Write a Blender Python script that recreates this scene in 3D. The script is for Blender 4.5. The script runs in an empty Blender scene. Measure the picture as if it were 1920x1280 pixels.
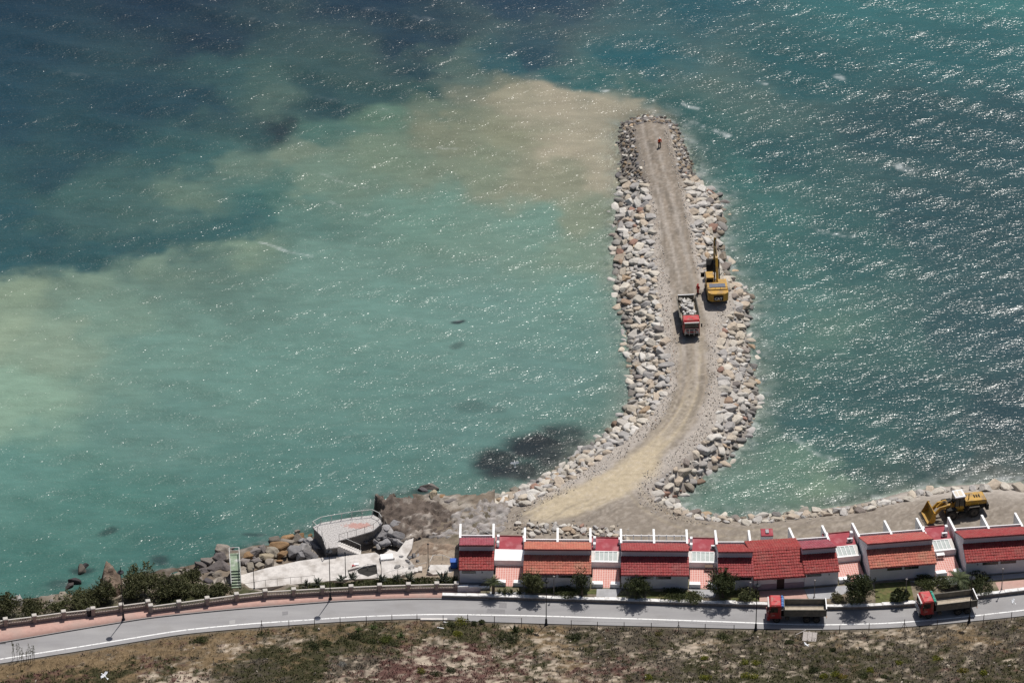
import bpy, bmesh, math, random
import numpy as np
from mathutils import Vector, Matrix

# ------------------------------------------------------------------ camera, sky, sun, exposure
SC = bpy.context.scene
COL = SC.collection
CAM_H, CAM_A, CAM_F = 400.0, math.radians(34.8), 8760.0      # height above sea, depression, focal length in photo pixels
CAM_Y = -CAM_H / math.tan(CAM_A)
cam = bpy.data.cameras.new('camera')
cam_ob = bpy.data.objects.new('camera', cam)
COL.objects.link(cam_ob)
cam_ob.location = (0, CAM_Y, CAM_H)
cam_ob.rotation_euler = (math.pi / 2 - CAM_A, 0, 0)
cam.sensor_width = 36.0
cam.lens = CAM_F / 1920.0 * 36.0
cam.clip_start = 5.0
cam.clip_end = 20000.0
SC.camera = cam_ob

SUN_EL = math.radians(62.0)
SUN_H = Vector((0.376, 0.927, 0)).normalized()               # horizontal direction towards the sun
SUN_DIR = Vector((SUN_H.x * math.cos(SUN_EL), SUN_H.y * math.cos(SUN_EL), math.sin(SUN_EL)))
world = bpy.data.worlds.new('World')
SC.world = world
world.use_nodes = True
wn, wl = world.node_tree.nodes, world.node_tree.links
sky = wn.new('ShaderNodeTexSky')
sky.sky_type = 'NISHITA'
sky.sun_disc = False
sky.sun_elevation = SUN_EL
sky.sun_rotation = math.atan2(SUN_H.x, SUN_H.y)
sky.air_density = 1.0
sky.dust_density = 2.2
sky.ozone_density = 0.6
sky.altitude = 50
wn['Background'].inputs['Strength'].default_value = 0.06
wl.new(sky.outputs[0], wn['Background'].inputs['Color'])
sun = bpy.data.lights.new('sun', 'SUN')
sun.energy = 4.4
sun.angle = math.radians(0.53)
sun.color = (1.0, 0.955, 0.90)
sun_ob = bpy.data.objects.new('sun', sun)
COL.objects.link(sun_ob)
sun_ob.location = (60, 150, 300)
sun_ob.rotation_euler = SUN_DIR.to_track_quat('Z', 'Y').to_euler()
vs = SC.view_settings
vs.view_transform = 'Standard'
vs.look = 'None'
vs.gamma = 1.0
vs.exposure = 0.0
vs.use_curve_mapping = False
SC.cycles.max_bounces = 6
SC.cycles.diffuse_bounces = 2
SC.cycles.glossy_bounces = 2
SC.cycles.transparent_max_bounces = 8
SC.cycles.caustics_reflective = False
SC.cycles.caustics_refractive = False
SC.cycles.blur_glossy = 0.0
SC.cycles.sample_clamp_indirect = 3.0

# ------------------------------------------------------------------ survey helpers
def P(px, py, z=0.0):
    """plan position of a point of the survey photograph that stands at height z"""
    dx, dv = (px - 960.0) / CAM_F, (640.0 - py) / CAM_F
    ry = math.cos(CAM_A) + dv * math.sin(CAM_A)
    rz = -math.sin(CAM_A) + dv * math.cos(CAM_A)
    t = (z - CAM_H) / rz
    return Vector((dx * t, CAM_Y + ry * t, z))
def PL(pts, z=0.0):
    return np.array([P(p[0], p[1], z)[:2] for p in pts])
def to_px(x, y, z=0.0):
    x, y, z = np.asarray(x, float), np.asarray(y, float), np.asarray(z, float)
    dy, dz = y - CAM_Y, z - CAM_H
    d = dy * math.cos(CAM_A) - dz * math.sin(CAM_A)
    u = dy * math.sin(CAM_A) + dz * math.cos(CAM_A)
    return 960 + CAM_F * x / d, 640 - CAM_F * u / d

def srgb(r, g, b, k=1.0):
    f = lambda c: (c / 255.0 / 12.92 if c <= 10.3 else ((c / 255.0 + 0.055) / 1.055) ** 2.4) * k
    return (f(r), f(g), f(b))

# ------------------------------------------------------------------ numpy noise and geometry helpers
def _hash(ix, iy, seed):
    h = (ix.astype(np.int64) * 374761393 + iy.astype(np.int64) * 668265263 + seed * 1442695041) & 0xffffffff
    h = ((h ^ (h >> 13)) * 1274126177) & 0xffffffff
    return ((h ^ (h >> 16)) & 0xffff) / 65535.0
def vnoise(x, y, seed=0):
    x, y = np.asarray(x, float), np.asarray(y, float)
    ix, iy = np.floor(x), np.floor(y)
    fx, fy = x - ix, y - iy
    fx, fy = fx * fx * (3 - 2 * fx), fy * fy * (3 - 2 * fy)
    a, b = _hash(ix, iy, seed), _hash(ix + 1, iy, seed)
    c, d = _hash(ix, iy + 1, seed), _hash(ix + 1, iy + 1, seed)
    return (a + (b - a) * fx) * (1 - fy) + (c + (d - c) * fx) * fy
def fbm(x, y, seed=0, oct=4):
    s, a, t = 0, 1.0, 0
    for o in range(oct):
        s = s + a * vnoise(np.asarray(x) * 2 ** o, np.asarray(y) * 2 ** o, seed + o * 17)
        t += a
        a *= 0.5
    return s / t
def smooth(a, b, x):
    t = np.clip((x - a) / (b - a), 0, 1)
    return t * t * (3 - 2 * t)
def poly_dist(x, y, poly, closed=True):
    """unsigned distance to a polyline, and inside flag (closed)"""
    x, y = np.asarray(x, float), np.asarray(y, float)
    d = np.full(x.shape, 1e9)
    ins = np.zeros(x.shape, bool)
    n = len(poly)
    for i in range(n if closed else n - 1):
        ax, ay = poly[i]
        bx, by = poly[(i + 1) % n]
        ex, ey = bx - ax, by - ay
        t = np.clip(((x - ax) * ex + (y - ay) * ey) / (ex * ex + ey * ey + 1e-12), 0, 1)
        d = np.minimum(d, np.hypot(x - ax - t * ex, y - ay - t * ey))
        if closed:
            c = (ay > y) != (by > y)
            xi = ax + (y - ay) * ex / (ey if abs(ey) > 1e-12 else 1e-12)
            ins ^= c & (x < xi)
    return d, ins
def sdist(x, y, poly):
    d, i = poly_dist(x, y, poly)
    return np.where(i, -d, d)
def idw(x, y, pts, vals, power=4.0, eps=0.5):
    """smooth interpolation of scattered values"""
    x, y = np.asarray(x, float).ravel(), np.asarray(y, float).ravel()
    pts, vals = np.asarray(pts, float), np.asarray(vals, float)
    one = vals.ndim == 1
    if one: vals = vals[:, None]
    out = np.zeros((len(x), vals.shape[1]))
    for s in range(0, len(x), 20000):
        dx = x[s:s + 20000, None] - pts[None, :, 0]
        dy = y[s:s + 20000, None] - pts[None, :, 1]
        w = 1.0 / (dx * dx + dy * dy + eps) ** (power / 2)
        w /= w.sum(1, keepdims=True)
        out[s:s + 20000] = w @ vals
    return out[:, 0] if one else out

# ------------------------------------------------------------------ object helpers
def tag(o, label=None, cat=None, group=None, kind=None):
    if label: o['label'] = label
    if cat: o['category'] = cat
    if group: o['group'] = group
    if kind: o['kind'] = kind
    return o
def link(name, me, parent=None, loc=None, rotz=0.0, mat=None):
    o = bpy.data.objects.new(name, me)
    COL.objects.link(o)
    if parent is not None: o.parent = parent
    if loc is not None: o.location = loc
    if rotz: o.rotation_euler = (0, 0, rotz)
    if mat is not None and me is not None and len(me.materials) == 0: me.materials.append(mat)
    return o
def thing(name, label, cat, loc=(0, 0, 0), rotz=0.0, group=None):
    return tag(link(name, None, None, loc, rotz), label, cat, group)
def fast_mesh(name, V, F, smooth_=False, col=None, mat=None):
    """mesh from numpy vertices and equal-sided faces, optional vertex colours (n,3) named col"""
    V, F = np.asarray(V, np.float32), np.asarray(F, np.int32)
    me = bpy.data.meshes.new(name)
    k = F.shape[1]
    me.vertices.add(len(V)); me.vertices.foreach_set('co', V.ravel())
    me.loops.add(F.size); me.loops.foreach_set('vertex_index', F.ravel())
    me.polygons.add(len(F)); me.polygons.foreach_set('loop_start', np.arange(0, F.size, k, dtype=np.int32))
    me.update(calc_edges=True)
    if smooth_: me.polygons.foreach_set('use_smooth', np.ones(len(F), bool))
    if col is not None:
        add_col(me, 'col', col)
    if mat: me.materials.append(mat)
    me.validate()
    return me
def add_col(me, name, col):
    a = me.attributes.new(name, 'FLOAT_COLOR', 'POINT')
    c = np.ones((len(me.vertices), 4), np.float32)
    c[:, :3] = col
    a.data.foreach_set('color', c.ravel())
def add_val(me, name, v):
    a = me.attributes.new(name, 'FLOAT', 'POINT')
    a.data.foreach_set('value', np.asarray(v, np.float32))
def grid_faces(ny, nx, keep=None):
    i = np.arange(ny * nx).reshape(ny, nx)
    F = np.stack([i[:-1, :-1], i[:-1, 1:], i[1:, 1:], i[1:, :-1]], -1).reshape(-1, 4)
    if keep is not None: F = F[keep.reshape(-1)]
    return F
def compact(V, F, *arrs):
    used = np.unique(F)
    m = np.full(len(V), -1, np.int64); m[used] = np.arange(len(used))
    return (V[used], m[F]) + tuple(a[used] for a in arrs)

class MB:
    """collects simple solids into one mesh"""
    def __init__(s):
        s.v, s.f = [], []
    def add(s, verts, faces):
        n = len(s.v)
        s.v += [tuple(p) for p in verts]
        s.f += [tuple(i + n for i in f) for f in faces]
        return s
    def box(s, x0, x1, y0, y1, z0, z1, M=None):
        v = [Vector(p) for p in ((x0,y0,z0),(x1,y0,z0),(x1,y1,z0),(x0,y1,z0),(x0,y0,z1),(x1,y0,z1),(x1,y1,z1),(x0,y1,z1))]
        if M is not None: v = [M @ p for p in v]
        return s.add(v, [(3,2,1,0),(4,5,6,7),(0,1,5,4),(1,2,6,5),(2,3,7,6),(3,0,4,7)])
    def cbox(s, x0, x1, y0, y1, z0, z1, b=0.03, M=None):
        """box with bevelled top edges"""
        v = [(x0,y0,z0),(x1,y0,z0),(x1,y1,z0),(x0,y1,z0),(x0,y0,z1-b),(x1,y0,z1-b),(x1,y1,z1-b),(x0,y1,z1-b),
             (x0+b,y0+b,z1),(x1-b,y0+b,z1),(x1-b,y1-b,z1),(x0+b,y1-b,z1)]
        v = [Vector(p) for p in v]
        if M is not None: v = [M @ p for p in v]
        return s.add(v, [(3,2,1,0),(0,1,5,4),(1,2,6,5),(2,3,7,6),(3,0,4,7),(4,5,9,8),(5,6,10,9),(6,7,11,10),(7,4,8,11),(8,9,10,11)])
    def prism(s, prof, a, b, axis='x', M=None):
        """extrude a closed 2-D profile; axis x: profile is (y,z); axis y: (x,z); axis z: (x,y)"""
        n = len(prof)
        mk = {'x': lambda p, t: (t, p[0], p[1]), 'y': lambda p, t: (p[0], t, p[1]), 'z': lambda p, t: (p[0], p[1], t)}[axis]
        v = [Vector(mk(p, a)) for p in prof] + [Vector(mk(p, b)) for p in prof]
        if M is not None: v = [M @ p for p in v]
        f = [tuple(range(n)), tuple(range(2 * n - 1, n - 1, -1))]
        f += [(i, n + i, n + (i + 1) % n, (i + 1) % n) for i in range(n)]
        return s.add(v, f)
    def tube(s, p, q, r, r2=None, n=6, cap=True):
        p, q = Vector(p), Vector(q)
        r2 = r if r2 is None else r2
        d = (q - p)
        if d.length < 1e-6: return s
        d.normalize()
        a = d.orthogonal().normalized(); b = d.cross(a)
        v = []
        for c, rr in ((p, r), (q, r2)):
            v += [c + (a * math.cos(2 * math.pi * i / n) + b * math.sin(2 * math.pi * i / n)) * rr for i in range(n)]
        f = [(i, (i + 1) % n, n + (i + 1) % n, n + i) for i in range(n)]
        if cap: f += [tuple(range(n - 1, -1, -1)), tuple(range(n, 2 * n))]
        return s.add(v, f)
    def path(s, pts, r, n=6):
        for a, b in zip(pts[:-1], pts[1:]): s.tube(a, b, r, n=n)
        return s
    def lathe(s, prof, n=12, c=(0, 0, 0), axis='z'):
        """prof: (radius, height) list"""
        v, f = [], []
        for r, h in prof:
            for i in range(n):
                t = 2 * math.pi * i / n
                u, w = r * math.cos(t), r * math.sin(t)
                v.append((c[0] + u, c[1] + w, c[2] + h) if axis == 'z' else (c[0] + u, c[1] + h, c[2] + w))
        m = len(prof)
        for j in range(m - 1):
            for i in range(n):
                f.append((j * n + i, j * n + (i + 1) % n, (j + 1) * n + (i + 1) % n, (j + 1) * n + i))
        f += [tuple(range(n - 1, -1, -1)), tuple(range((m - 1) * n, m * n))]
        return s.add(v, f)
    def quad(s, a, b, c, d):
        return s.add([a, b, c, d], [(0, 1, 2, 3)])
    def mesh(s, name, mat=None, smooth_=False):
        me = bpy.data.meshes.new(name)
        me.from_pydata([tuple(p) for p in s.v], [], s.f)
        bm = bmesh.new(); bm.from_mesh(me)
        bmesh.ops.recalc_face_normals(bm, faces=bm.faces)
        bm.to_mesh(me); bm.free()
        if smooth_:
            for p in me.polygons: p.use_smooth = True
        if mat: me.materials.append(mat)
        me.update()
        return me
    def build(s, name, mat, parent=None, smooth_=False, loc=None, rotz=0.0):
        return link(name, s.mesh(name, mat, smooth_), parent, loc, rotz)
def copy_tree(o, parent=None):
    c = o.copy()
    COL.objects.link(c)
    c.parent = parent
    for ch in list(o.children): copy_tree(ch, c)
    return c

# ------------------------------------------------------------------ materials
def new_mat(name):
    m = bpy.data.materials.new(name)
    m.use_nodes = True
    nt = m.node_tree
    return m, nt, nt.nodes['Principled BSDF'], nt.nodes.new, nt.links.new
def mat(name, color, rough=0.8, scale=0.0, var=0.15, bump=0.0, metal=0.0, spec=0.3, dirt=None, dirt_amt=0.0, dirt_scale=1.0):
    """plain procedural surface: colour with noise mottling, optional dirt patches and bump"""
    m, nt, bs, N, L = new_mat(name)
    bs.inputs['Roughness'].default_value = rough
    bs.inputs['Metallic'].default_value = metal
    bs.inputs['Specular IOR Level'].default_value = spec
    bs.inputs['Base Color'].default_value = (*color, 1)
    if scale:
        tc = N('ShaderNodeTexCoord')
        ns = N('ShaderNodeTexNoise'); ns.inputs['Scale'].default_value = scale; ns.inputs['Detail'].default_value = 5
        ns.inputs['Roughness'].default_value = 0.65
        L(tc.outputs['Object'], ns.inputs['Vector'])
        mr = N('ShaderNodeMapRange'); mr.inputs['From Min'].default_value = 0.3; mr.inputs['From Max'].default_value = 0.7
        mr.inputs['To Min'].default_value = 1 - var; mr.inputs['To Max'].default_value = 1 + var
        L(ns.outputs['Fac'], mr.inputs['Value'])
        mx = N('ShaderNodeVectorMath'); mx.operation = 'SCALE'; mx.inputs[0].default_value = color
        L(mr.outputs['Result'], mx.inputs['Scale'])
        out = mx.outputs['Vector']
        if dirt:
            n2 = N('ShaderNodeTexNoise'); n2.inputs['Scale'].default_value = dirt_scale; n2.inputs['Detail'].default_value = 6
            L(tc.outputs['Object'], n2.inputs['Vector'])
            r2 = N('ShaderNodeMapRange'); r2.inputs['From Min'].default_value = 0.48; r2.inputs['From Max'].default_value = 0.68
            r2.inputs['To Max'].default_value = dirt_amt
            L(n2.outputs['Fac'], r2.inputs['Value'])
            mm = N('ShaderNodeMix'); mm.data_type = 'RGBA'
            L(r2.outputs['Result'], mm.inputs['Factor']); L(out, mm.inputs['A']); mm.inputs['B'].default_value = (*dirt, 1)
            out = mm.outputs['Result']
        L(out, bs.inputs['Base Color'])
        if bump:
            bp = N('ShaderNodeBump'); bp.inputs['Strength'].default_value = 1.0; bp.inputs['Distance'].default_value = bump
            L(ns.outputs['Fac'], bp.inputs['Height']); L(bp.outputs['Normal'], bs.inputs['Normal'])
    return m
def mat_col(name, rough=0.9, scale=2.0, var=0.2, bump=0.03, fine=12.0, spec=0.2, rand=0.0, attr='col', use_obj=False):
    """surface whose own colour comes from the mesh attribute (or the object colour), broken up by noise"""
    m, nt, bs, N, L = new_mat(name)
    bs.inputs['Roughness'].default_value = rough
    bs.inputs['Specular IOR Level'].default_value = spec
    if use_obj:
        at = N('ShaderNodeObjectInfo')
    else:
        at = N('ShaderNodeAttribute'); at.attribute_name = attr
    tc = N('ShaderNodeTexCoord')
    ns = N('ShaderNodeTexNoise'); ns.inputs['Scale'].default_value = scale; ns.inputs['Detail'].default_value = 6
    ns.inputs['Roughness'].default_value = 0.7
    L(tc.outputs['Object'], ns.inputs['Vector'])
    mr = N('ShaderNodeMapRange'); mr.inputs['From Min'].default_value = 0.3; mr.inputs['From Max'].default_value = 0.7
    mr.inputs['To Min'].default_value = 1 - var; mr.inputs['To Max'].default_value = 1 + var
    L(ns.outputs['Fac'], mr.inputs['Value'])
    mx = N('ShaderNodeVectorMath'); mx.operation = 'SCALE'
    L(at.outputs['Color'], mx.inputs[0]); L(mr.outputs['Result'], mx.inputs['Scale'])
    L(mx.outputs['Vector'], bs.inputs['Base Color'])
    if bump:
        n2 = N('ShaderNodeTexNoise'); n2.inputs['Scale'].default_value = fine; n2.inputs['Detail'].default_value = 4
        L(tc.outputs['Object'], n2.inputs['Vector'])
        bp = N('ShaderNodeBump'); bp.inputs['Strength'].default_value = 1.0; bp.inputs['Distance'].default_value = bump
        L(n2.outputs['Fac'], bp.inputs['Height']); L(bp.outputs['Normal'], bs.inputs['Normal'])
    return m
# ------------------------------------------------------------------ plan of the groyne, the worksite and the shore
GZ = 2.7                                                     # level of the groyne crest
LEFT_CREST = [(1190,236),(1203,300),(1216,345),(1224,400),(1228,470),(1234,540),(1247,620),(1258,690),(1253,738),(1218,788),(1166,832),(1102,878),(1040,918),(992,942),(962,966)]
RIGHT_CREST = [(1252,234),(1259,270),(1268,310),(1280,350),(1294,400),(1302,470),(1316,505),(1346,528),(1368,550),(1371,576),(1356,604),(1342,640),(1346,690),(1351,752),(1332,812),(1286,858),(1237,893),(1214,914),(1228,938),(1262,958),(1300,975)]
BEACH_CREST = [(1400,987),(1500,977),(1600,966),(1700,944),(1760,931),(1850,924),(1930,930),(2100,950)]
LEFT_WATER = [(1163,234),(1163,300),(1169,350),(1157,400),(1154,470),(1158,540),(1174,620),(1186,700),(1188,748),(1160,792),(1106,838),(1046,884),(985,914),(940,932)]
RIGHT_WATER = [(1266,236),(1290,290),(1304,340),(1347,366),(1356,405),(1348,450),(1368,520),(1408,560),(1398,620),(1408,680),(1420,750),(1404,806),(1368,856),(1308,904),(1264,934),(1280,958)]
BEACH_WATER = [(1330,968),(1400,973),(1460,966),(1530,956),(1600,946),(1660,932),(1700,921),(1760,912),(1850,906),(1900,904),(2100,920)]
crest_w = np.vstack([PL(LEFT_CREST[::-1], GZ), PL([(1215, 228)], GZ), PL(RIGHT_CREST, GZ), PL(BEACH_CREST, GZ), PL([(2100, 1080), (862, 1080), (862, 1010), (925, 990)], GZ)])
water_w = np.vstack([PL(LEFT_WATER[::-1]), PL([(1185, 224), (1215, 217), (1245, 222)]), PL(RIGHT_WATER), PL(BEACH_WATER), PL([(2100, 1200), (700, 1200), (700, 1000), (840, 950), (900, 945)])])
def site_height(x, y):
    """level of the groyne body and of the worksite behind the houses"""
    dc, ic = poly_dist(x, y, crest_w)
    dw, iw = poly_dist(x, y, water_w)
    z = GZ * dw / (dw + dc + 1e-6)
    z = np.where(ic, GZ + 0.12 * np.minimum(dc, 1.5) / 1.5, z)
    z = np.where(~iw & ~ic, -0.62 * dw, z)
    z = np.maximum(z, -2.6 - 0.02 * dw)
    return z
# shore on the left: levels of the natural slope between the promenade and the water (photo x, y, level)
SHORE = [(-80,1190,4.95),(-80,1160,2.4),(-80,1142,0.3),(-80,1120,-1.2),(0,1176,4.9),(0,1155,3.0),(0,1138,.8),(0,1122,-1.0),(60,1168,4.9),(60,1145,2.6),(65,1128,.6),(70,1112,-1.1),
 (120,1160,4.9),(130,1140,3),(135,1120,.8),(140,1105,-1.0),(180,1153,4.9),(200,1135,3),(205,1112,1.2),(170,1095,-1),(240,1146,4.9),(250,1125,3),(245,1098,1),(280,1082,.2),(270,1060,-1.2),
 (300,1143,4.9),(310,1120,3.2),(320,1095,1.4),(325,1075,.1),(320,1055,-1.3),(390,1132,4.9),(390,1110,3.2),(385,1085,1.7),(375,1062,.6),(380,1035,-1.2),
 (440,1123,4.9),(425,1105,3.3),(425,1080,1.6),(420,1050,.9),(430,1022,-1.2),(500,1118,4.9),(500,1112,4.0),(500,1104,1.6),(500,1085,1.4),(500,1065,1.2),(495,1035,.6),(500,1012,-1.2),
 (560,1114,4.9),(570,1104,3.4),(570,1094,1.6),(570,1050,1.3),(560,1030,1.2),(550,1005,.1),(545,990,-1.4),(610,1112,4.9),(620,1103,3.4),(625,1085,1.5),(620,1045,1.2),(600,1020,.8),(585,990,-.8),(580,960,-2),
 (680,1109,4.9),(690,1098,3.9),(690,1082,1.6),(690,1040,1.2),(700,1010,1.2),(640,950,-2.2),(690,930,-2),(680,960,-.5),(740,1106,4.9),(740,1094,4.2),(750,1080,2.3),(745,1060,1.9),(740,1030,1.5),(740,990,1.2),
 (800,1104,4.9),(800,1090,4.3),(810,1070,3.0),(810,1045,3),(810,1010,2.4),(860,1102,4.9),(850,1085,4.4),(850,1060,3.6),(870,1030,3),(900,1005,2.6),(960,1000,2.7)]
shore_pts = np.array([P(a, b, c)[:] for a, b, c in SHORE])
def shore_height(x, y):
    x, y = np.asarray(x, float), np.asarray(y, float)
    return idw(x, y, shore_pts[:, :2], shore_pts[:, 2], 3.0, 0.3).reshape(x.shape)
SHORE_WATER = [(-200,1135),(0,1130),(66,1124),(135,1112),(200,1098),(290,1072),(360,1062),(420,1040),(460,1030),(520,1010),(590,994),(640,975),(698,950),(702,930),(760,925),(820,935),(860,940),(900,945),(940,932)]

# ------------------------------------------------------------------ the sea
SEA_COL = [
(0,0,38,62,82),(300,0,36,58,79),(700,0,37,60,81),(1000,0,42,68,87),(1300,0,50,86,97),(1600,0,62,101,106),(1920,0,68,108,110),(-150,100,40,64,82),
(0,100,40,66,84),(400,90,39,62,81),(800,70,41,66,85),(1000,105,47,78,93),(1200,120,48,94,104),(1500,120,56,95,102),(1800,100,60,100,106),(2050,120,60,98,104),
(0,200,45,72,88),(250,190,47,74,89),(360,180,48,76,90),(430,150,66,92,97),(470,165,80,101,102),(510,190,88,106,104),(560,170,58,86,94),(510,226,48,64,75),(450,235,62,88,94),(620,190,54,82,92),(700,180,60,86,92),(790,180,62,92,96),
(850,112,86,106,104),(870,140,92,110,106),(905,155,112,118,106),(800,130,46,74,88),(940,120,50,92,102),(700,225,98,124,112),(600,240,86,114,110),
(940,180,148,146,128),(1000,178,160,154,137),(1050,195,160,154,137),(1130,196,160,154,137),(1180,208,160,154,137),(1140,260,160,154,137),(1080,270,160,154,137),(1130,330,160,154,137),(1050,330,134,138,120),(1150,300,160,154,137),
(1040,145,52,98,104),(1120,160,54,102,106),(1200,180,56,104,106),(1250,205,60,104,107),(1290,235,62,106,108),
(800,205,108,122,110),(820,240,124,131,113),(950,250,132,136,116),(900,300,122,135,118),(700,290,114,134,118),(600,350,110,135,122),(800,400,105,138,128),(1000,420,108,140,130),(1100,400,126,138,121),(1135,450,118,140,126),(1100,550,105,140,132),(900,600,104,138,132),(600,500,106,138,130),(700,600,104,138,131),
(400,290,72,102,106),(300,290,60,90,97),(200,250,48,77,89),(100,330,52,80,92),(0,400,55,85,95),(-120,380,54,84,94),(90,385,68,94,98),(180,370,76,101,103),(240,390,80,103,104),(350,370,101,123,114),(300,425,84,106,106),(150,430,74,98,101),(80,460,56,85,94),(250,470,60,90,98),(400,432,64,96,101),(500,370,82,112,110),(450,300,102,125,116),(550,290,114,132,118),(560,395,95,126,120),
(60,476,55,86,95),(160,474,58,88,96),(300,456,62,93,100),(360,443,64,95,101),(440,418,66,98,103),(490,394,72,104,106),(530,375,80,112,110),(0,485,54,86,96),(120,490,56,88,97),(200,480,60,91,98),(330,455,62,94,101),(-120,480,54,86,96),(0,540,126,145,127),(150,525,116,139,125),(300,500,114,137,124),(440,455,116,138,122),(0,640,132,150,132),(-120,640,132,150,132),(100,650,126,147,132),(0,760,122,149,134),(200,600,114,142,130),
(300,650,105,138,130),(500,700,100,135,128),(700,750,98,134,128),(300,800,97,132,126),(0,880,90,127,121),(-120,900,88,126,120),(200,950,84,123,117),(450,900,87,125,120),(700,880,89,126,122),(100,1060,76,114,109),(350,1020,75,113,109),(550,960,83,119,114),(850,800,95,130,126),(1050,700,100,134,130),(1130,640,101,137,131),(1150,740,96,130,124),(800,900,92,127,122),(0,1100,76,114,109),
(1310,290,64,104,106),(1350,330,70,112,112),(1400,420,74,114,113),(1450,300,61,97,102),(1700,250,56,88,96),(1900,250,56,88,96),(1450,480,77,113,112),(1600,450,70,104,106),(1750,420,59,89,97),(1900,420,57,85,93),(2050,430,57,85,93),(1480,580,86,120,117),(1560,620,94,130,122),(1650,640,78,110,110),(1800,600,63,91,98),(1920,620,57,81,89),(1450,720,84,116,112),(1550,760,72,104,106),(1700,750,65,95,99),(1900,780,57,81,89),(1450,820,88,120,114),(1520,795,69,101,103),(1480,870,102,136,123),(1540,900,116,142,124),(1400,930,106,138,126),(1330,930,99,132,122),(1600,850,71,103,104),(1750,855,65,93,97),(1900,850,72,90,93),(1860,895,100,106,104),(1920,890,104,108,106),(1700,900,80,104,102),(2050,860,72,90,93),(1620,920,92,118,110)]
SEA_DARK = [(1010,842,80,32,.92),(935,862,46,26,.8),(1062,815,52,24,.7),(965,884,70,22,.85),(1045,862,60,24,.85),(1085,842,46,24,.8),(1020,888,50,18,.8),(852,600,15,5,.75),(853,650,18,6,.35),(890,755,36,14,.25),(940,760,26,10,.2),(800,917,30,8,.6),(200,998,20,7,.5),(300,1045,22,10,.55),(480,1004,22,7,.45),(155,1062,24,8,.6),(120,1095,34,10,.4),(1740,880,260,10,.15)]
pts_sc = np.array([P(a, b)[:2] for a, b, *_ in SEA_COL])
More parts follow.
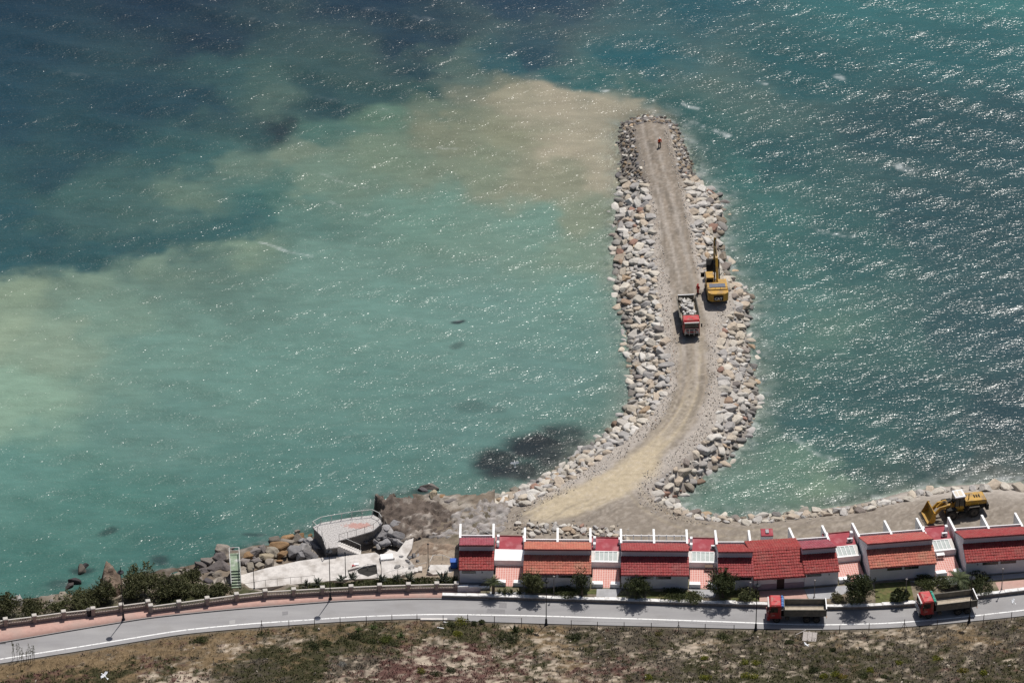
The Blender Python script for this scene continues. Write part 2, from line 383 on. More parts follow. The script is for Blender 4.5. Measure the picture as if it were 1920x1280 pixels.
val_sc = np.array([(0.006,0.027,0.046),(0.005,0.022,0.040),(0.005,0.024,0.043),(0.009,0.033,0.056),(0.013,0.065,0.081),(0.023,0.099,0.104),(0.030,0.120,0.118),(0.007,0.029,0.047),(0.007,0.032,0.050),(0.006,0.023,0.039),(0.006,0.026,0.043),(0.010,0.041,0.060),(0.009,0.069,0.084),(0.013,0.065,0.072),(0.017,0.078,0.085),(0.021,0.093,0.101),(0.009,0.039,0.057),(0.009,0.037,0.052),(0.010,0.039,0.053),(0.024,0.066,0.068),(0.039,0.083,0.076),(0.055,0.099,0.086),(0.014,0.046,0.051),(0.010,0.025,0.032),(0.020,0.057,0.060),(0.012,0.042,0.049),(0.018,0.054,0.057),(0.016,0.053,0.053),(0.053,0.094,0.084),(0.067,0.106,0.091),(0.128,0.143,0.106),(0.008,0.034,0.045),(0.011,0.062,0.076),(0.079,0.143,0.106),(0.051,0.114,0.096),(0.225,0.216,0.154),(0.289,0.262,0.193),(0.273,0.248,0.183),(0.281,0.255,0.188),(0.293,0.266,0.196),(0.300,0.273,0.201),(0.281,0.256,0.188),(0.294,0.267,0.197),(0.182,0.192,0.135),(0.331,0.301,0.222),(0.012,0.071,0.078),(0.013,0.080,0.084),(0.013,0.075,0.074),(0.014,0.070,0.070),(0.015,0.075,0.073),(0.098,0.134,0.100),(0.149,0.166,0.115),(0.177,0.188,0.127),(0.145,0.180,0.128),(0.122,0.173,0.125),(0.116,0.180,0.138),(0.106,0.193,0.156),(0.116,0.204,0.166),(0.165,0.200,0.143),(0.142,0.206,0.156),(0.112,0.210,0.177),(0.108,0.199,0.173),(0.112,0.199,0.167),(0.110,0.204,0.174),(0.029,0.085,0.084),(0.019,0.064,0.069),(0.011,0.043,0.055),(0.013,0.046,0.058),(0.017,0.061,0.072),(0.016,0.060,0.070),(0.027,0.072,0.072),(0.036,0.087,0.082),(0.040,0.090,0.083),(0.088,0.144,0.114),(0.052,0.106,0.096),(0.035,0.083,0.081),(0.017,0.058,0.067),(0.018,0.060,0.067),(0.021,0.072,0.074),(0.051,0.123,0.108),(0.089,0.145,0.116),(0.126,0.172,0.129),(0.079,0.155,0.131),(0.014,0.054,0.062),(0.017,0.061,0.068),(0.020,0.069,0.073),(0.021,0.071,0.074),(0.024,0.080,0.082),(0.031,0.097,0.092),(0.038,0.101,0.088),(0.016,0.064,0.075),(0.016,0.062,0.070),(0.018,0.065,0.070),(0.018,0.062,0.067),(0.016,0.065,0.076),(0.174,0.235,0.168),(0.140,0.206,0.156),(0.131,0.195,0.149),(0.145,0.211,0.154),(0.204,0.269,0.194),(0.207,0.273,0.197),(0.172,0.240,0.181),(0.176,0.272,0.206),(0.130,0.209,0.165),(0.111,0.201,0.168),(0.101,0.194,0.165),(0.090,0.178,0.154),(0.090,0.176,0.152),(0.082,0.181,0.155),(0.078,0.178,0.152),(0.059,0.147,0.125),(0.064,0.148,0.129),(0.068,0.152,0.135),(0.043,0.121,0.103),(0.039,0.112,0.098),(0.054,0.129,0.111),(0.081,0.162,0.145),(0.095,0.180,0.161),(0.095,0.183,0.159),(0.077,0.151,0.130),(0.070,0.146,0.127),(0.047,0.131,0.112),(0.017,0.073,0.072),(0.025,0.098,0.092),(0.031,0.102,0.094),(0.016,0.062,0.066),(0.013,0.050,0.058),(0.014,0.052,0.061),(0.033,0.098,0.090),(0.023,0.075,0.074),(0.015,0.051,0.059),(0.014,0.047,0.054),(0.018,0.057,0.067),(0.053,0.125,0.112),(0.059,0.124,0.103),(0.031,0.082,0.077),(0.019,0.056,0.062),(0.018,0.051,0.060),(0.037,0.090,0.078),(0.024,0.072,0.070),(0.019,0.059,0.061),(0.015,0.042,0.050),(0.046,0.104,0.087),(0.025,0.076,0.075),(0.080,0.150,0.115),(0.125,0.193,0.137),(0.089,0.157,0.123),(0.079,0.151,0.121),(0.023,0.070,0.067),(0.019,0.056,0.059),(0.026,0.052,0.053),(0.058,0.073,0.065),(0.081,0.095,0.086),(0.032,0.072,0.064),(0.032,0.064,0.065),(0.051,0.098,0.079)])   # water colour per survey point, darkened to offset sun glow, lifted for glint haze
def sea_axis(a, b, step, far):
    core = list(np.arange(a, b + 1e-6, step))
    lo, hi, s, t = [], [], step, a
    while t > a - far:
        s *= 1.22; t -= s; lo.append(t)
    s, t = step, core[-1]
    while t < core[-1] + far:
        s *= 1.22; t += s; hi.append(t)
    return np.array(lo[::-1] + core + hi)
def wave_field(X, Y, seed, fade):
    rnd = np.random.RandomState(seed)
    Z = np.zeros_like(X); DX = np.zeros_like(X); DY = np.zeros_like(X)
    def system(n, lam0, lam1, ang, spread, steep):
        nonlocal Z, DX, DY
        for i in range(n):
            lam = lam0 * (lam1 / lam0) ** rnd.rand()
            th = math.radians(ang + rnd.randn() * spread)
            k = 2 * math.pi / lam
            kx, ky = k * math.cos(th), k * math.sin(th)
            amp = steep / k * (0.6 + 0.8 * rnd.rand())
            ph = kx * X + ky * Y + rnd.rand() * 6.283
            f = fade if lam < 6 else np.sqrt(fade)
            Z = Z + amp * np.cos(ph) * f
            DX = DX - 0.8 * amp * math.cos(th) * np.sin(ph) * f
            DY = DY - 0.8 * amp * math.sin(th) * np.sin(ph) * f
    system(9, 6.0, 13.0, -116, 9, 0.026)       # swell
    system(24, 1.8, 5.0, -70, 30, 0.0082)       # wind sea
    system(12, 1.4, 2.6, -92, 34, 0.009)
    return Z, DX, DY
xs = sea_axis(-92, 92, 0.36, 5200)
ys = sea_axis(-66, 100, 0.36, 5200)
ys = ys[ys > -2600]
X, Y = np.meshgrid(xs, ys)
near = 1 - smooth(0, 60, np.maximum(np.maximum(np.abs(X) - 92, Y - 100), -66 - Y))
zz, dx, dy = wave_field(X, Y, 5, near)
group_n = 0.75 + 0.5 * fbm(X / 16, Y / 16, 3, 3)
zz *= group_n; dx *= group_n; dy *= group_n
# shelter: waves die on the shore line
wx = X + 4.0 * (fbm(X / 5, Y / 5, 21) - .5) * 2 + 3.0 * (fbm(X / 14, Y / 14, 25) - .5) * 2
wy = Y + 5.0 * (fbm(X / 5, Y / 5, 22) - .5) * 2 + 3.0 * (fbm(X / 14, Y / 14, 26) - .5) * 2
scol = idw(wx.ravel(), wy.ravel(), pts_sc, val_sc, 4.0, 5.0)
dg, _ = poly_dist(X, Y, water_w)
shore_w = PL(SHORE_WATER)
dsx, _ = poly_dist(X, Y, shore_w, False)
dland = np.minimum(dg, dsx)
dark = np.zeros(X.size)
for (a, b, rx, ry, s) in SEA_DARK:
    c = P(a, b); sx = rx / 12.7; sy = ry / 7.4
    q = np.hypot((wx.ravel() * .35 + X.ravel() * .65 - c.x) / sx, (wy.ravel() * .35 + Y.ravel() * .65 - c.y) / sy)
    dark = np.maximum(dark, s * (1 - smooth(0.45, 1.25, q)))
dark *= 1.0 + 0.25 * fbm(X.ravel() / 1.5, Y.ravel() / 1.5, 91)
scol = scol * (1 - np.clip(dark, 0, .95))[:, None] + np.array(srgb(22, 27, 33)) * np.clip(dark, 0, .95)[:, None]
silt = np.exp(-dg.ravel() / 1.7) * (.35 + .9 * smooth(.35, .7, fbm(X.ravel() / 1.6, Y.ravel() / 1.6, 66)))
silt *= np.where(to_px(X.ravel(), Y.ravel())[1] > 960, .3, 1.0)
scol = scol + (np.array(srgb(150, 162, 152)) - scol) * np.clip(silt * .62, 0, .8)[:, None]
clear = np.exp(-dg.ravel() / 2.4) * 0.60
clear = np.maximum(clear, np.exp(-dsx.ravel() / 0.9) * 0.5)
px_, py_ = to_px(X.ravel(), Y.ravel())
foam = np.zeros(X.size)
def foam_line(pts, w, s):
    global foam
    d, _ = poly_dist(X.ravel() + .8 * (fbm(X.ravel() / 2, Y.ravel() / 2, 51) - .5), Y.ravel() + 1.2 * (fbm(X.ravel() / 2, Y.ravel() / 2, 52) - .5), PL(pts), False)
    foam = np.maximum(foam, .62 * s * (1 - smooth(w * .2, w, d)))
foam_line([(488,455),(520,463),(545,473),(585,482)], .45, .5)
foam_line([(600,325),(630,338),(690,352)], .4, .16)
foam_line([(620,380),(690,405)], .35, .2)
foam_line([(1120,167),(1138,171)], .7, .6)
foam_line([(1345,246),(1364,254)], .8, .8)
foam_line([(1300,229),(1318,238)], .7, .7)
foam_line([(1280,195),(1312,207)], .6, .5)
foam_line([(1420,150),(1435,157)], .6, .6)
foam_line([(1685,312),(1710,320)], 1.1, .6)
foam_line([(1568,142),(1580,147)], .9, .5)
foam_line([(1525,428),(1560,440),(1600,442)], .6, .45)
foam_line([(1490,820),(1520,842),(1560,862)], .7, .3)
foam_line([(1860,905),(1895,903),(1930,908),(2000,915)], 2.2, .75)
foam_line([(1780,905),(1850,900)], 1.0, .25)
foam_line([(845,600),(862,599)], .4, .2)
foam_line([(820,275),(870,281)], .4, .2)
dsh = np.exp(-dland.ravel() / 1.2) * smooth(.40, .62, fbm(X.ravel() / 1.4, Y.ravel() / 1.4, 61)) * 0.75
rightside = smooth(1180, 1260, px_)
foam = np.maximum(foam, dsh * (0.25 + 0.75 * rightside))
crest_f = smooth(1.9, 3.0, (zz / (zz[near > .99].std())).ravel()) * smooth(.5, .66, fbm(X.ravel() / 6, Y.ravel() / 6, 64)) * .06
foam = np.maximum(foam, crest_f)
foam *= 0.1 + 1.0 * smooth(.3, .75, fbm(X.ravel() / .9, Y.ravel() / .7, 77, 3))
V = np.stack([(X + dx).ravel(), (Y + dy).ravel(), zz.ravel()], 1)
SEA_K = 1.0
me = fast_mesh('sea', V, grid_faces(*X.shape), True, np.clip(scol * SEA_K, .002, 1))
add_val(me, 'clear', clear); add_val(me, 'foam', np.clip(foam, 0, 1))
def sea_material():
    m, nt, bs, N, L = new_mat('sea_water')
    out = nt.nodes['Material Output']
    at = N('ShaderNodeAttribute'); at.attribute_name = 'col'
    fo = N('ShaderNodeAttribute'); fo.attribute_name = 'foam'
    cl = N('ShaderNodeAttribute'); cl.attribute_name = 'clear'
    geo = N('ShaderNodeNewGeometry')
    def noise(rot, sc, scale, detail, rough=.6, dist=0.0):
        mp = N('ShaderNodeMapping'); mp.inputs['Rotation'].default_value = (0, 0, math.radians(rot)); mp.inputs['Scale'].default_value = sc
        L(geo.outputs['Position'], mp.inputs['Vector'])
        n = N('ShaderNodeTexNoise'); n.inputs['Scale'].default_value = scale; n.inputs['Detail'].default_value = detail
        n.inputs['Roughness'].default_value = rough; n.inputs['Distortion'].default_value = dist
        L(mp.outputs['Vector'], n.inputs['Vector'])
        return n.outputs['Fac']
    def math_(op, a, b):
        n = N('ShaderNodeMath'); n.operation = op
        for i, q in enumerate((a, b)):
            if isinstance(q, (int, float)): n.inputs[i].default_value = q
            else: L(q, n.inputs[i])
        return n.outputs[0]
    chop = noise(-24, (0.45, 1.0, 1.0), 2.0, 2, .64)
    rip = noise(-14, (0.5, 1.0, 1.0), 5.0, 1, .6)
    h = math_('ADD', math_('MULTIPLY', chop, 0.092), math_('MULTIPLY', rip, 0.047))
    bp = N('ShaderNodeBump'); bp.inputs['Strength'].default_value = 1.0; bp.inputs['Distance'].default_value = 1.0
    L(h, bp.inputs['Height'])
    tone = noise(-16, (.35, 1, 1), .6, 2, .6)
    mr = N('ShaderNodeMapRange'); mr.inputs['From Min'].default_value = .3; mr.inputs['From Max'].default_value = .7
    mr.inputs['To Min'].default_value = .9; mr.inputs['To Max'].default_value = 1.1
    L(tone, mr.inputs['Value'])
    sc_ = N('ShaderNodeVectorMath'); sc_.operation = 'SCALE'
    L(at.outputs['Color'], sc_.inputs[0]); L(mr.outputs['Result'], sc_.inputs['Scale'])
    mx = N('ShaderNodeMix'); mx.data_type = 'RGBA'
    L(fo.outputs['Fac'], mx.inputs['Factor']); L(sc_.outputs['Vector'], mx.inputs['A']); mx.inputs['B'].default_value = (.72, .76, .76, 1)
    L(mx.outputs['Result'], bs.inputs['Base Color'])
    bs.inputs['IOR'].default_value = 1.333
    bs.inputs['Specular IOR Level'].default_value = 0.5
    bs.inputs['Roughness'].default_value = 0.215
    L(bp.outputs['Normal'], bs.inputs['Normal'])
    tr = N('ShaderNodeBsdfTransparent'); tr.inputs['Color'].default_value = (.90, .98, .95, 1)
    ms = N('ShaderNodeMixShader')
    L(cl.outputs['Fac'], ms.inputs[0]); L(bs.outputs[0], ms.inputs[1]); L(tr.outputs[0], ms.inputs[2])
    L(ms.outputs[0], out.inputs['Surface'])
    return m
me.materials.append(sea_material())
sea = tag(link('sea', me), 'choppy green and blue sea with a tan sediment plume', 'sea', kind='structure')
# sea bed under the clear water by the shore
bx, by = np.arange(-95, 95, 1.5), np.arange(-75, 75, 1.5)
BX, BY = np.meshgrid(bx, by)
bz = np.where(poly_dist(BX, BY, water_w)[1], -1.2, -2.7) + .5 * (fbm(BX / 4, BY / 4, 8) - .5)
bz = np.minimum(bz, -1.2)
me = fast_mesh('seabed', np.stack([BX.ravel(), BY.ravel(), bz.ravel()], 1), grid_faces(*BX.shape), True, mat=mat('seabed_sand', (.16, .20, .17), .95, .6, .3))
tag(link('seabed', me), 'pale silty sea bed below the clear water', 'sea bed', kind='structure')
# ------------------------------------------------------------------ worksite and groyne body
def dens(pts, n=6):
    """smooth a polyline"""
    pts = np.asarray(pts, float)
    t = np.arange(len(pts)); tt = np.linspace(0, len(pts) - 1, (len(pts) - 1) * n + 1)
    q = np.stack([np.interp(tt, t, pts[:, i]) for i in range(pts.shape[1])], 1)
    for _ in range(n): q[1:-1] = (q[:-2] + 2 * q[1:-1] + q[2:]) / 4
    return q
TRACK = dens(PL([(1214,232),(1232,300),(1250,360),(1262,430),(1276,500),(1289,560),(1294,620),(1300,690),(1296,742),(1272,792),(1226,842),(1166,888),(1110,926),(1060,950),(1006,968)], GZ))
BRANCH = dens(PL([(1196,868),(1180,905),(1205,945),(1270,982),(1360,1001),(1480,1000),(1620,985),(1740,968),(1880,958),(2080,970)], GZ))
gx, gy = np.arange(-22, 96, 0.32), np.arange(-74, 74, 0.32)
X, Y = np.meshgrid(gx, gy)
Z = site_height(X, Y)
Z = Z + 0.10 * (fbm(X / 2.2, Y / 2.2, 31) - .5) + 0.06 * (vnoise(X / .45, Y / .45, 33) - .5)
dt, _ = poly_dist(X, Y, TRACK, False)
db, _ = poly_dist(X, Y, BRANCH, False)
ruts = lambda d: np.exp(-((d - .95) / .28) ** 2)
Z = Z - 0.07 * ruts(dt) - 0.05 * ruts(db)
n1, n2, n3 = fbm(X / 3, Y / 3, 41), fbm(X / .8, Y / .8, 42), vnoise(X / .33, Y / .33, 43)
gravel = np.array(srgb(178, 170, 161)) * .80
tan = np.array(srgb(172, 161, 144)) * .80
pale = np.array(srgb(196, 182, 156)) * .80
mud = np.array(srgb(139, 130, 119)) * .80
grit = np.array(srgb(150, 138, 124)) * .74
pxx, pyy = to_px(X, Y, GZ)
C = np.ones(X.shape + (3,)) * gravel
def lay(w, c):
    global C
    C = C * (1 - w[..., None]) + c * w[..., None]
# the beach side of the site is trodden earth
earth = smooth(905, 960, pyy + 10 * (n1 - .5) * 4)
lay(earth * .85, grit * .5 + mud * .5)
lay((1 - smooth(1.7, 2.9, dt + 2.6 * (n1 - .5) + 1.2 * (n2 - .5))) * .9, mud)
lay(smooth(.5, .66, fbm(X / 1.4, Y / 2.6, 47)) * (1 - smooth(1.8, 2.6, dt)) * (1 - smooth(600, 680, pyy)) * .55, grit * 1.1)
lay(smooth(.55, .7, fbm(X / 1.0, Y / 3.2, 48)) * (1 - smooth(.6, 1.6, dt)) * (1 - smooth(600, 680, pyy)) * .8, mud * .58)
lay((1 - smooth(1.5, 2.5, dt + 1.2 * (n2 - .5))) * smooth(560, 700, pyy) * .9, tan)
lay(ruts(dt) * smooth(600, 720, pyy) * .8, pale)
to_ = TRACK[np.argsort(TRACK[:, 1])]
off_ = X - np.interp(Y, to_[:, 1], to_[:, 0])
lane = fbm(off_ * 1.6, Y / 14, 49, 3)
lay(smooth(.5, .62, lane) * (1 - smooth(2.2, 3.2, dt)) * .6 * (1 - smooth(780, 840, pyy)), grit * 1.18)
lay(smooth(.52, .62, fbm(off_ * 2.4, Y / 20, 50, 3)) * (1 - smooth(1.8, 2.6, dt)) * .6 * (1 - smooth(780, 840, pyy)), mud * .72)
for w_ in (-.95, .95):
    lay(np.exp(-((off_ - w_ - .35 * np.sin(Y / 9)) / .30) ** 2) * (1 - smooth(700, 760, pyy)) * .7, gravel * 1.0)
along = fbm(dt * 2.2, pyy / 60, 45)
lay(smooth(.5, .72, along) * (1 - smooth(1.6, 2.4, dt)) * .55, mud * .9)
lay(smooth(.5, .7, n2) * (1 - smooth(2.6, 3.3, dt)) * (1 - smooth(330, 420, pyy)) * .6, grit)
lay((1 - smooth(330, 372, pyy)) * (.35 + .4 * n1) * smooth(.8, 1.8, dt), mud * .9)
# the broad pale sweep where the lorries turn
fan = PL([(1240,826),(1180,862),(1100,902),(1030,936),(985,962),(1010,975),(1080,968),(1130,944),(1185,925),(1230,880)], GZ)
sd = sdist(X, Y, fan)
lay(1 - smooth(-1.0, 1.2, sd + 2.4 * (n1 - .5)), pale * .97)
lay(ruts(db) * .35 * (1 - smooth(1400, 1700, pxx)), pale * .85)
streak = fbm((X * .8 + Y * .6) / 2.5, (Y * .8 - X * .6) / .5, 46)
lay(smooth(.52, .68, streak) * smooth(920, 960, pyy) * .5, mud * .85)
lay(smooth(.6, .8, n3) * .25, gravel * 1.12)
C *= (0.9 + .2 * n3)[..., None]
wet = (1 - smooth(.15, .6, Z)) * smooth(-.25, 0, Z)
lay(1 - smooth(-.5, -.1, Z), np.array([.62, .60, .52]))
C *= (1 - .28 * wet)[..., None]
V = np.stack([X.ravel(), Y.ravel(), Z.ravel()], 1)
zf = (Z[:-1, :-1] + Z[1:, 1:]) / 2
xf, yf = (X[:-1, :-1] + X[1:, 1:]) / 2, (Y[:-1, :-1] + Y[1:, 1:]) / 2
split_y = P(1240, 935, GZ).y
gmat = mat_col('crushed_stone_ground', .95, 1.6, .16, .05, 7.0)
left_ok = to_px(xf, yf, zf)[0] > 905 - 60 * 0
inwater = zf > -2.55
def sub(keep, name):
    v, f, c = compact(V, grid_faces(*X.shape, keep), C.reshape(-1, 3))
    return fast_mesh(name, v, f, True, c, gmat)
groyne = thing('rock_groyne', 'long rubble groyne curving out into the sea with a dirt haul track on top', 'groyne', (0, 0, 0))
core = link('causeway', sub((yf >= split_y) & inwater & left_ok, 'causeway'), groyne)
ground_me = sub((yf < split_y) & inwater & left_ok & (yf > -72), 'worksite_ground')
tag(link('worksite_ground', ground_me), 'brown trodden earth of the worksite behind the red-roofed houses', 'ground', kind='structure')

# ------------------------------------------------------------------ boulders
def hull_mesh(name, seed, flat=1.0, pts=22, round_=0.35):
    r = random.Random(seed)
    bm = bmesh.new()
    for _ in range(pts):
        v = Vector((r.gauss(0, 1), r.gauss(0, 1), r.gauss(0, 1))).normalized()
        k = max(abs(v.x), abs(v.y), abs(v.z))
        v = v * (1 - round_) / k * .82 + v * round_                       # between a ball and a block
        v *= r.uniform(.86, 1.06)
        bm.verts.new((v.x * r.uniform(.95, 1.1), v.y * r.uniform(.8, .95), v.z * flat))
    g = bmesh.ops.convex_hull(bm, input=bm.verts)
    bmesh.ops.delete(bm, geom=[e for e in g['geom_interior'] if isinstance(e, bmesh.types.BMVert)], context='VERTS')
    bmesh.ops.dissolve_limit(bm, angle_limit=math.radians(16), verts=bm.verts, edges=bm.edges)
    bmesh.ops.bevel(bm, geom=list(bm.edges), offset=0.07, segments=1, affect='EDGES', clamp_overlap=True)
    bmesh.ops.triangulate(bm, faces=bm.faces)
    me = bpy.data.meshes.new(name)
    bm.to_mesh(me); bm.free()
    return me
rock_obj_mat = mat_col('limestone_boulder', .9, 1.4, .24, .12, 3.0, use_obj=True)
rock_col_mat = mat_col('limestone_rubble', .9, 1.4, .24, .08, 4.0)
BOULDERS = []
for i in range(14):
    me = hull_mesh('boulder', 100 + i, random.Random(i).uniform(.6, .85), 14 + (i % 5) * 3, .3 + .05 * (i % 5))
    me.materials.append(rock_obj_mat)
    BOULDERS.append(me)
PEBBLES = [hull_mesh('stone', 300 + i, .75, 9, .45) for i in range(6)]
def mesh_arrays(me):
    v = np.zeros(len(me.vertices) * 3, np.float32); me.vertices.foreach_get('co', v)
    f = np.array([p.vertices[:] for p in me.polygons], np.int32)
    return v.reshape(-1, 3), f
B_ARR = [mesh_arrays(m) for m in BOULDERS]
P_ARR = [mesh_arrays(m) for m in PEBBLES]
ROCKS = [srgb(196, 188, 176), srgb(202, 192, 176), srgb(186, 179, 170), srgb(194, 181, 162), srgb(176, 170, 163), srgb(186, 170, 150), srgb(206, 199, 188)]
RARE = [srgb(172, 146, 124), srgb(146, 134, 124), srgb(184, 160, 132), srgb(128, 120, 114), srgb(156, 124, 108), srgb(180, 158, 134)]
DARKR = [srgb(112, 108, 106), srgb(128, 118, 108), srgb(140, 134, 128), srgb(98, 92, 88), srgb(150, 132, 110)]
def rock_color(r, z=1.0, pal=None, rare=.13):
    c = r.choice(pal if pal else (RARE if r.random() < rare else ROCKS))
    k = r.uniform(.80, 1.1)
    if z < .4: k *= (.5 if z < .2 else .72) if z > -.15 else 1.0                                               # wet stone
    return tuple(min(1, q * k * .92 * g) for q, g in zip(c, (.97, 1.0, 1.05)))
def rock_matrix(r, loc, rad, flat=True):
    e = (r.uniform(-.25, .25), r.uniform(-.25, .25), r.uniform(0, 6.283)) if flat else tuple(r.uniform(0, 6.28) for _ in range(3))
    from mathutils import Euler
    return Matrix.Translation(loc) @ Euler(e).to_matrix().to_4x4() @ Matrix.Diagonal((rad * r.uniform(1.0, 1.4), rad * r.uniform(.85, 1.1), rad * r.uniform(.6, .85), 1))
def join_rocks(items, arrs, name, material):
    """items: (matrix, variant, colour)"""
    Vs, Fs, Cs, n = [], [], [], 0
    for M, k, c in items:
        v, f = arrs[k % len(arrs)]
        A = np.array(M)
        Vs.append(v @ A[:3, :3].T + A[:3, 3]); Fs.append(f + n); Cs.append(np.tile(c, (len(v), 1))); n += len(v)
    return fast_mesh(name, np.vstack(Vs), np.vstack(Fs), False, np.vstack(Cs), material)
class Pack:
    """dart throwing with a coarse grid"""
    def __init__(s, cell=1.2): s.c, s.g = cell, {}
    def ok(s, x, y, r, k):
        i, j = int(x // s.c), int(y // s.c)
        for a in range(i - 2, i + 3):
            for b in range(j - 2, j + 3):
                for (u, v, q) in s.g.get((a, b), ()):
                    if (u - x) ** 2 + (v - y) ** 2 < (k * (q + r)) ** 2: return False
        return True
    def put(s, x, y, r): s.g.setdefault((int(x // s.c), int(y // s.c)), []).append((x, y, r))
def scatter(region, radii, height, seed, tries, k=.74):
    """region(x arr, y arr)->mask ; radii: decreasing list of (r0,r1) passes"""
    rs = np.random.RandomState(seed)
    pk, out = Pack(), []
    x0, x1, y0, y1 = region[1]
    for (r0, r1), n in zip(radii, tries):
        xs_, ys_ = rs.uniform(x0, x1, n), rs.uniform(y0, y1, n)
        rr = rs.uniform(r0, r1, n)
        zz_ = height(xs_, ys_)
        m = region[0](xs_, ys_, zz_, rr)
        for x, y, z, r in zip(xs_[m], ys_[m], zz_[m], rr[m]):
            if pk.ok(x, y, r, k):
                pk.put(x, y, r); out.append((x, y, z, r))
    return out
def flank(x, y, z, r):
    dc, ic = poly_dist(x, y, crest_w)
    px, py = to_px(x, y, z)
    m = (~ic) & (dc > .25) & (z > -1.35) & (y > split_y - 1.0) & (px > 925)
    tip = py < 338 + 10 * np.sin(x)
    m = m & ((z > -.75) | (r < .6))
    return m & np.where(tip, r < .48, True)
items = scatter((flank, (-3, 42, split_y - 2, 68)), [(.85, 1.1), (.58, .82), (.36, .52), (.22, .32)], site_height, 11, [5000, 22000, 28000, 22000], .62)
rnd = random.Random(4)
rec = []
for x, y, z, r in items:
    px, py = to_px(x, y, z)
    tip = py < 338
    c = rock_color(rnd, z, DARKR if tip and rnd.random() < .7 else None, .10 if px > 1290 else .06)
    rec.append((r, z, rock_matrix(rnd, (x, y, z + r * .12), r), c))
rec.sort(key=lambda q: -q[0] + (10 if q[1] < 0.12 else 0))
for i, (r, z, M, c) in enumerate(rec[:300]):
    o = link('boulder', BOULDERS[i % len(BOULDERS)], groyne)
    o.matrix_world = M; o.color = (*c, 1)
rest = [(M, i, c) for i, (r, z, M, c) in enumerate(rec[300:])]
tag(link('rubble_armour', join_rocks(rest, B_ARR, 'rubble_armour', rock_col_mat), groyne), kind='stuff')
# loose gravel on the shoulders of the track
def shoulder(x, y, z, r):
    dc, ic = poly_dist(x, y, crest_w)
    d, _ = poly_dist(x, y, TRACK, False)
    px, py = to_px(x, y, z)
    keep = ic & (dc < 2.6) & (d > 2.1 + 0 * x) & (y > split_y - 6) & (px > 960)
    return keep & (vnoise(x * .7, y * .7, 5) * .9 + .35 > dc / 2.6)
gi = scatter((shoulder, (-3, 36, split_y - 7, 68)), [(.14, .22), (.07, .13)], site_height, 12, [14000, 40000], .7)
gi = [(rock_matrix(rnd, (x, y, z + .02), r, False), int(x * 97), rock_color(rnd, 1, None, .08)) for x, y, z, r in gi]
tag(link('gravel', join_rocks(gi, P_ARR, 'gravel', rock_col_mat), groyne), kind='stuff')

# revetment along the beach to the right and the stones behind the houses
def revet(name, label, polys, n, rad, seed, zoff=0.0, spread=.5, pal=None, height=site_height, z_fix=None):
    t = thing(name, label, 'rocks')
    r = random.Random(seed)
    pts = dens(polys, 8)
    L_ = np.r_[0, np.cumsum(np.hypot(*np.diff(pts, axis=0).T))]
    pk, k = Pack(), 0
    small = []
    for i in range(n * 14):
        s = r.uniform(0, L_[-1])
        x, y = np.interp(s, L_, pts[:, 0]) + r.gauss(0, spread), np.interp(s, L_, pts[:, 1]) + r.gauss(0, spread)
        q = r.uniform(*rad)
        if not pk.ok(x, y, q, .72): continue
        pk.put(x, y, q)
        z = float(height(np.array([x]), np.array([y]))[0]) if z_fix is None else z_fix
        M = rock_matrix(r, (x, y, z + q * .25 + zoff), q)
        c = rock_color(r, z, pal, .12)
        if k < n:
            o = link('boulder', BOULDERS[r.randrange(14)], t); o.matrix_world = M; o.color = (*c, 1)
        else: break
        k += 1
    for i in range(n * 4):
        s = r.uniform(0, L_[-1])
        x, y = np.interp(s, L_, pts[:, 0]) + r.gauss(0, spread * 1.6), np.interp(s, L_, pts[:, 1]) + r.gauss(0, spread * 1.6)
        q = r.uniform(.12, .3)
        z = float(height(np.array([x]), np.array([y]))[0]) if z_fix is None else z_fix
        small.append((rock_matrix(r, (x, y, z + q * .2 + zoff), q, False), i, rock_color(r, z, pal, .1)))
    tag(link('stones', join_rocks(small, P_ARR, 'stones', rock_col_mat), t), kind='stuff')
    return t
revet('shore_revetment', 'line of pale boulders edging the sea between the groyne foot and the digging loader', PL([(1262,950),(1290,968),(1340,974),(1400,978),(1460,972),(1530,964),(1600,955),(1650,945),(1690,938)], 1.6), 62, (.5, 1.0), 51, spread=.55)
revet('beach_boulders', 'row of big grey and ochre boulders beside the beach beyond the loader', PL([(1700,930),(1740,922),(1765,918),(1800,916),(1850,914),(1890,912),(1940,925),(2010,930)], 1.6), 24, (.8, 1.35), 52, spread=.4)
revet('rubble_bank', 'bank of broken stones along the back of the orange-roofed house', PL([(968,992),(990,994),(1030,992),(1080,993),(1120,996),(1160,1003)], GZ), 44, (.4, .7), 53, spread=.55)
revet('west_boulders', 'big pale boulders at the foot of the groyne beside the dark reef', PL([(945,936),(975,922),(1005,912),(1040,896),(1075,872),(1110,846)], .9), 26, (.7, 1.1), 54, spread=.5)
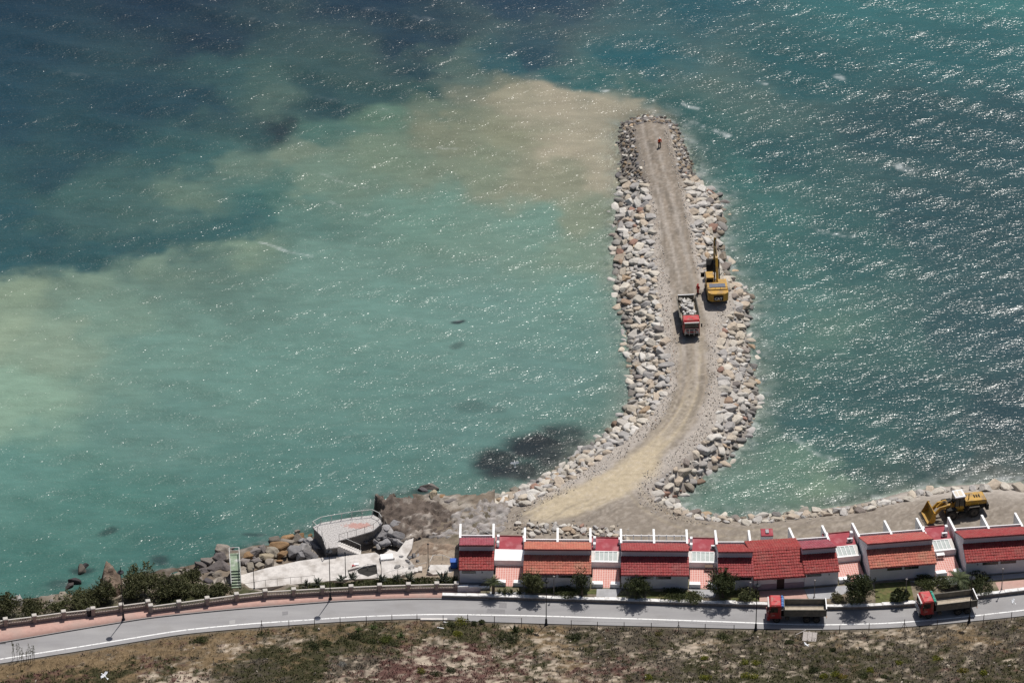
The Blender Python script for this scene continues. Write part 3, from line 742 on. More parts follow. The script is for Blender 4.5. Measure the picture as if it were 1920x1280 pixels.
# ------------------------------------------------------------------ road, pavement, promenade
RZ, PZ, TZ = 5.0, 5.13, 5.55                                   # road, pavement and garden levels
def curve(ctrl, lo=-260, hi=2200, step=12):
    """photo line y(x), softened, sampled densely"""
    xs_ = np.arange(lo, hi + 1, step, dtype=float)
    c = np.array(ctrl, float)
    y = np.interp(xs_, c[:, 0], c[:, 1])
    s0, s1 = (c[1, 1] - c[0, 1]) / (c[1, 0] - c[0, 0]), (c[-1, 1] - c[-2, 1]) / (c[-1, 0] - c[-2, 0])
    y = np.where(xs_ < c[0, 0], c[0, 1] + s0 * (xs_ - c[0, 0]), y)
    y = np.where(xs_ > c[-1, 0], c[-1, 1] + s1 * (xs_ - c[-1, 0]), y)
    for _ in range(10): y[1:-1] = (y[:-2] + 2 * y[1:-1] + y[2:]) / 4
    return xs_, y
KERB = [(-260,1246),(0,1204),(140,1180),(280,1157),(430,1142),(640,1125.5),(760,1122),(830,1121.5),(1000,1126),(1240,1133.5),(1430,1139),(1545,1143),(1610,1142.5),(1715,1137),(1830,1122.5),(1920,1112),(2200,1080)]
LINE = [(-260,1276),(0,1236),(160,1211),(340,1181.5),(460,1170),(640,1158),(740,1153.5),(820,1151.7),(1000,1154.5),(1200,1160.5),(1380,1166.5),(1460,1170),(1537,1172),(1661,1169),(1760,1162),(1824,1155),(1920,1144),(2200,1108)]
EDGE = [(-260,1283),(0,1243),(160,1218),(340,1188),(460,1177),(640,1164.5),(740,1160),(836,1158.5),(850,1163),(1000,1168),(1200,1173),(1400,1178),(1540,1180),(1661,1177),(1760,1170),(1830,1163),(1920,1154),(2200,1118)]
def line_w(ctrl, z, lo=-260, hi=2200, step=12):
    xs_, y = curve(ctrl, lo, hi, step)
    return np.array([P(a, b, z)[:] for a, b in zip(xs_, y)])
def strip(name, A, B, material, z0=None, label=None, cat='road', rows=1):
    V_ = []
    for k in range(rows + 1):
        V_.append(A + (B - A) * k / rows)
    V_ = np.array(V_)
    n = A.shape[0]
    if z0 is not None:                                        # skirt
        lo_ = V_[0].copy(); lo_[:, 2] = z0
        V_ = np.concatenate([lo_[None], V_])
    me = fast_mesh(name, V_.reshape(-1, 3), grid_faces(len(V_), n), False, mat=material)
    return tag(link(name, me), label, cat, kind='structure')
def road_mat():
    m, nt, bs, N, L = new_mat('asphalt')
    tc = N('ShaderNodeTexCoord')
    n1 = N('ShaderNodeTexNoise'); n1.inputs['Scale'].default_value = .5; n1.inputs['Detail'].default_value = 6
    mp = N('ShaderNodeMapping'); mp.inputs['Scale'].default_value = (.25, 1.3, 1)
    L(tc.outputs['Object'], mp.inputs['Vector']); L(mp.outputs['Vector'], n1.inputs['Vector'])
    n2 = N('ShaderNodeTexNoise'); n2.inputs['Scale'].default_value = 9; n2.inputs['Detail'].default_value = 4
    L(tc.outputs['Object'], n2.inputs['Vector'])
    r = N('ShaderNodeValToRGB')
    r.color_ramp.elements[0].position = .3; r.color_ramp.elements[0].color = (.25, .245, .25, 1)
    r.color_ramp.elements[1].position = .7; r.color_ramp.elements[1].color = (.315, .31, .31, 1)
    L(n1.outputs['Fac'], r.inputs['Fac'])
    mr = N('ShaderNodeMapRange'); mr.inputs['To Min'].default_value = .88; mr.inputs['To Max'].default_value = 1.12
    L(n2.outputs['Fac'], mr.inputs['Value'])
    sc_ = N('ShaderNodeVectorMath'); sc_.operation = 'SCALE'
    L(r.outputs['Color'], sc_.inputs[0]); L(mr.outputs['Result'], sc_.inputs['Scale'])
    n5 = N('ShaderNodeTexNoise'); n5.inputs['Scale'].default_value = .22; n5.inputs['Detail'].default_value = 8; n5.inputs['Roughness'].default_value = .75
    L(tc.outputs['Object'], n5.inputs['Vector'])
    r5 = N('ShaderNodeMapRange'); r5.inputs['From Min'].default_value = .5; r5.inputs['From Max'].default_value = .72; r5.inputs['To Max'].default_value = .5
    L(n5.outputs['Fac'], r5.inputs['Value'])
    m5 = N('ShaderNodeMix'); m5.data_type = 'RGBA'
    L(r5.outputs['Result'], m5.inputs['Factor']); L(sc_.outputs['Vector'], m5.inputs['A']); m5.inputs['B'].default_value = (.225, .215, .205, 1)
    L(m5.outputs['Result'], bs.inputs['Base Color'])
    bs.inputs['Roughness'].default_value = .85; bs.inputs['Specular IOR Level'].default_value = .25
    return m
M_road = road_mat()
M_white = mat('white_paint', (.80, .80, .80), .6, 1.2, .05, dirt=(.5, .48, .45), dirt_amt=.25, dirt_scale=.8)
M_whitewall = mat('white_render', (.68, .67, .69), .85, .7, .06, dirt=(.50, .49, .48), dirt_amt=.3, dirt_scale=.6)
M_pink = mat('pink_paving', (.46, .29, .245), .85, 1.6, .12, dirt=(.40, .30, .26), dirt_amt=.6, dirt_scale=.35)
M_conc = mat('pale_concrete', (.58, .555, .53), .9, 1.1, .12, .02, dirt=(.42, .40, .37), dirt_amt=.6, dirt_scale=.5)
M_grey = mat('grey_paving', (.36, .36, .37), .9, 1.0, .1, dirt=(.26, .26, .26), dirt_amt=.5, dirt_scale=.7)
M_dark = mat('dark_metal', (.02, .022, .028), .5, 0)
M_steel = mat('painted_steel', (.62, .62, .60), .5, 3, .12, dirt=(.30, .22, .16), dirt_amt=.5, dirt_scale=2.0)
kerb_r, edge_r = line_w(KERB, RZ), line_w(EDGE, RZ)
strip('road', edge_r, kerb_r, M_road, label='grey two-lane coast road running past the houses', rows=3)
l0, l1 = line_w(LINE, RZ + .006), line_w([(a, b - 2.0) for a, b in LINE], RZ + .006)
def line_mat():
    m, nt, bs, N, L = new_mat('road_line_paint')
    n = N('ShaderNodeTexNoise'); n.inputs['Scale'].default_value = 3.0; n.inputs['Detail'].default_value = 6
    tc = N('ShaderNodeTexCoord'); L(tc.outputs['Object'], n.inputs['Vector'])
    r = N('ShaderNodeValToRGB')
    r.color_ramp.elements[0].position = .33; r.color_ramp.elements[0].color = (.36, .36, .36, 1)
    r.color_ramp.elements[1].position = .45; r.color_ramp.elements[1].color = (.74, .74, .73, 1)
    L(n.outputs['Fac'], r.inputs['Fac']); L(r.outputs['Color'], bs.inputs['Base Color'])
    return m
strip('road_marking', l0, l1, line_mat(), label='white line along the landward edge of the road', cat='road marking')
# road patches and gully grates
def px_quad(name, pts, z, material, parent=None, kind='structure', label=None, cat=None, th=None):
    w = [P(a, b, z) for a, b in pts]
    mb = MB()
    if th:
        n = len(w)
        lo_ = [p - Vector((0, 0, th)) for p in w]
        mb.add(w + lo_, [tuple(range(n)), tuple(range(2 * n - 1, n - 1, -1))] + [(i, n + i, n + (i + 1) % n, (i + 1) % n) for i in range(n)])
    else:
        mb.add(w, [tuple(range(len(w)))])
    o = mb.build(name, material, parent)
    if parent is None: tag(o, label, cat, kind=kind)
    return o
M_patch = mat('asphalt_patch', (.215, .21, .215), .85, 3, .12)
px_quad('road_patch', [(914,1140),(947,1142),(947,1150),(912,1148)], RZ + .005, M_patch, label='darker repair patch in the road surface', cat='road patch')
px_quad('road_patch', [(936,1128),(950,1129),(950,1139.5),(935,1139)], RZ + .005, M_patch, label='small dark repair patch below the palm', cat='road patch')
px_quad('road_patch', [(529,1146),(540,1145),(540,1152),(529,1153)], RZ + .005, M_patch, label='square dark patch in the road below the lamp', cat='road patch')
px_quad('road_patch', [(430,1163),(441,1161),(441,1168),(430,1170)], RZ + .005, mat('faded_patch', (.34, .335, .33), .85), label='pale square cover set in the road', cat='road patch')
for (x, y, lab) in ((565.5, 1130.5, 'gully grate in the gutter near the tall lamp'), (5, 1204, 'gully grate in the gutter at the left edge')):
    c = P(x, y, RZ + .01)
    mb = MB().box(-.42, .42, -.28, .28, 0, .02)
    g = tag(mb.build('drain_grate', mat('drain_frame', (.10, .10, .10), .7), None, loc=c, rotz=.08), lab, 'drain grate')
    for i in range(5):
        MB().box(-.36 + i * .16, -.28 + i * .16, -.22, .22, .02, .035).build('bar', M_dark, g)
# pavement with kerb
SB = [(-260,1212),(11,1174),(65,1167.5),(120,1160),(175,1154),(228,1147.5),(279,1145),(336,1141),(389,1134),(444,1127),(497.5,1121),(551,1118),(605,1115),(658,1112),(712,1110),(766,1108.5),(819,1107),(856,1107),(905,1108)]
kerb_p = line_w(KERB, PZ, -260, 916); sb_p = line_w([(a, b - 5) for a, b in SB], PZ, -260, 916)
strip('pavement', kerb_p, sb_p, M_pink, z0=RZ - .05, label='pink paved promenade beside the balustrade', cat='pavement', rows=2)
kerb2 = kerb_p.copy(); kerb2[:, 1] += .16; kerb2[:, 2] += .004
k3 = kerb_p.copy(); k3[:, 2] += .004
strip('kerb', k3, kerb2, mat('kerb_stone', (.33, .31, .30), .9, 2, .1), z0=RZ - .05, label='kerb stones along the pink promenade', cat='kerb')

# ------------------------------------------------------------------ garden terrace in front of the houses and its white retaining wall
kw = line_w(KERB, RZ, 829, 2100)
back = kw.copy(); back[:, 1] = np.maximum(kw[:, 1] + 5, P(1200, 1085, TZ).y)
front = kw.copy(); front[:, 1] += .3; front[:, 2] = TZ; back[:, 2] = TZ
M_soil = mat('dry_soil', (.20, .165, .12), .95, 1.5, .3, .04, dirt=(.09, .10, .045), dirt_amt=.9, dirt_scale=.5)
strip('garden_ground', front[6:], back[6:], M_soil, z0=3.0, label='raised garden strip between the road wall and the houses', cat='ground', rows=4)
def wall_along(name, W, z0, z1, th, material, label, bumpy=0.0, cat='wall', r_=random.Random(3)):
    n = len(W)
    A = W.copy(); A[:, 2] = z0
    B = W.copy(); B[:, 2] = z1
    Cc = W.copy(); Cc[:, 1] += th; Cc[:, 2] = z1
    D = W.copy(); D[:, 1] += th; D[:, 2] = z0
    if bumpy:
        for q in range(n):
            h = r_.uniform(-bumpy, bumpy * .4); B[q, 2] += h; Cc[q, 2] += h; Cc[q, 1] += r_.uniform(0, th * .5)
    V_ = np.stack([A, B, Cc, D])
    F = grid_faces(4, n).tolist() + [[0, n, 2 * n, 3 * n], [n - 1, 2 * n - 1, 3 * n - 1, 4 * n - 1]]
    mb = MB().add(V_.reshape(-1, 3), F)
    return mb.build(name, material), mb
M_stone = mat('dark_stone_wall', (.24, .21, .19), .95, 3.0, .3, .05)
M_cope = mat('whitewashed_coping', (.74, .73, .72), .8, 2.2, .08, .02, dirt=(.36, .34, .31), dirt_amt=.7, dirt_scale=1.6)
rw = thing('retaining_wall', 'low dark retaining wall with a whitewashed top along the road', 'wall')
kw2 = line_w(KERB, RZ, 829, 2100, 5)
o, _ = wall_along('wall_face', kw2, RZ - .1, 5.50, .30, M_stone, '')
o.parent = rw
r_ = random.Random(8)
i = 0
while i < len(kw2) - 4:                                          # coping stones, each its own piece
    j = min(len(kw2) - 1, i + (9 if kw2[i, 0] < 3 else r_.choice((3, 4, 4, 5))))
    a, b = Vector(kw2[i]), Vector(kw2[j])
    d = (b - a).normalized(); nrm = Vector((-d.y, d.x, 0))
    M = Matrix.Translation((a.x, a.y, 0)) @ Matrix(((d.x, nrm.x, 0, 0), (d.y, nrm.y, 0, 0), (0, 0, 1, 0), (0, 0, 0, 1)))
    w = .58 + (r_.uniform(-.12, .14) if kw2[i, 0] > 3 else 0)
    MB().cbox(.01, (b - a).length - .01, -.04, w, 5.503, 5.62 + r_.uniform(-.03, .02), .03, M).build('coping_stone', M_cope, rw)
    i = j

# ------------------------------------------------------------------ natural shore on the left
sx, sy = np.arange(-92, 4, .45), np.arange(-78, -22, .45)
X, Y = np.meshgrid(sx, sy)
wob = lambda a, s: (fbm(X / a, Y / a, s) - .5)
Z = shore_height(X + 1.5 * wob(4, 71), Y + 1.5 * wob(4, 72))
n1, n2, n3 = fbm(X / 2.2, Y / 2.2, 73), fbm(X / .8, Y / .8, 74), vnoise(X / .45, Y / .45, 75)
rough = smooth(5.2, 4.0, Z) * smooth(-2, 0, Z)
Z = Z + rough * (.7 * (n1 - .5) + .35 * (n2 - .5))
sw = shore_w[np.argsort(shore_w[:, 0])]
off = Y - np.interp(X, sw[:, 0], sw[:, 1])
Z = np.where(off > 0, np.minimum(Z, .25 - .55 * off), Z)
Z = np.minimum(Z, 4.97)
pxx, pyy = to_px(X, Y, Z)
C = np.ones(X.shape + (3,)) * np.array(srgb(132, 120, 106)) * .75
lay(smooth(.5, .7, n1), np.array(srgb(168, 160, 150)) * .8)
lay(smooth(.55, .75, n2) * .8, np.array(srgb(92, 84, 76)) * .7)
veg = smooth(2.2, 3.4, Z) * (1 - smooth(560, 640, pxx) * 0)
lay(veg * smooth(.3, .55, n1 * .6 + n2 * .4), np.array(srgb(82, 84, 56)) * .6)
lay((1 - smooth(.2, .9, Z)) * .6, np.array(srgb(70, 60, 50)) * .6)
sand = (smooth(720, 780, pxx)) * smooth(1000, 1040, pyy) * (1 - smooth(1085, 1095, pyy))
lay(sand * .8, np.array(srgb(172, 156, 140)) * .8)
C *= (.85 + .3 * n3)[..., None]
V = np.stack([X.ravel(), Y.ravel(), Z.ravel()], 1)
kerb_y = np.interp(X, *(lambda w: (w[:, 0], w[:, 1]))(line_w([(a, b - 5) for a, b in SB], PZ, -260, 1100)))
keep = (Z > -2.4) & (Y > kerb_y - .5) & (to_px(X, Y, Z)[0] < np.where(to_px(X, Y, Z)[1] < 985, 928, 972))
v, f, c = compact(V, grid_faces(*X.shape, keep[:-1, :-1] & keep[1:, 1:]), C.reshape(-1, 3))
M_shore = mat_col('rocky_shore', .95, 1.5, .22, .08, 5.0)
tag(link('shore_slope', fast_mesh('shore_slope', v, f, True, c, M_shore)), 'rough natural slope between the promenade and the sea', 'slope', kind='structure')

def crag(name, label, outline, zpts, zo, seed, cols, amp=.5, edge=1.2, base=-1.0, step=.3, strata=0.0):
    """natural rock: flat-topped heightfield with a broken rim, thick down to its base"""
    poly = PL(outline, zo)
    x0, y0 = poly.min(0) - 1.5; x1, y1 = poly.max(0) + 1.5
    X, Y = np.meshgrid(np.arange(x0, x1, step), np.arange(y0, y1, step))
    n1, n2, n3 = fbm(X / 2.6, Y / 2.6, seed), fbm(X / .9, Y / .9, seed + 1), vnoise(X / .35, Y / .35, seed + 2)
    d = -sdist(X + 1.6 * (n1 - .5) * 2, Y + 1.6 * (fbm(X / 2, Y / 2, seed + 5) - .5) * 2, poly)
    zp = np.array([P(a, b, c)[:] for a, b, c in zpts])
    top = idw(X, Y, zp[:, :2], zp[:, 2], 3.0, .5).reshape(X.shape)
    ridge = 1 - np.abs(2 * fbm(X / 1.3, Y / 1.3, seed + 9, 3) - 1)
    top = top + amp * (n1 - .5) + amp * .7 * (n2 - .5) + .26 * (n3 - .5) - .55 * smooth(.86, .99, ridge)
    if strata: top = top + strata * np.abs(((X * .5 + Y * 1.1 + 2.5 * n1) % 1.0) - .5)
    e = smooth(-.1, edge, d + .5 * (n2 - .5))
    Z = base + (top - base) * e
    keep = (d > -.5)
    C = np.ones(X.shape + (3,)) * np.array(cols[0])
    C = C * (1 - smooth(.48, .62, n2)[..., None]) + np.array(cols[1]) * smooth(.48, .62, n2)[..., None]
    w = (smooth(.54, .62, n1 * .4 + n2 * .6))[..., None]
    C = C * (1 - w) + np.array(cols[2]) * w
    if strata:
        band = np.abs(((X * .35 + Y * .8 + 3.5 * n1) % 1.4) / .7 - 1)
        C = C * (.72 + .5 * band)[..., None]
    C = C * (.8 + .4 * n3)[..., None]
    C = C * (1 - .5 * (1 - smooth(0.0, .6, Z)))[..., None]
    V = np.stack([X.ravel(), Y.ravel(), Z.ravel()], 1)
    v, f, c = compact(V, grid_faces(*X.shape, keep[:-1, :-1] & keep[1:, 1:]), C.reshape(-1, 3))
    me = fast_mesh(name, v, f, False, c, M_shore)
    return tag(link(name, me), label, 'rock')
BR = [tuple(np.array(srgb(112, 101, 93)) * .8), tuple(np.array(srgb(84, 75, 69)) * .8), tuple(np.array(srgb(158, 149, 140)) * .85)]
GR = [tuple(np.array(srgb(158, 152, 148)) * .8), tuple(np.array(srgb(138, 130, 122)) * .8), tuple(np.array(srgb(176, 172, 168)) * .8)]
crag('rock_outcrop', 'broad brown weathered rock shelf standing in the water beside the bathing platform',
     [(699,936),(710,923),(735,920),(770,930),(805,932),(840,948),(872,962),(850,990),(815,1006),(775,1018),(748,1006),(730,988),(712,968),(702,954)],
     [(710,930,2.9),(735,930,2.8),(770,940,2.5),(800,950,2.5),(830,960,2.6),(740,965,2.2),(780,985,2.4),(810,990,2.6),(760,1000,2.3),(860,962,2.5)], 2.6, 401, BR, 1.0, .35)
crag('rock_ledge', 'pale grey folded rock ledge between the brown shelf and the groyne foot',
     [(842,966),(870,944),(905,934),(936,932),(954,944),(966,962),(972,992),(950,1004),(900,1012),(850,1010),(800,1012),(805,1000),(835,988)],
     [(860,960,2.5),(900,945,2.6),(945,950,2.6),(900,980,2.9),(850,990,2.6),(960,985,2.8),(900,1005,3.0),(820,1006,2.4)], 2.6, 431, GR, .45, .6, strata=.4)
crag('earth_bank', 'brown earthy bank sloping down behind the first house',
     [(775,1018),(800,1012),(850,1012),(900,1010),(960,1003),(960,1030),(862,1045),(790,1048),(770,1035)],
     [(790,1030,2.9),(850,1025,3.1),(900,1018,3.1),(950,1010,3.0),(800,1044,3.2)], 3.0, 461, [tuple(np.array(srgb(150, 132, 116)) * .8), tuple(np.array(srgb(130, 114, 100)) * .8), tuple(np.array(srgb(176, 164, 150)) * .8)], .25, .8, 1.5)
crag('sea_stack', 'tall tawny pinnacle of rock at the water below the left lamp',
     [(172,1062),(180,1050),(192,1046),(206,1050),(222,1062),(236,1078),(240,1100),(215,1108),(185,1104),(172,1088)],
     [(190,1050,4.0),(205,1056,4.1),(220,1070,3.4),(195,1080,2.8),(230,1090,2.2)], 3.0, 481, [tuple(np.array(srgb(134, 118, 104)) * .8), tuple(np.array(srgb(112, 96, 84)) * .8), tuple(np.array(srgb(150, 138, 126)) * .8)], .9, 1.3, -1.0, .25)
crag('pale_rock', 'smooth pale grey rock at the water in the lower left corner',
     [(12,1122),(30,1116),(48,1118),(56,1130),(44,1142),(18,1142),(8,1132)],
     [(30,1122,1.8),(45,1130,1.4),(20,1132,1.4)], 1.2, 491, [tuple(np.array(srgb(160, 156, 154)) * .8), tuple(np.array(srgb(140, 136, 134)) * .8), tuple(np.array(srgb(180, 176, 172)) * .8)], .3, .8, -.8, .25)
lay_ = None
# loose rocks of the natural shore
DARKS = [srgb(96, 90, 90), srgb(110, 102, 98), srgb(126, 118, 110), srgb(140, 130, 118)]
MIDS = [srgb(150, 140, 124), srgb(136, 126, 114), srgb(128, 120, 114), srgb(160, 146, 122), srgb(150, 120, 88)]
LIGHT = [srgb(146, 142, 140), srgb(132, 128, 126), srgb(160, 155, 150), srgb(118, 113, 110)]
def rock_group(name, label, rocks, pal, seed, fill=0):
    t = thing(name, label, 'rocks'); r = random.Random(seed)
    for (x, y, z, q) in rocks:
        o = link('boulder', BOULDERS[r.randrange(14)], t)
        o.matrix_world = rock_matrix(r, P(x, y, z), q) @ Matrix.Diagonal((1, 1, 1.35, 1)); o.color = (*rock_color(r, z, pal), 1)
    for i in range(fill):
        x, y, z, q = r.choice(rocks)
        x += r.gauss(0, 9); y += r.gauss(0, 6)
        o = link('boulder', BOULDERS[r.randrange(14)], t)
        o.matrix_world = rock_matrix(r, P(x, y, z - .35), r.uniform(.3, .55)); o.color = (*rock_color(r, z, pal), 1)
rock_group('shore_rocks', 'dark grey jumbled rocks left of the green bathing stairs', [(388,1052,1.0,1.0),(412,1046,1.1,1.3),(420,1034,.7,1.2),(402,1066,1.3,1.2),(383,1072,1.2,1.0),(396,1078,1.6,.8),(408,1080,1.6,.7),(372,1086,1.6,.9),(420,1062,1.3,1.2),(390,1090,2.0,.8),(376,1060,.9,.9),(430,1046,.9,1.1),(408,1092,2.1,.7),(368,1074,.8,.7),(352,1070,.5,.6),(322,1082,.6,.6)], DARKS, 61, 22)
rock_group('shore_rocks', 'brown and ochre boulders between the green stairs and the platform', [(465,1042,1.2,.9),(458,1054,1.2,1.0),(480,1036,1.1,1.0),(492,1032,1.1,1.1),(478,1052,1.6,.8),(500,1045,1.5,1.1),(512,1036,1.3,1.1),(505,1056,1.8,1.0),(520,1024,1.0,1.3),(538,1018,.8,1.1),(552,1010,.7,1.1),(565,1008,.6,.8),(530,1040,1.6,.9),(540,1010,.5,1.0),(515,1012,.3,.9),(488,1060,1.8,.7),(470,1064,1.8,.8)], MIDS, 62, 22)
rock_group('shore_rocks', 'pale grey rocks tumbled against the foot of the bathing platform', [(552,1034,1.5,1.5),(570,1030,1.6,1.3),(583,1042,1.8,1.0),(562,1042,1.8,1.1),(588,1018,1.3,1.4),(598,1012,1.2,1.2),(578,1020,1.2,.9),(590,1044,1.9,.7)], LIGHT, 63, 18)
rock_group('shore_rocks', 'large cracked grey rocks right of the bathing platform', [(714,1005,2.0,.9),(726,992,2.0,1.0),(735,1012,2.2,.9),(748,1005,2.0,1.0),(722,1018,2.4,.8),(742,985,1.8,1.0),(708,1016,2.2,.7),(754,1018,2.2,.8),(732,1000,2.1,.9),(718,996,1.9,.8),(745,1016,2.3,.7),(728,1010,2.3,.8)], LIGHT, 64, 46)
rock_group('shore_rocks', 'ochre and slab-like rocks at the seaward edge of the brown shelf', [(812,928,1.3,.9),(818,938,1.4,1.0),(826,934,1.2,.8),(848,944,1.2,1.2),(862,950,1.4,1.0),(838,950,1.2,.9)], MIDS, 65, 6)
rock_group('shore_rocks', 'small ochre rocks in the bushes below the promenade', [(120,1118,.9,1.0),(126,1126,1.3,.8),(60,1132,1.2,.6),(330,1078,.8,.7),(345,1074,.8,.8),(360,1080,1.4,.7),(300,1088,.6,.6),(96,1128,1.0,.5)], MIDS, 66, 10)

rock_group('shore_rocks', 'scattered pale rubble between the platform rocks and the earthy bank', [(758,1036,2.2,.5),(768,1030,2.3,.4),(752,1046,2.3,.5),(776,1042,2.5,.4),(764,1052,2.5,.45),(738,1048,2.4,.4),(732,1040,2.3,.5),(784,1052,2.8,.35),(746,1062,2.5,.5),(772,1062,2.7,.6)], LIGHT, 67, 26)
rock_group('shore_rocks', 'dark half-drowned rocks off the left shore', [(150,1068,.0,1.0),(160,1062,-.1,.8),(140,1092,.1,.9),(130,1098,.1,.7),(805,917,-.3,1.3),(792,920,-.3,1.0)], DARKS, 68, 0)
# ------------------------------------------------------------------ the red-roofed houses
def tile_mat(name, c, c2):
    m, nt, bs, N, L = new_mat(name)
    tc = N('ShaderNodeTexCoord')
    n = N('ShaderNodeTexNoise'); n.inputs['Scale'].default_value = 1.3; n.inputs['Detail'].default_value = 6; n.inputs['Roughness'].default_value = .75
    L(tc.outputs['Object'], n.inputs['Vector'])
    vo = N('ShaderNodeTexVoronoi'); vo.inputs['Scale'].default_value = 3.0
    L(tc.outputs['Object'], vo.inputs['Vector'])
    r = N('ShaderNodeValToRGB')
    r.color_ramp.elements[0].position = .32; r.color_ramp.elements[0].color = (*c, 1)
    r.color_ramp.elements[1].position = .72; r.color_ramp.elements[1].color = (*c2, 1)
    L(n.outputs['Fac'], r.inputs['Fac'])
    bw = N('ShaderNodeRGBToBW'); L(vo.outputs['Color'], bw.inputs['Color'])
    mr = N('ShaderNodeMapRange'); mr.inputs['To Min'].default_value = .78; mr.inputs['To Max'].default_value = 1.2
    L(bw.outputs['Val'], mr.inputs['Value'])
    sc_ = N('ShaderNodeVectorMath'); sc_.operation = 'SCALE'
    L(r.outputs['Color'], sc_.inputs[0]); L(mr.outputs['Result'], sc_.inputs['Scale'])
    n3 = N('ShaderNodeTexNoise'); n3.inputs['Scale'].default_value = 7.0; n3.inputs['Detail'].default_value = 2
    L(tc.outputs['Object'], n3.inputs['Vector'])
    r3 = N('ShaderNodeMapRange'); r3.inputs['From Min'].default_value = .64; r3.inputs['From Max'].default_value = .74; r3.inputs['To Max'].default_value = .7
    L(n3.outputs['Fac'], r3.inputs['Value'])
    mm = N('ShaderNodeMix'); mm.data_type = 'RGBA'
    L(r3.outputs['Result'], mm.inputs['Factor']); L(sc_.outputs['Vector'], mm.inputs['A']); mm.inputs['B'].default_value = (.42, .33, .30, 1)
    n4 = N('ShaderNodeTexNoise'); n4.inputs['Scale'].default_value = .45; n4.inputs['Detail'].default_value = 6; n4.inputs['Roughness'].default_value = .7
    L(tc.outputs['Object'], n4.inputs['Vector'])
    r4 = N('ShaderNodeMapRange'); r4.inputs['From Min'].default_value = .46; r4.inputs['From Max'].default_value = .66; r4.inputs['To Max'].default_value = .42
    L(n4.outputs['Fac'], r4.inputs['Value'])
    m4 = N('ShaderNodeMix'); m4.data_type = 'RGBA'
    L(r4.outputs['Result'], m4.inputs['Factor']); L(mm.outputs['Result'], m4.inputs['A']); m4.inputs['B'].default_value = (c2[0] * .8, c2[1] * 1.5 + .03, c2[2] * 1.3 + .03, 1)
    L(m4.outputs['Result'], bs.inputs['Base Color'])
    bs.inputs['Roughness'].default_value = .72; bs.inputs['Specular IOR Level'].default_value = .35
    return m
M_tile = tile_mat('red_roof_tile', (.22, .020, .022), (.315, .05, .042))
M_tile_b = tile_mat('crimson_roof_tile', (.235, .022, .027), (.32, .058, .055))
M_tile_o = tile_mat('orange_roof_tile', (.36, .095, .065), (.47, .15, .10))
M_tile_p = tile_mat('purplish_roof_tile', (.22, .035, .055), (.32, .075, .095))
M_redfloor = mat('red_terrace_coating', (.30, .040, .055), .7, 1.0, .14, dirt=(.46, .26, .27), dirt_amt=.5, dirt_scale=.5)
M_shadewin = mat('window_glass', (.018, .02, .025), .12, 0, spec=.6)
M_frame = mat('window_frame_paint', (.10, .10, .11), .5)
M_door = mat('dark_door', (.035, .02, .02), .6, 3, .2)
M_glassp = mat('skylight_pane', (.42, .46, .44), .2, 1.5, .12, spec=.6)
M_gutter = mat('gutter_red', (.17, .025, .03), .6)
M_chim = mat('roof_box_white', (.74, .74, .74), .8, 2, .06)
def pave_mat():
    m, nt, bs, N, L = new_mat('pink_courtyard_tile')
    tc = N('ShaderNodeTexCoord')
    b = N('ShaderNodeTexBrick'); b.offset = 0.0; b.squash = 1.0
    b.inputs['Color1'].default_value = (.46, .17, .14, 1); b.inputs['Color2'].default_value = (.52, .21, .17, 1); b.inputs['Mortar'].default_value = (.58, .40, .36, 1)
    b.inputs['Scale'].default_value = 1.0; b.inputs['Mortar Size'].default_value = .055
    b.inputs['Brick Width'].default_value = .34; b.inputs['Row Height'].default_value = .40; b.inputs['Mortar Smooth'].default_value = .2
    L(tc.outputs['Object'], b.inputs['Vector']); L(b.outputs['Color'], bs.inputs['Base Color'])
    bs.inputs['Roughness'].default_value = .75
    return m
M_pave = pave_mat()
def tiled(x0, x1, ya, za, yb, zb, rows, pitch=.36, amp=.055, lap=.05, M=None):
    """pantile surface from the eave (ya,za) up to (yb,zb): half-round columns in lapped rows; closed underneath"""
    n = max(2, round((x1 - x0) / pitch)); seg = 4
    xs_ = np.linspace(x0, x1, n * seg + 1)
    prof = amp * np.abs(np.sin(np.linspace(0, n * math.pi, n * seg + 1)))
    V_, F_ = [], []
    rj = np.random.RandomState(int(abs(x1 * 1000 + yb * 77)) % 9999)
    jit = np.repeat(rj.uniform(-.016, .016, (rows, n)), seg, 1)
    jit = np.concatenate([jit, jit[:, -1:]], 1)
    for k in range(rows):
        t0, t1 = k / rows, (k + 1) / rows + .012
        for t, l in ((t0, lap), (min(t1, 1.0), 0.0)):
            V_ += [(x, ya + (yb - ya) * t, za + (zb - za) * t + p + l + q) for x, p, q in zip(xs_, prof, jit[k])]
    w = len(xs_)
    for k in range(2 * rows - 1):
        for i in range(w - 1):
            F_.append((k * w + i, k * w + i + 1, (k + 1) * w + i + 1, (k + 1) * w + i))
    mb = MB().add(V_, F_)
    th = .10
    mb.add([(x0, ya, za), (x1, ya, za), (x1, yb, zb), (x0, yb, zb), (x0, ya, za - th), (x1, ya, za - th), (x1, yb, zb - th), (x0, yb, zb - th)],
           [(4, 5, 6, 7), (0, 1, 5, 4), (1, 2, 6, 5), (2, 3, 7, 6), (3, 0, 4, 7)])
    return mb
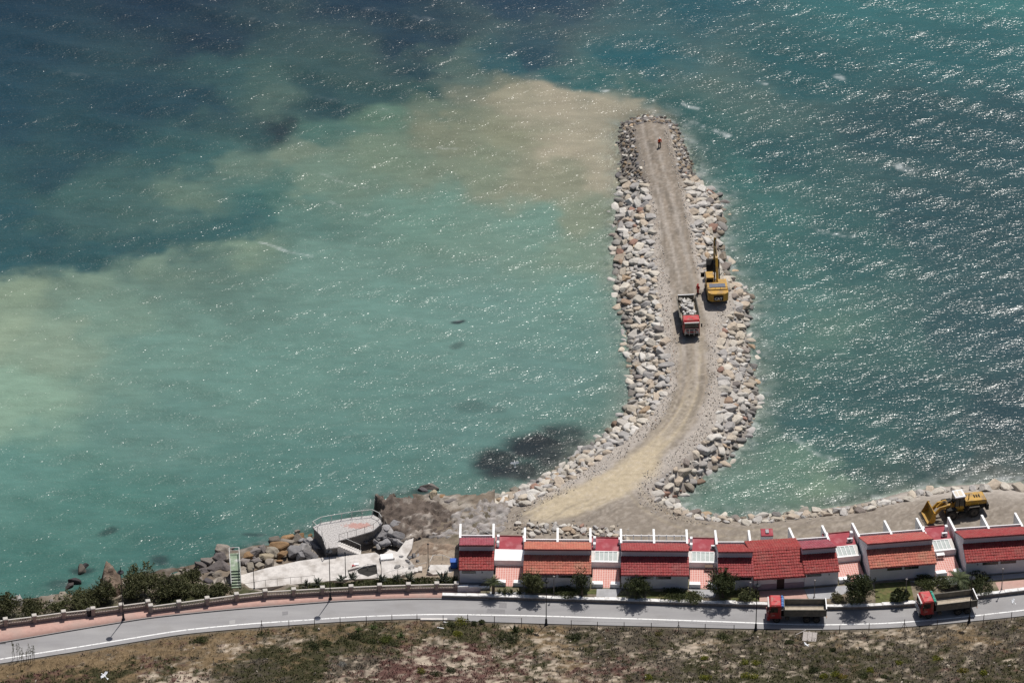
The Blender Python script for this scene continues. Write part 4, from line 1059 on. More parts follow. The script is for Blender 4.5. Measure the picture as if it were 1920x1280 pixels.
def house(label, fl, fr, tile, tile_up=None, fins=(0, 1), wins=(), units=2, zl=TZ, rail=False, fin_len=4.6, vents=(), slope=.55):
    """fl, fr: photo points of the front wall's foot"""
    A, B = P(fl[0], fl[1], zl), P(fr[0], fr[1], zl)
    W = (B - A).length
    t = thing('terraced_house', label, 'house', A, math.atan2(B.y - A.y, B.x - A.x), 'red-roofed houses along the shore')
    r = random.Random(int(fl[0]))
    y1, z1, zc = 2.62, 3.62, 4.78
    yb = 8.3; zb = zc - slope * (yb - 2.35)
    # front block, then the taller seaward block, one solid profile
    MB().prism([(0, -1.0), (0, 2.62), (y1, z1 - .12), (y1, zc - .14), (2.75, zc - .2), (yb - .2, zb - .08), (yb - .2, -4.2), (3, -4.2)], 0.0, W, 'x').build('wall', M_whitewall, t)
    tiled(-.10, W + .10, -.34, 2.60, y1 - .01, z1, 7).build('lower_roof', tile, t)
    tiled(-.06, W + .06, yb, zb + .02, 2.36, zc + .02, 10).build('upper_roof', tile_up or tile, t)
    MB().box(-.06, W + .06, 2.30, 2.42, zc - .16, zc + .03).build('fascia', M_gutter, t)
    MB().tube((-.08, -.40, 2.56), (W + .08, -.40, 2.56), .05).build('gutter', M_gutter, t)
    for u in range(units + 1):
        if units and (u / units if units else 0) is not None:
            x = W * u / max(1, units)
            if u not in fins and u not in (0, units): pass
            MB().prism([(yb + fin_len, -4.2), (yb + fin_len, zb - .27 * fin_len + .3), (yb + .0, zb + .30), (yb - .3, zb + .30), (yb - .3, -4.2)], x - .15, x + .15, 'x').build('fin_wall', M_white, t)
    MB().box(.15, W - .15, yb + .35, yb + .5, zb - .5, zb + .18).build('balcony_parapet', M_white, t)
    if rail:
        rl = MB()
        for u in range(units):
            xa, xb = W * u / units + .15, W * (u + 1) / units - .15
            rl.box(xa, xb, yb + 2.2, yb + 2.32, zb - .42, zb - .30)
            for q in range(4): rl.box(xa + (xb - xa) * (q + .5) / 4 - .06, xa + (xb - xa) * (q + .5) / 4 + .06, yb + 2.2, yb + 2.32, zb - 1.4, zb - .2)
        rl.build('balcony_rail', M_white, t)
    for (a, b) in wins:                                         # strip windows under the eave
        w = MB().box(a, b, -.02, .1, 1.72, 2.16).build('window', M_frame, t)
        n = max(1, round((b - a) / .85))
        for k in range(n):
            MB().box(a + (b - a) * k / n + .04, a + (b - a) * (k + 1) / n - .04, -.035, -.022, 1.77, 2.11).build('pane', M_shadewin, w)
    for (a, z) in vents:
        MB().lathe([(.10, 0), (.10, .05)], 8, (a, -.05, z), 'y').build('vent', M_frame, t)
    MB().box(-.02, W + .02, -.025, -.004, -.1, .16).build('skirting', mat('grey_skirting', (.30, .30, .32), .9), t)
    return t, A, B, W
def hw(f0, f1): return (f0, f1)
H = []
H.append(house('narrow crimson-roofed house at the end of the row beside the balustrade', (862, 1093), (925, 1093), M_tile, M_tile_p, units=1, wins=((.3, 2.2),), vents=((3.1, 1.9),)))
H.append(house('orange-tiled house with two strip windows beside the narrow crimson end house', (982.5, 1100.5), (1107, 1101.5), M_tile_o, M_tile_o, wins=((2.3, 4.4), (4.7, 6.8))))
H.append(house('wide dark-red-roofed house third from the balustrade end', (1165, 1103), (1290, 1104), M_tile_b, M_tile_b, wins=((2.4, 4.4), (4.75, 6.8)), rail=True))
H.append(house('half-width red-roofed house adjoining the big plain central roof', (1347, 1105.5), (1411, 1105.5), M_tile_b, M_tile, units=1, wins=((2.2, 4.5),)))
H.append(house('turned half-width red-roofed house right of the big central roof', (1508, 1100), (1571, 1095.5), M_tile, M_tile_p, units=1, wins=((.3, 2.3),), vents=((3.4, 1.9),)))
H.append(house('angled house with brick-orange upper roof above the left parked lorry', (1630, 1090.5), (1752.5, 1081), M_tile_o, tile_mat('faded_roof_tile', (.34, .06, .055), (.42, .10, .085)), wins=((2.4, 4.5), (4.8, 6.8))))
H.append(house('angled dark-red-roofed house cut by the right edge of the picture', (1810, 1079.5), (1937, 1071), M_tile, M_tile_b, wins=((2.3, 4.5), (4.8, 7.0)), vents=((1.6, 1.9),)))

# central building with a wide plain gable
A, B = P(1412, 1106, TZ), P(1507.5, 1100, TZ)
W = (B - A).length
t = thing('central_building', 'wide plain red gable roof building with a dark doorway in the middle of the row', 'building', A, math.atan2(B.y - A.y, B.x - A.x))
MB().prism([(0, -1.0), (0, 2.35), (4.0, 3.75), (8.3, 1.9), (8.3, -4.2), (3, -4.2)], .02, W - .02, 'x').build('wall', M_whitewall, t)
tiled(-.06, W + .1, -.55, 2.28, 4.06, 3.92, 10, lap=.07).build('roof', M_tile, t)
tiled(-.06, W + .1, 8.6, 1.92, 4.05, 3.92, 8).build('seaward_roof', M_tile, t)
MB().tube((-.06, -.62, 2.22), (W + .1, -.62, 2.22), .055).build('gutter', M_gutter, t)
d = MB().box(W * .46, W * .46 + 1.05, -.03, .05, 0, 2.15).build('door', M_door, t)
MB().box(W * .46 + .1, W * .46 + .95, -.045, -.032, 1.75, 2.1).build('fanlight', M_shadewin, d)
MB().box(W * .46 - .35, W * .46 - .1, -.12, -.005, 1.5, 1.75).build('wall_lamp', M_steel, t)
MB().box(.0, W, -.025, -.004, -.1, .95).build('dado', mat('mauve_dado', (.30, .25, .29), .9, 1, .08), t)
for x in (2.5, W - 2.5, W - 1.6):
    MB().box(x, x + .5, -.02, .05, 1.75, 2.02).build('vent', M_frame, t)
c = P(1437, 1022, 3.0)
t = thing('red_kiosk', 'small flat red roof with a grey hatch peeking over the central roof', 'kiosk', c, .03)
MB().box(-.8, .8, -.8, .8, -.4, 2.2).build('wall', M_whitewall, t)
MB().cbox(-.85, .85, -.85, .85, 2.2, 2.36, .04).build('roof', M_redfloor, t)
MB().box(-.2, .25, -.4, .4, 2.362, 2.55).build('hatch', M_grey, t)

# ------------------------------------------------------------------ sunken courts between the houses
def link_court(label, a, b, rot, floor_y, style, gap=.5, gate=True, wn_=None):
    """a, b: photo points of the low front wall's ends on the garden level"""
    A, B = P(a[0], a[1], TZ), P(b[0], b[1], TZ)
    W = (B - A).length
    t = thing('courtyard_terrace', label, 'terrace', A, math.atan2(B.y - A.y, B.x - A.x), 'courts between the houses')
    MB().box(.0, W, .0, 4.9, -.6, .03).build('paving', M_pave, t)
    py0 = 4.45
    MB().box(-.25, W + .25, py0, py0 + .22, .0, .96).build('parapet', M_white, t)
    fl = MB().box(-.25, W + .25, py0 + .22, py0 + 2.85, -4.2, .72).build('lower_terrace', M_conc if style != 'white' else M_white, t)
    MB().box(-.25, W + .25, py0 + 2.85, py0 + 6.0, -4.2, .62).build('red_terrace', M_redfloor, t)
    MB().box(-.25, W + .25, py0 + 5.9, py0 + 6.02, .62, .74).build('terrace_kerb', M_gutter, t)
    if style == 'glass':
        n = 5 if W > 3.4 else 4
        s = MB()
        x0, x1 = .25, min(W - .35, .25 + n * .72)
        ya, yb_ = py0 + .26, py0 + 2.5
        for k in range(n + 1):
            x = x0 + (x1 - x0) * k / n
            s.box(x - .04, x + .04, ya, yb_, .80, .93)
        s.box(x0 - .04, x1 + .04, ya, ya + .1, .80, .94); s.box(x0 - .04, x1 + .04, yb_ - .1, yb_, .80, .94)
        sk = s.build('skylight', M_white, t)
        for k in range(n):
            MB().box(x0 + (x1 - x0) * k / n + .05, x0 + (x1 - x0) * (k + 1) / n - .05, ya + .11, yb_ - .11, .83, .86).build('pane', M_glassp, sk)
    for (x, y, h) in ((-.05, py0 + 4.6, .95), (-.05, py0 + 3.4, .8), (W - .25, py0 + 4.5, .9)):
        MB().cbox(x, x + .38, y, y + .55, .62, .62 + h, .03).build('chimney', M_chim, t)
    # low white walls with an opening to the path
    g0, g1 = W * .40, W * .40 + 1.0
    for (u, v) in ((-.1, g0), (g1, W + .1)):
        MB().cbox(u, v, -.12, .12, -.5, .62, .03).build('low_wall', M_white, t)
        MB().box(u + .04, v - .04, .125, .85, .03, .42).build('planter', M_white, t)
    for k in range(3):
        MB().box(g0 + .02, g1 - .02, -.14 - .3 * k, .0 - .3 * k - .012, -.5, .02 - .13 * k).build('step', M_pave, t)
    return t, W, py0
C1 = link_court('white flat terrace beside the narrow crimson end house, pink court below it', (928, 1097), (979.5, 1098), 0, 0, 'white')
C2 = link_court('glazed terrace between the orange-roofed house and the dark-red one, pink court below', (1110.5, 1100), (1161, 1101), 0, 0, 'glass')
C3 = link_court('glazed white-framed terrace left of the half-width house, table in the court', (1293.5, 1101), (1343.5, 1102), 0, 0, 'glass')
C4 = link_court('turned glazed terrace between the central group and the orange angled house', (1575, 1092.5), (1624, 1087.5), 0, 0, 'glass')
C5 = link_court('turned glazed terrace beside the palm between the two angled houses', (1757, 1080.5), (1803, 1076), 0, 0, 'glass')
def table_set(court, x, y, lab, col):
    t, W, py0 = court
    M_ = t.matrix_basis
    o = thing('garden_table', lab, 'table', M_ @ Vector((x, y, .03)), t.rotation_euler.z)
    MB().box(-.55, .55, -.3, .3, .68, .72).build('table_top', col, o)
    for sx_ in (-.48, .48):
        for sy_ in (-.24, .24): MB().box(sx_ - .03, sx_ + .03, sy_ - .03, sy_ + .03, 0, .68).build('leg', col, o)
table_set(C3, 2.6, 4.0, 'brown garden table in the court below the glazed terrace', mat('brown_wood', (.12, .075, .05), .7, 4, .2))
table_set(C5, 1.4, 4.0, 'white garden table in the court near the palm', M_white)

def air_unit(court, x, y, z, lab):
    t, W, py0 = court
    o = thing('air_conditioner', lab, 'air conditioner', t.matrix_basis @ Vector((x, y, z)), t.rotation_euler.z)
    MB().cbox(-.4, .4, -.16, .16, .08, .62, .03).build('casing', M_chim, o)
    MB().lathe([(.2, -.012), (.2, .012)], 14, (-.1, -.175, .35), 'y').build('fan_grille', M_frame, o)
    for sx_ in (-.3, .3): MB().box(sx_ - .03, sx_ + .03, -.14, .14, 0, .08).build('foot', M_frame, o)
air_unit(C3, 3.3, C3[2] + 3.6, .622, 'white air-conditioning unit on the red terrace left of the half-width house')
air_unit(C4, 3.2, C4[2] + 3.7, .622, 'air-conditioning unit on the red terrace beside the orange angled house')
air_unit(C5, 2.9, C5[2] + 3.6, .622, 'air-conditioning unit on the red terrace beside the right-hand house')
def trellis(house_, label):
    t, A, B, W = house_
    o = thing('balcony_frame', label, 'frame', t.matrix_basis @ Vector((0, 0, 0)), t.rotation_euler.z)
    f = MB(); f.path([(1.0, 9.2, 1.0), (2.3, 9.6, 2.6), (4.2, 9.2, 1.5)], .035); f.build('frame_bar', M_steel, o)
trellis(H[0], 'bent white awning frame on the seaward balcony of the narrow end house')
# ------------------------------------------------------------------ balustrade along the promenade
M_post = mat('balustrade_render', (.34, .28, .25), .9, 1.5, .1, dirt=(.28, .23, .20), dirt_amt=.5, dirt_scale=1.0)
M_cap = mat('balustrade_cap', (.47, .44, .40), .85, 2, .08)
M_baluster = mat('cream_baluster', (.60, .56, .50), .85)
def balustrade(label, pts, ends=True):
    t = thing('balustrade', label, 'balustrade')
    W_ = [P(a, b, PZ) for a, b in pts]
    for k, p in enumerate(W_):
        d = (W_[min(k + 1, len(W_) - 1)] - W_[max(k - 1, 0)]); rz = math.atan2(d.y, d.x)
        M = Matrix.Translation(p) @ Matrix.Rotation(rz, 4, 'Z')
        o = MB().box(-.26, .26, -.26, .26, -.15, 1.22, M).build('pillar', M_post, t)
        MB().cbox(-.33, .33, -.33, .33, 1.222, 1.38, .06, M).build('cap', M_cap, o)
    for a, b in zip(W_[:-1], W_[1:]):
        d = b - a; n = d.length; rz = math.atan2(d.y, d.x)
        M = Matrix.Translation(a) @ Matrix.Rotation(rz, 4, 'Z')
        bay = MB().box(.26, n - .26, -.10, .10, -.15, .46, M).build('plinth', M_post, t)
        MB().box(.26, n - .26, -.10, .10, .94, 1.05, M).build('rail', M_cap, t)
        bl = MB(); m = int((n - .6) / .21)
        for q in range(m):
            x = .3 + (n - .6) * (q + .5) / m
            c = M @ Vector((x, 0, .462))
            bl.lathe([(.05, 0), (.075, .14), (.04, .30), (.05, .476)], 6, c)
        tag(bl.build('balusters', M_baluster, t), kind='stuff')
balustrade('stepped-back left stretch of balustrade ending beside the left lamp', [(-98, 1188.5), (-43, 1181), (11, 1173), (65, 1166.5), (120, 1159), (175, 1153), (228, 1146), (278, 1139.5)])
balustrade('long right stretch of balustrade above the green stairs and the concrete quay', [(283, 1147.5), (336, 1140.5), (389, 1133.5), (444, 1126), (497.5, 1120), (551, 1117), (605, 1114), (658.5, 1111.5), (712, 1109), (766, 1107.5), (819, 1106), (856, 1106)])
# stepped white wall that closes the promenade in front of the end house
A, B = P(859, 1104, PZ), P(925, 1096, PZ)
A2, B2 = P(858, 1110, PZ), P(918, 1108, PZ)
t = thing('stepped_wall', 'white wall stepping down in front of the narrow end house', 'wall', A2, math.atan2(B2.y - A2.y, B2.x - A2.x))
n = (B2 - A2).length
for k in range(3):
    MB().box(n * k / 3 + .004, n * (k + 1) / 3 - .004, 0, .3, -.1, .95 - .16 * k).build('wall_section', M_whitewall, t)
    MB().box(n * k / 3 + .004, n * (k + 1) / 3 - .004, -.05, .35, .953 - .16 * k, 1.03 - .16 * k).build('coping', M_white, t)

# ------------------------------------------------------------------ lamps and poles
def lamp(label, x, y, z, h, disc=True, group='street lamps'):
    t = thing('street_lamp', label, 'street lamp', P(x, y, z), .4, group)
    MB().lathe([(.26, 0), (.26, .12), (.17, .2), (.15, .95), (.11, 1.02), (.085, 1.1)], 10).build('base', M_dark, t)
    MB().tube((0, 0, 1.05), (0, 0, h), .07, .045, 8).build('pole', M_dark, t)
    if disc:
        MB().lathe([(.06, h - 1.0), (.12, h - .9), (.12, h - .8), (.06, h - .75)], 8).build('collar', M_dark, t)
        hd = MB().lathe([(.10, h - .62), (.46, h - .60), (.44, h - .5), (.16, h - .34), (.06, h - .2)], 12).build('lantern_hood', M_dark, t)
        MB().lathe([(.12, h - .86), (.22, h - .66), (.20, h - .62)], 10).build('lantern_glass', mat('lamp_glass', (.30, .31, .32), .2, spec=.6), hd)
    MB().lathe([(.045, h), (.06, h + .12), (.02, h + .3), (.005, h + .75)], 6).build('finial', M_dark, t)
    return t
lamp('black lamp on the promenade near the left edge beside the tawny pinnacle', 231.5, 1161, PZ, 8.7)
lamp('black lamp on the promenade by the bathing platform stairs', 619.5, 1122.5, PZ, 8.7)
lamp('black lamp on the landward verge opposite the orange-roofed house', 1024, 1170.5, RZ, 8.2)
lamp('black lamp on the verge beside the blue-tarpaulin lorry cab', 1417, 1180, RZ, 8.2)
lamp('black lamp on the verge in front of the green-tarpaulin lorry', 1817, 1166, RZ, 8.2)
def pole(label, x, y, z, h, r=.06, m=None):
    t = thing('lamp_post', label, 'post', P(x, y, z), 0, 'slim garden posts')
    MB().tube((0, 0, 0), (0, 0, h), r, r * .7, 8).build('pole', m or M_dark, t)
    MB().lathe([(.16, 0), (.16, .06), (.08, .12)], 8).build('base', m or M_dark, t)
    MB().lathe([(r, h), (r * 2.2, h + .05), (r * 2.2, h + .16), (r, h + .2)], 8).build('head', m or M_dark, t)
M_pole = mat('weathered_pole', (.22, .20, .19), .8, 3, .2)
pole('dark slim post on the quay beside the green stairs', 476.5, 1103, 3.0, 3.4)
pole('dark slim post at the top of the quay steps', 648, 1082, 3.2, 4.2)
pole('dark slim post on the slope near the blue container', 803, 1068, 3.6, 4.4)
pole('weathered post on the lawn before the orange-roofed house', 1038.5, 1113, TZ, 2.9, .07, M_pole)
pole('weathered post in the garden before the half-width house', 1406, 1121, TZ, 2.6, .07, M_pole)
pole('weathered post on the grey paving above the blue-tarpaulin lorry', 1526.5, 1119, TZ, 2.8, .07, M_pole)
pole('weathered post in the hedge before the orange angled house', 1698, 1118, TZ, 2.9, .07, M_pole)
pole('weathered post at the end of the pink paving on the right', 1878, 1104, TZ, 3.4, .07, M_pole)

# ------------------------------------------------------------------ garden surfaces (thin sheets on the terrace)
M_lawn = mat('garden_lawn', (.085, .095, .032), .95, 2.2, .4, .05, dirt=(.16, .13, .06), dirt_amt=.9, dirt_scale=.9)
G = TZ + .012
for pts, m, nm, lab in (
    ([(918,1108.5),(985,1109),(985,1114),(918,1113)], M_grey, 'garden_path', 'grey path in front of the white terrace'),
    ([(985,1103),(1120,1104),(1120,1113.5),(985,1111)], M_lawn, 'lawn', 'lawn strip in front of the orange-roofed house'),
    ([(1119,1103),(1166,1103.5),(1155,1119),(1118,1117.5)], M_grey, 'garden_path', 'grey path leading to the court by the orange-roofed house'),
    ([(1216,1108),(1292,1108.5),(1318,1124),(1212,1121)], M_lawn, 'lawn', 'lawn strip in front of the third house'),
    ([(1289,1104),(1346,1105),(1340,1119),(1318,1119)], M_grey, 'garden_path', 'grey path leading to the court with the brown table'),
    ([(1346,1106),(1424,1107),(1424,1126),(1350,1124)], M_lawn, 'lawn', 'lawn under the round tree by the half-width house'),
    ([(1412,1108),(1508,1104),(1516,1126),(1424,1127)], M_pink, 'entrance_paving', 'pink paving in front of the central building'),
    ([(1508,1104),(1626,1093),(1584,1112),(1560,1121),(1518,1125)], M_grey, 'forecourt', 'grey forecourt above the blue-tarpaulin lorry'),
    ([(1640,1093),(1706,1089),(1714,1124),(1642,1130)], M_lawn, 'lawn', 'mown lawn patch before the orange angled house'),
    ([(1706,1089),(1760,1083),(1806,1080),(1860,1080),(1850,1089),(1780,1096),(1740,1098)], M_grey, 'garden_path', 'grey path in front of the right-hand court'),
    ([(1830,1081),(1960,1070),(1960,1078),(1850,1089)], M_grey, 'garden_path', 'grey path along the right-hand house'),
    ([(1866,1091),(1960,1082),(1960,1094),(1874,1107)], M_pink, 'entrance_paving', 'pink paving before the right-hand house')):
    px_quad(nm, pts, G if m is not M_grey else G + .008, m, label=lab, cat='paving' if m is not M_lawn else 'lawn')

# ------------------------------------------------------------------ bathing platform, quay, stairs
def prism_px(name, pts, ztop, zbot, material, parent=None):
    w = [P(a, b, ztop) for a, b in pts]
    return MB().prism([(p.x, p.y) for p in w], zbot, ztop, 'z').build(name, material, parent)
def mosaic_mat():
    m, nt, bs, N, L = new_mat('platform_pebble_paving')
    geo = N('ShaderNodeNewGeometry')
    c = P(672, 985, 3.6)
    sub_ = N('ShaderNodeVectorMath'); sub_.operation = 'SUBTRACT'; sub_.inputs[1].default_value = (c.x, c.y, 3.6)
    L(geo.outputs['Position'], sub_.inputs[0])
    mul = N('ShaderNodeVectorMath'); mul.operation = 'MULTIPLY'; mul.inputs[1].default_value = (.50, 1.35, 0)
    L(sub_.outputs['Vector'], mul.inputs[0])
    ln = N('ShaderNodeVectorMath'); ln.operation = 'LENGTH'; L(mul.outputs['Vector'], ln.inputs[0])
    n = N('ShaderNodeTexNoise'); n.inputs['Scale'].default_value = 2.6; n.inputs['Detail'].default_value = 5; n.inputs['Roughness'].default_value = .7
    L(geo.outputs['Position'], n.inputs['Vector'])
    a = N('ShaderNodeMath'); a.operation = 'MULTIPLY_ADD'; a.inputs[1].default_value = 2.4; L(n.outputs['Fac'], a.inputs[0]); a.inputs[2].default_value = -1.2
    b = N('ShaderNodeMath'); b.operation = 'ADD'; L(ln.outputs['Value'], b.inputs[0]); L(a.outputs[0], b.inputs[1])
    r = N('ShaderNodeMapRange'); r.inputs['From Min'].default_value = 1.05; r.inputs['From Max'].default_value = .75; r.inputs['To Max'].default_value = .6
    L(b.outputs[0], r.inputs['Value'])
    n2 = N('ShaderNodeTexNoise'); n2.inputs['Scale'].default_value = 5; n2.inputs['Detail'].default_value = 5; L(geo.outputs['Position'], n2.inputs['Vector'])
    cr = N('ShaderNodeValToRGB'); cr.color_ramp.elements[0].position = .35; cr.color_ramp.elements[0].color = (.28, .265, .255, 1)
    cr.color_ramp.elements[1].position = .6; cr.color_ramp.elements[1].color = (.50, .48, .465, 1)
    L(n2.outputs['Fac'], cr.inputs['Fac'])
    mx = N('ShaderNodeMix'); mx.data_type = 'RGBA'; L(r.outputs['Result'], mx.inputs['Factor']); L(cr.outputs['Color'], mx.inputs['A']); mx.inputs['B'].default_value = (.42, .15, .11, 1)
    L(mx.outputs['Result'], bs.inputs['Base Color']); bs.inputs['Roughness'].default_value = .9
    return m
M_mas = mat('old_masonry', (.20, .185, .17), .95, 2.2, .3, .06, dirt=(.13, .12, .11), dirt_amt=.7, dirt_scale=1.0)
PT = 3.6
plat = thing('bathing_platform', 'raised stone bathing platform with white railings and a red pattern on its deck', 'platform')
out_ = [(588,988),(602,980),(660,970),(700,966),(711,972),(716,980),(700,993),(668,1003),(634,1012),(633,1024),(612,1027),(606,1006)]
prism_px('masonry', out_, PT - .18, -1.0, M_mas, plat)
prism_px('deck', [(586,987.5),(602,979.5),(660,969.5),(700,965),(712,971.5),(717,980),(701,994),(668,1004),(635,1013),(634,1025),(611,1028),(604,1006)], PT, PT - .178, mosaic_mat(), plat)
def railing(name, pts, z, h, material, parent, posts=None, mid=True, r=.035):
    W_ = [P(a, b, z) for a, b in pts]
    rl = MB()
    up = Vector((0, 0, h))
    rl.path([p + up for p in W_], r)
    if mid: rl.path([p + up * .5 for p in W_], r * .7)
    o = rl.build(name, material, parent)
    for a, b in zip(W_[:-1], W_[1:]):
        k = max(1, round((b - a).length / 1.6))
        for q in range(k + 1):
            if q == 0 and a is not W_[0]: continue
            p = a + (b - a) * q / k
            MB().tube(p, p + up, r).build('railing_post', material, o)
    return o
railing('railing', [(611,1027),(604,1006),(587,988),(602,980),(660,970),(698,966),(711,972),(715,979)], PT, 1.05, M_steel, plat, mid=False, r=.045)
railing('railing', [(715,980),(700,993),(668,1003),(636,1012)], PT, 1.0, M_pole, plat, mid=False, r=.03)
px_a, px_b = P(634, 1019, PT), P(676, 1036, 1.9)
st = thing('stone_stairs', 'rough stone steps leading down from the bathing platform to the quay', 'stairs')
for k in range(10):
    f = (k + .5) / 10
    c = px_a + (px_b - px_a) * f
    MB().box(c.x - .24, c.x + .22, c.y - .55, c.y + .55, .8, c.z).build('step', M_conc, st)
rl = MB(); a, b = px_a + Vector((.3, .55, 0)), px_b + Vector((0, .6, 0))
rl.path([a + Vector((0, 0, .95)), b + Vector((0, 0, .95)), b], .04)
rl.build('handrail', M_steel, st)
M_quay = mat('stained_concrete', (.56, .53, .50), .9, 1.6, .16, .03, dirt=(.33, .30, .27), dirt_amt=.85, dirt_scale=.55)
quay = thing('concrete_quay', 'long pale concrete quay below the promenade', 'quay')
QZ = 2.15
prism_px('quay_slab', [(452,1105),(450,1078),(500,1064),(560,1051),(602,1045),(660,1040),(704,1035),(712,1040),(716,1082),(690,1084),(640,1086),(560,1094)], QZ, -.6, M_quay, quay)
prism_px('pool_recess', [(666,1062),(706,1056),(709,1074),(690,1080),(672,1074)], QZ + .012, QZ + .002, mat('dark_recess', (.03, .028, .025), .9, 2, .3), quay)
prism_px('recess_kerb', [(652,1068),(664,1061),(706,1053),(711,1054),(713,1082),(708.5,1082),(706,1057),(667,1064)], QZ + .28, QZ - .1, M_quay, quay)
MB().box(0, .5, 0, .3, 0, .35).build('red_locker', mat('red_locker_paint', (.35, .03, .03), .5), quay, loc=P(660, 1064, QZ))
railing('handrail', [(668,1078),(690,1066),(706,1068)], QZ, .9, M_steel, quay, mid=False)
railing('quay_fence', [(458,1106),(498,1099),(520,1097),(545,1094),(565,1093),(590,1090)], 2.6, 1.15, M_pole, quay, mid=False, r=.025)
for (x, y, z, w, lab) in ((725,1046,2.4,.9,'white square block on the concrete apron'),(668,1060,2.2,.35,'small white block on the quay')):
    b = tag(MB().cbox(-w, w, -w * .7, w * .7, -.3, .35, .05).build('concrete_block', M_white, None, loc=P(x, y, z), rotz=.15), lab, 'block')
# pale broken apron and steps to the right of the quay
apron = thing('concrete_apron', 'broken pale concrete apron right of the platform with a railing', 'apron')
prism_px('apron_slab', [(716,1082),(714,1042),(730,1030),(745,1034),(770,1000),(776,1004),(772,1028),(762,1044),(775,1056),(768,1070),(745,1076)], 2.5, .4, M_quay, apron)
for k in range(9):
    a = P(728 + 7.5 * k, 1081 - 2.0 * k, 2.6 + .1 * k)
    MB().box(a.x - .28, a.x + .27, a.y - .5, a.y + .5, 1.8, a.z).build('step', M_quay, apron)
railing('handrail', [(720,1084),(745,1077),(770,1071),(800,1064)], 2.7, .95, M_steel, apron, mid=False, r=.03)
railing('handrail', [(806,1062),(812,1050),(830,1050),(852,1058)], 3.4, .95, M_steel, apron, mid=False, r=.035)
prism_px('landing', [(800,1070),(806,1058),(850,1058),(858,1064),(856,1072),(812,1076)], 3.55, 2.0, M_quay, apron)
# blue container
c = P(851, 1062, 3.56)
t = thing('blue_bin', 'blue plastic container beside the narrow end house', 'container', c, .05)
M_blue = mat('blue_plastic', (.03, .11, .42), .45, 3, .1)
MB().prism([(-.42, 0), (.42, 0), (.5, 1.05), (-.5, 1.05)], -.42, .42, 'y').build('body', M_blue, t)
MB().prism([(-.54, 1.055), (.54, 1.055), (.5, 1.16), (-.5, 1.16)], -.48, .48, 'y').build('lid', M_blue, t)
for sx_ in (-.36, .36): MB().lathe([(.09, -.04), (.09, .04)], 10, (sx_, -.44, .09), 'y').build('wheel', M_dark, t)
# dark litter bin by the balustrade
t = thing('litter_bin', 'dark litter bin standing against the left balustrade', 'bin', P(167, 1153, PZ), .1)
MB().lathe([(.30, 0), (.33, .1), (.33, 1.0), (.30, 1.02)], 12).build('body', M_dark, t)
MB().lathe([(.36, 1.03), (.36, 1.08), (.12, 1.25)], 12).build('lid', M_pole, t)
# green bathing stairs
gs = thing('green_stairs', 'green stairs with white railings leading down to the water', 'stairs')
M_green = mat('green_stair_paint', (.21, .27, .19), .8, 2.5, .25, dirt=(.50, .50, .47), dirt_amt=.9, dirt_scale=.8)
M_riser = mat('dark_green_riser', (.02, .05, .03), .9, 2, .2)
g_a, g_b = P(434, 1104, 3.0), P(452.5, 1103, 3.0)
gd_ = Vector((g_b.y - g_a.y, -(g_b.x - g_a.x), 0)).normalized() * -1
gd_ = Vector((-.09, 1, 0)).normalized()
NS, TR_, RS_ = 7, .36, .22
for k in range(NS):
    a, b = g_a + gd_ * TR_ * k, g_b + gd_ * TR_ * k
    c, d = g_a + gd_ * (TR_ * (k + 1) - .004), g_b + gd_ * (TR_ * (k + 1) - .004)
    MB().prism([(a.x, a.y), (b.x, b.y), (d.x, d.y), (c.x, c.y)], 1.0, 3.0 + RS_ * (k + 1), 'z').build('step', M_green, gs)
LZ = 3.0 + RS_ * NS
a, b = g_a + gd_ * TR_ * NS, g_b + gd_ * TR_ * NS
c, d = a + gd_ * 3.6, b + gd_ * 3.6
MB().prism([(a.x, a.y), (b.x, b.y), (d.x, d.y), (c.x, c.y)], LZ - .25, LZ, 'z').build('landing', M_green, gs)
MB().prism([(a.x + .1, a.y + .05), (b.x - .1, b.y + .05), (d.x - .1, d.y - .3), (c.x + .1, c.y - .3)], .2, LZ - .254, 'z').build('pier', M_conc, gs)
rl = MB(); up1 = Vector((0, 0, 1.0))
rz_ = lambda p, z: Vector((p.x, p.y, z))
rl.path([rz_(g_a, 4.0), rz_(a, LZ + 1), rz_(c, LZ + 1), rz_(d, LZ + 1), rz_(b, LZ + 1), rz_(g_b, 4.0)], .055)
rl.path([rz_(g_a, 3.5), rz_(a, LZ + .5), rz_(c, LZ + .5), rz_(d, LZ + .5), rz_(b, LZ + .5), rz_(g_b, 3.5)], .03)
ro = rl.build('railing', M_steel, gs)
for p_, z_ in ((g_a, 3.0), (a, LZ), (a.lerp(c, .5), LZ), (c, LZ), (d, LZ), (b.lerp(d, .5), LZ), (b, LZ), (g_b, 3.0)):
    MB().tube(rz_(p_, z_), rz_(p_, z_ + 1.0), .045).build('railing_post', M_steel, ro)
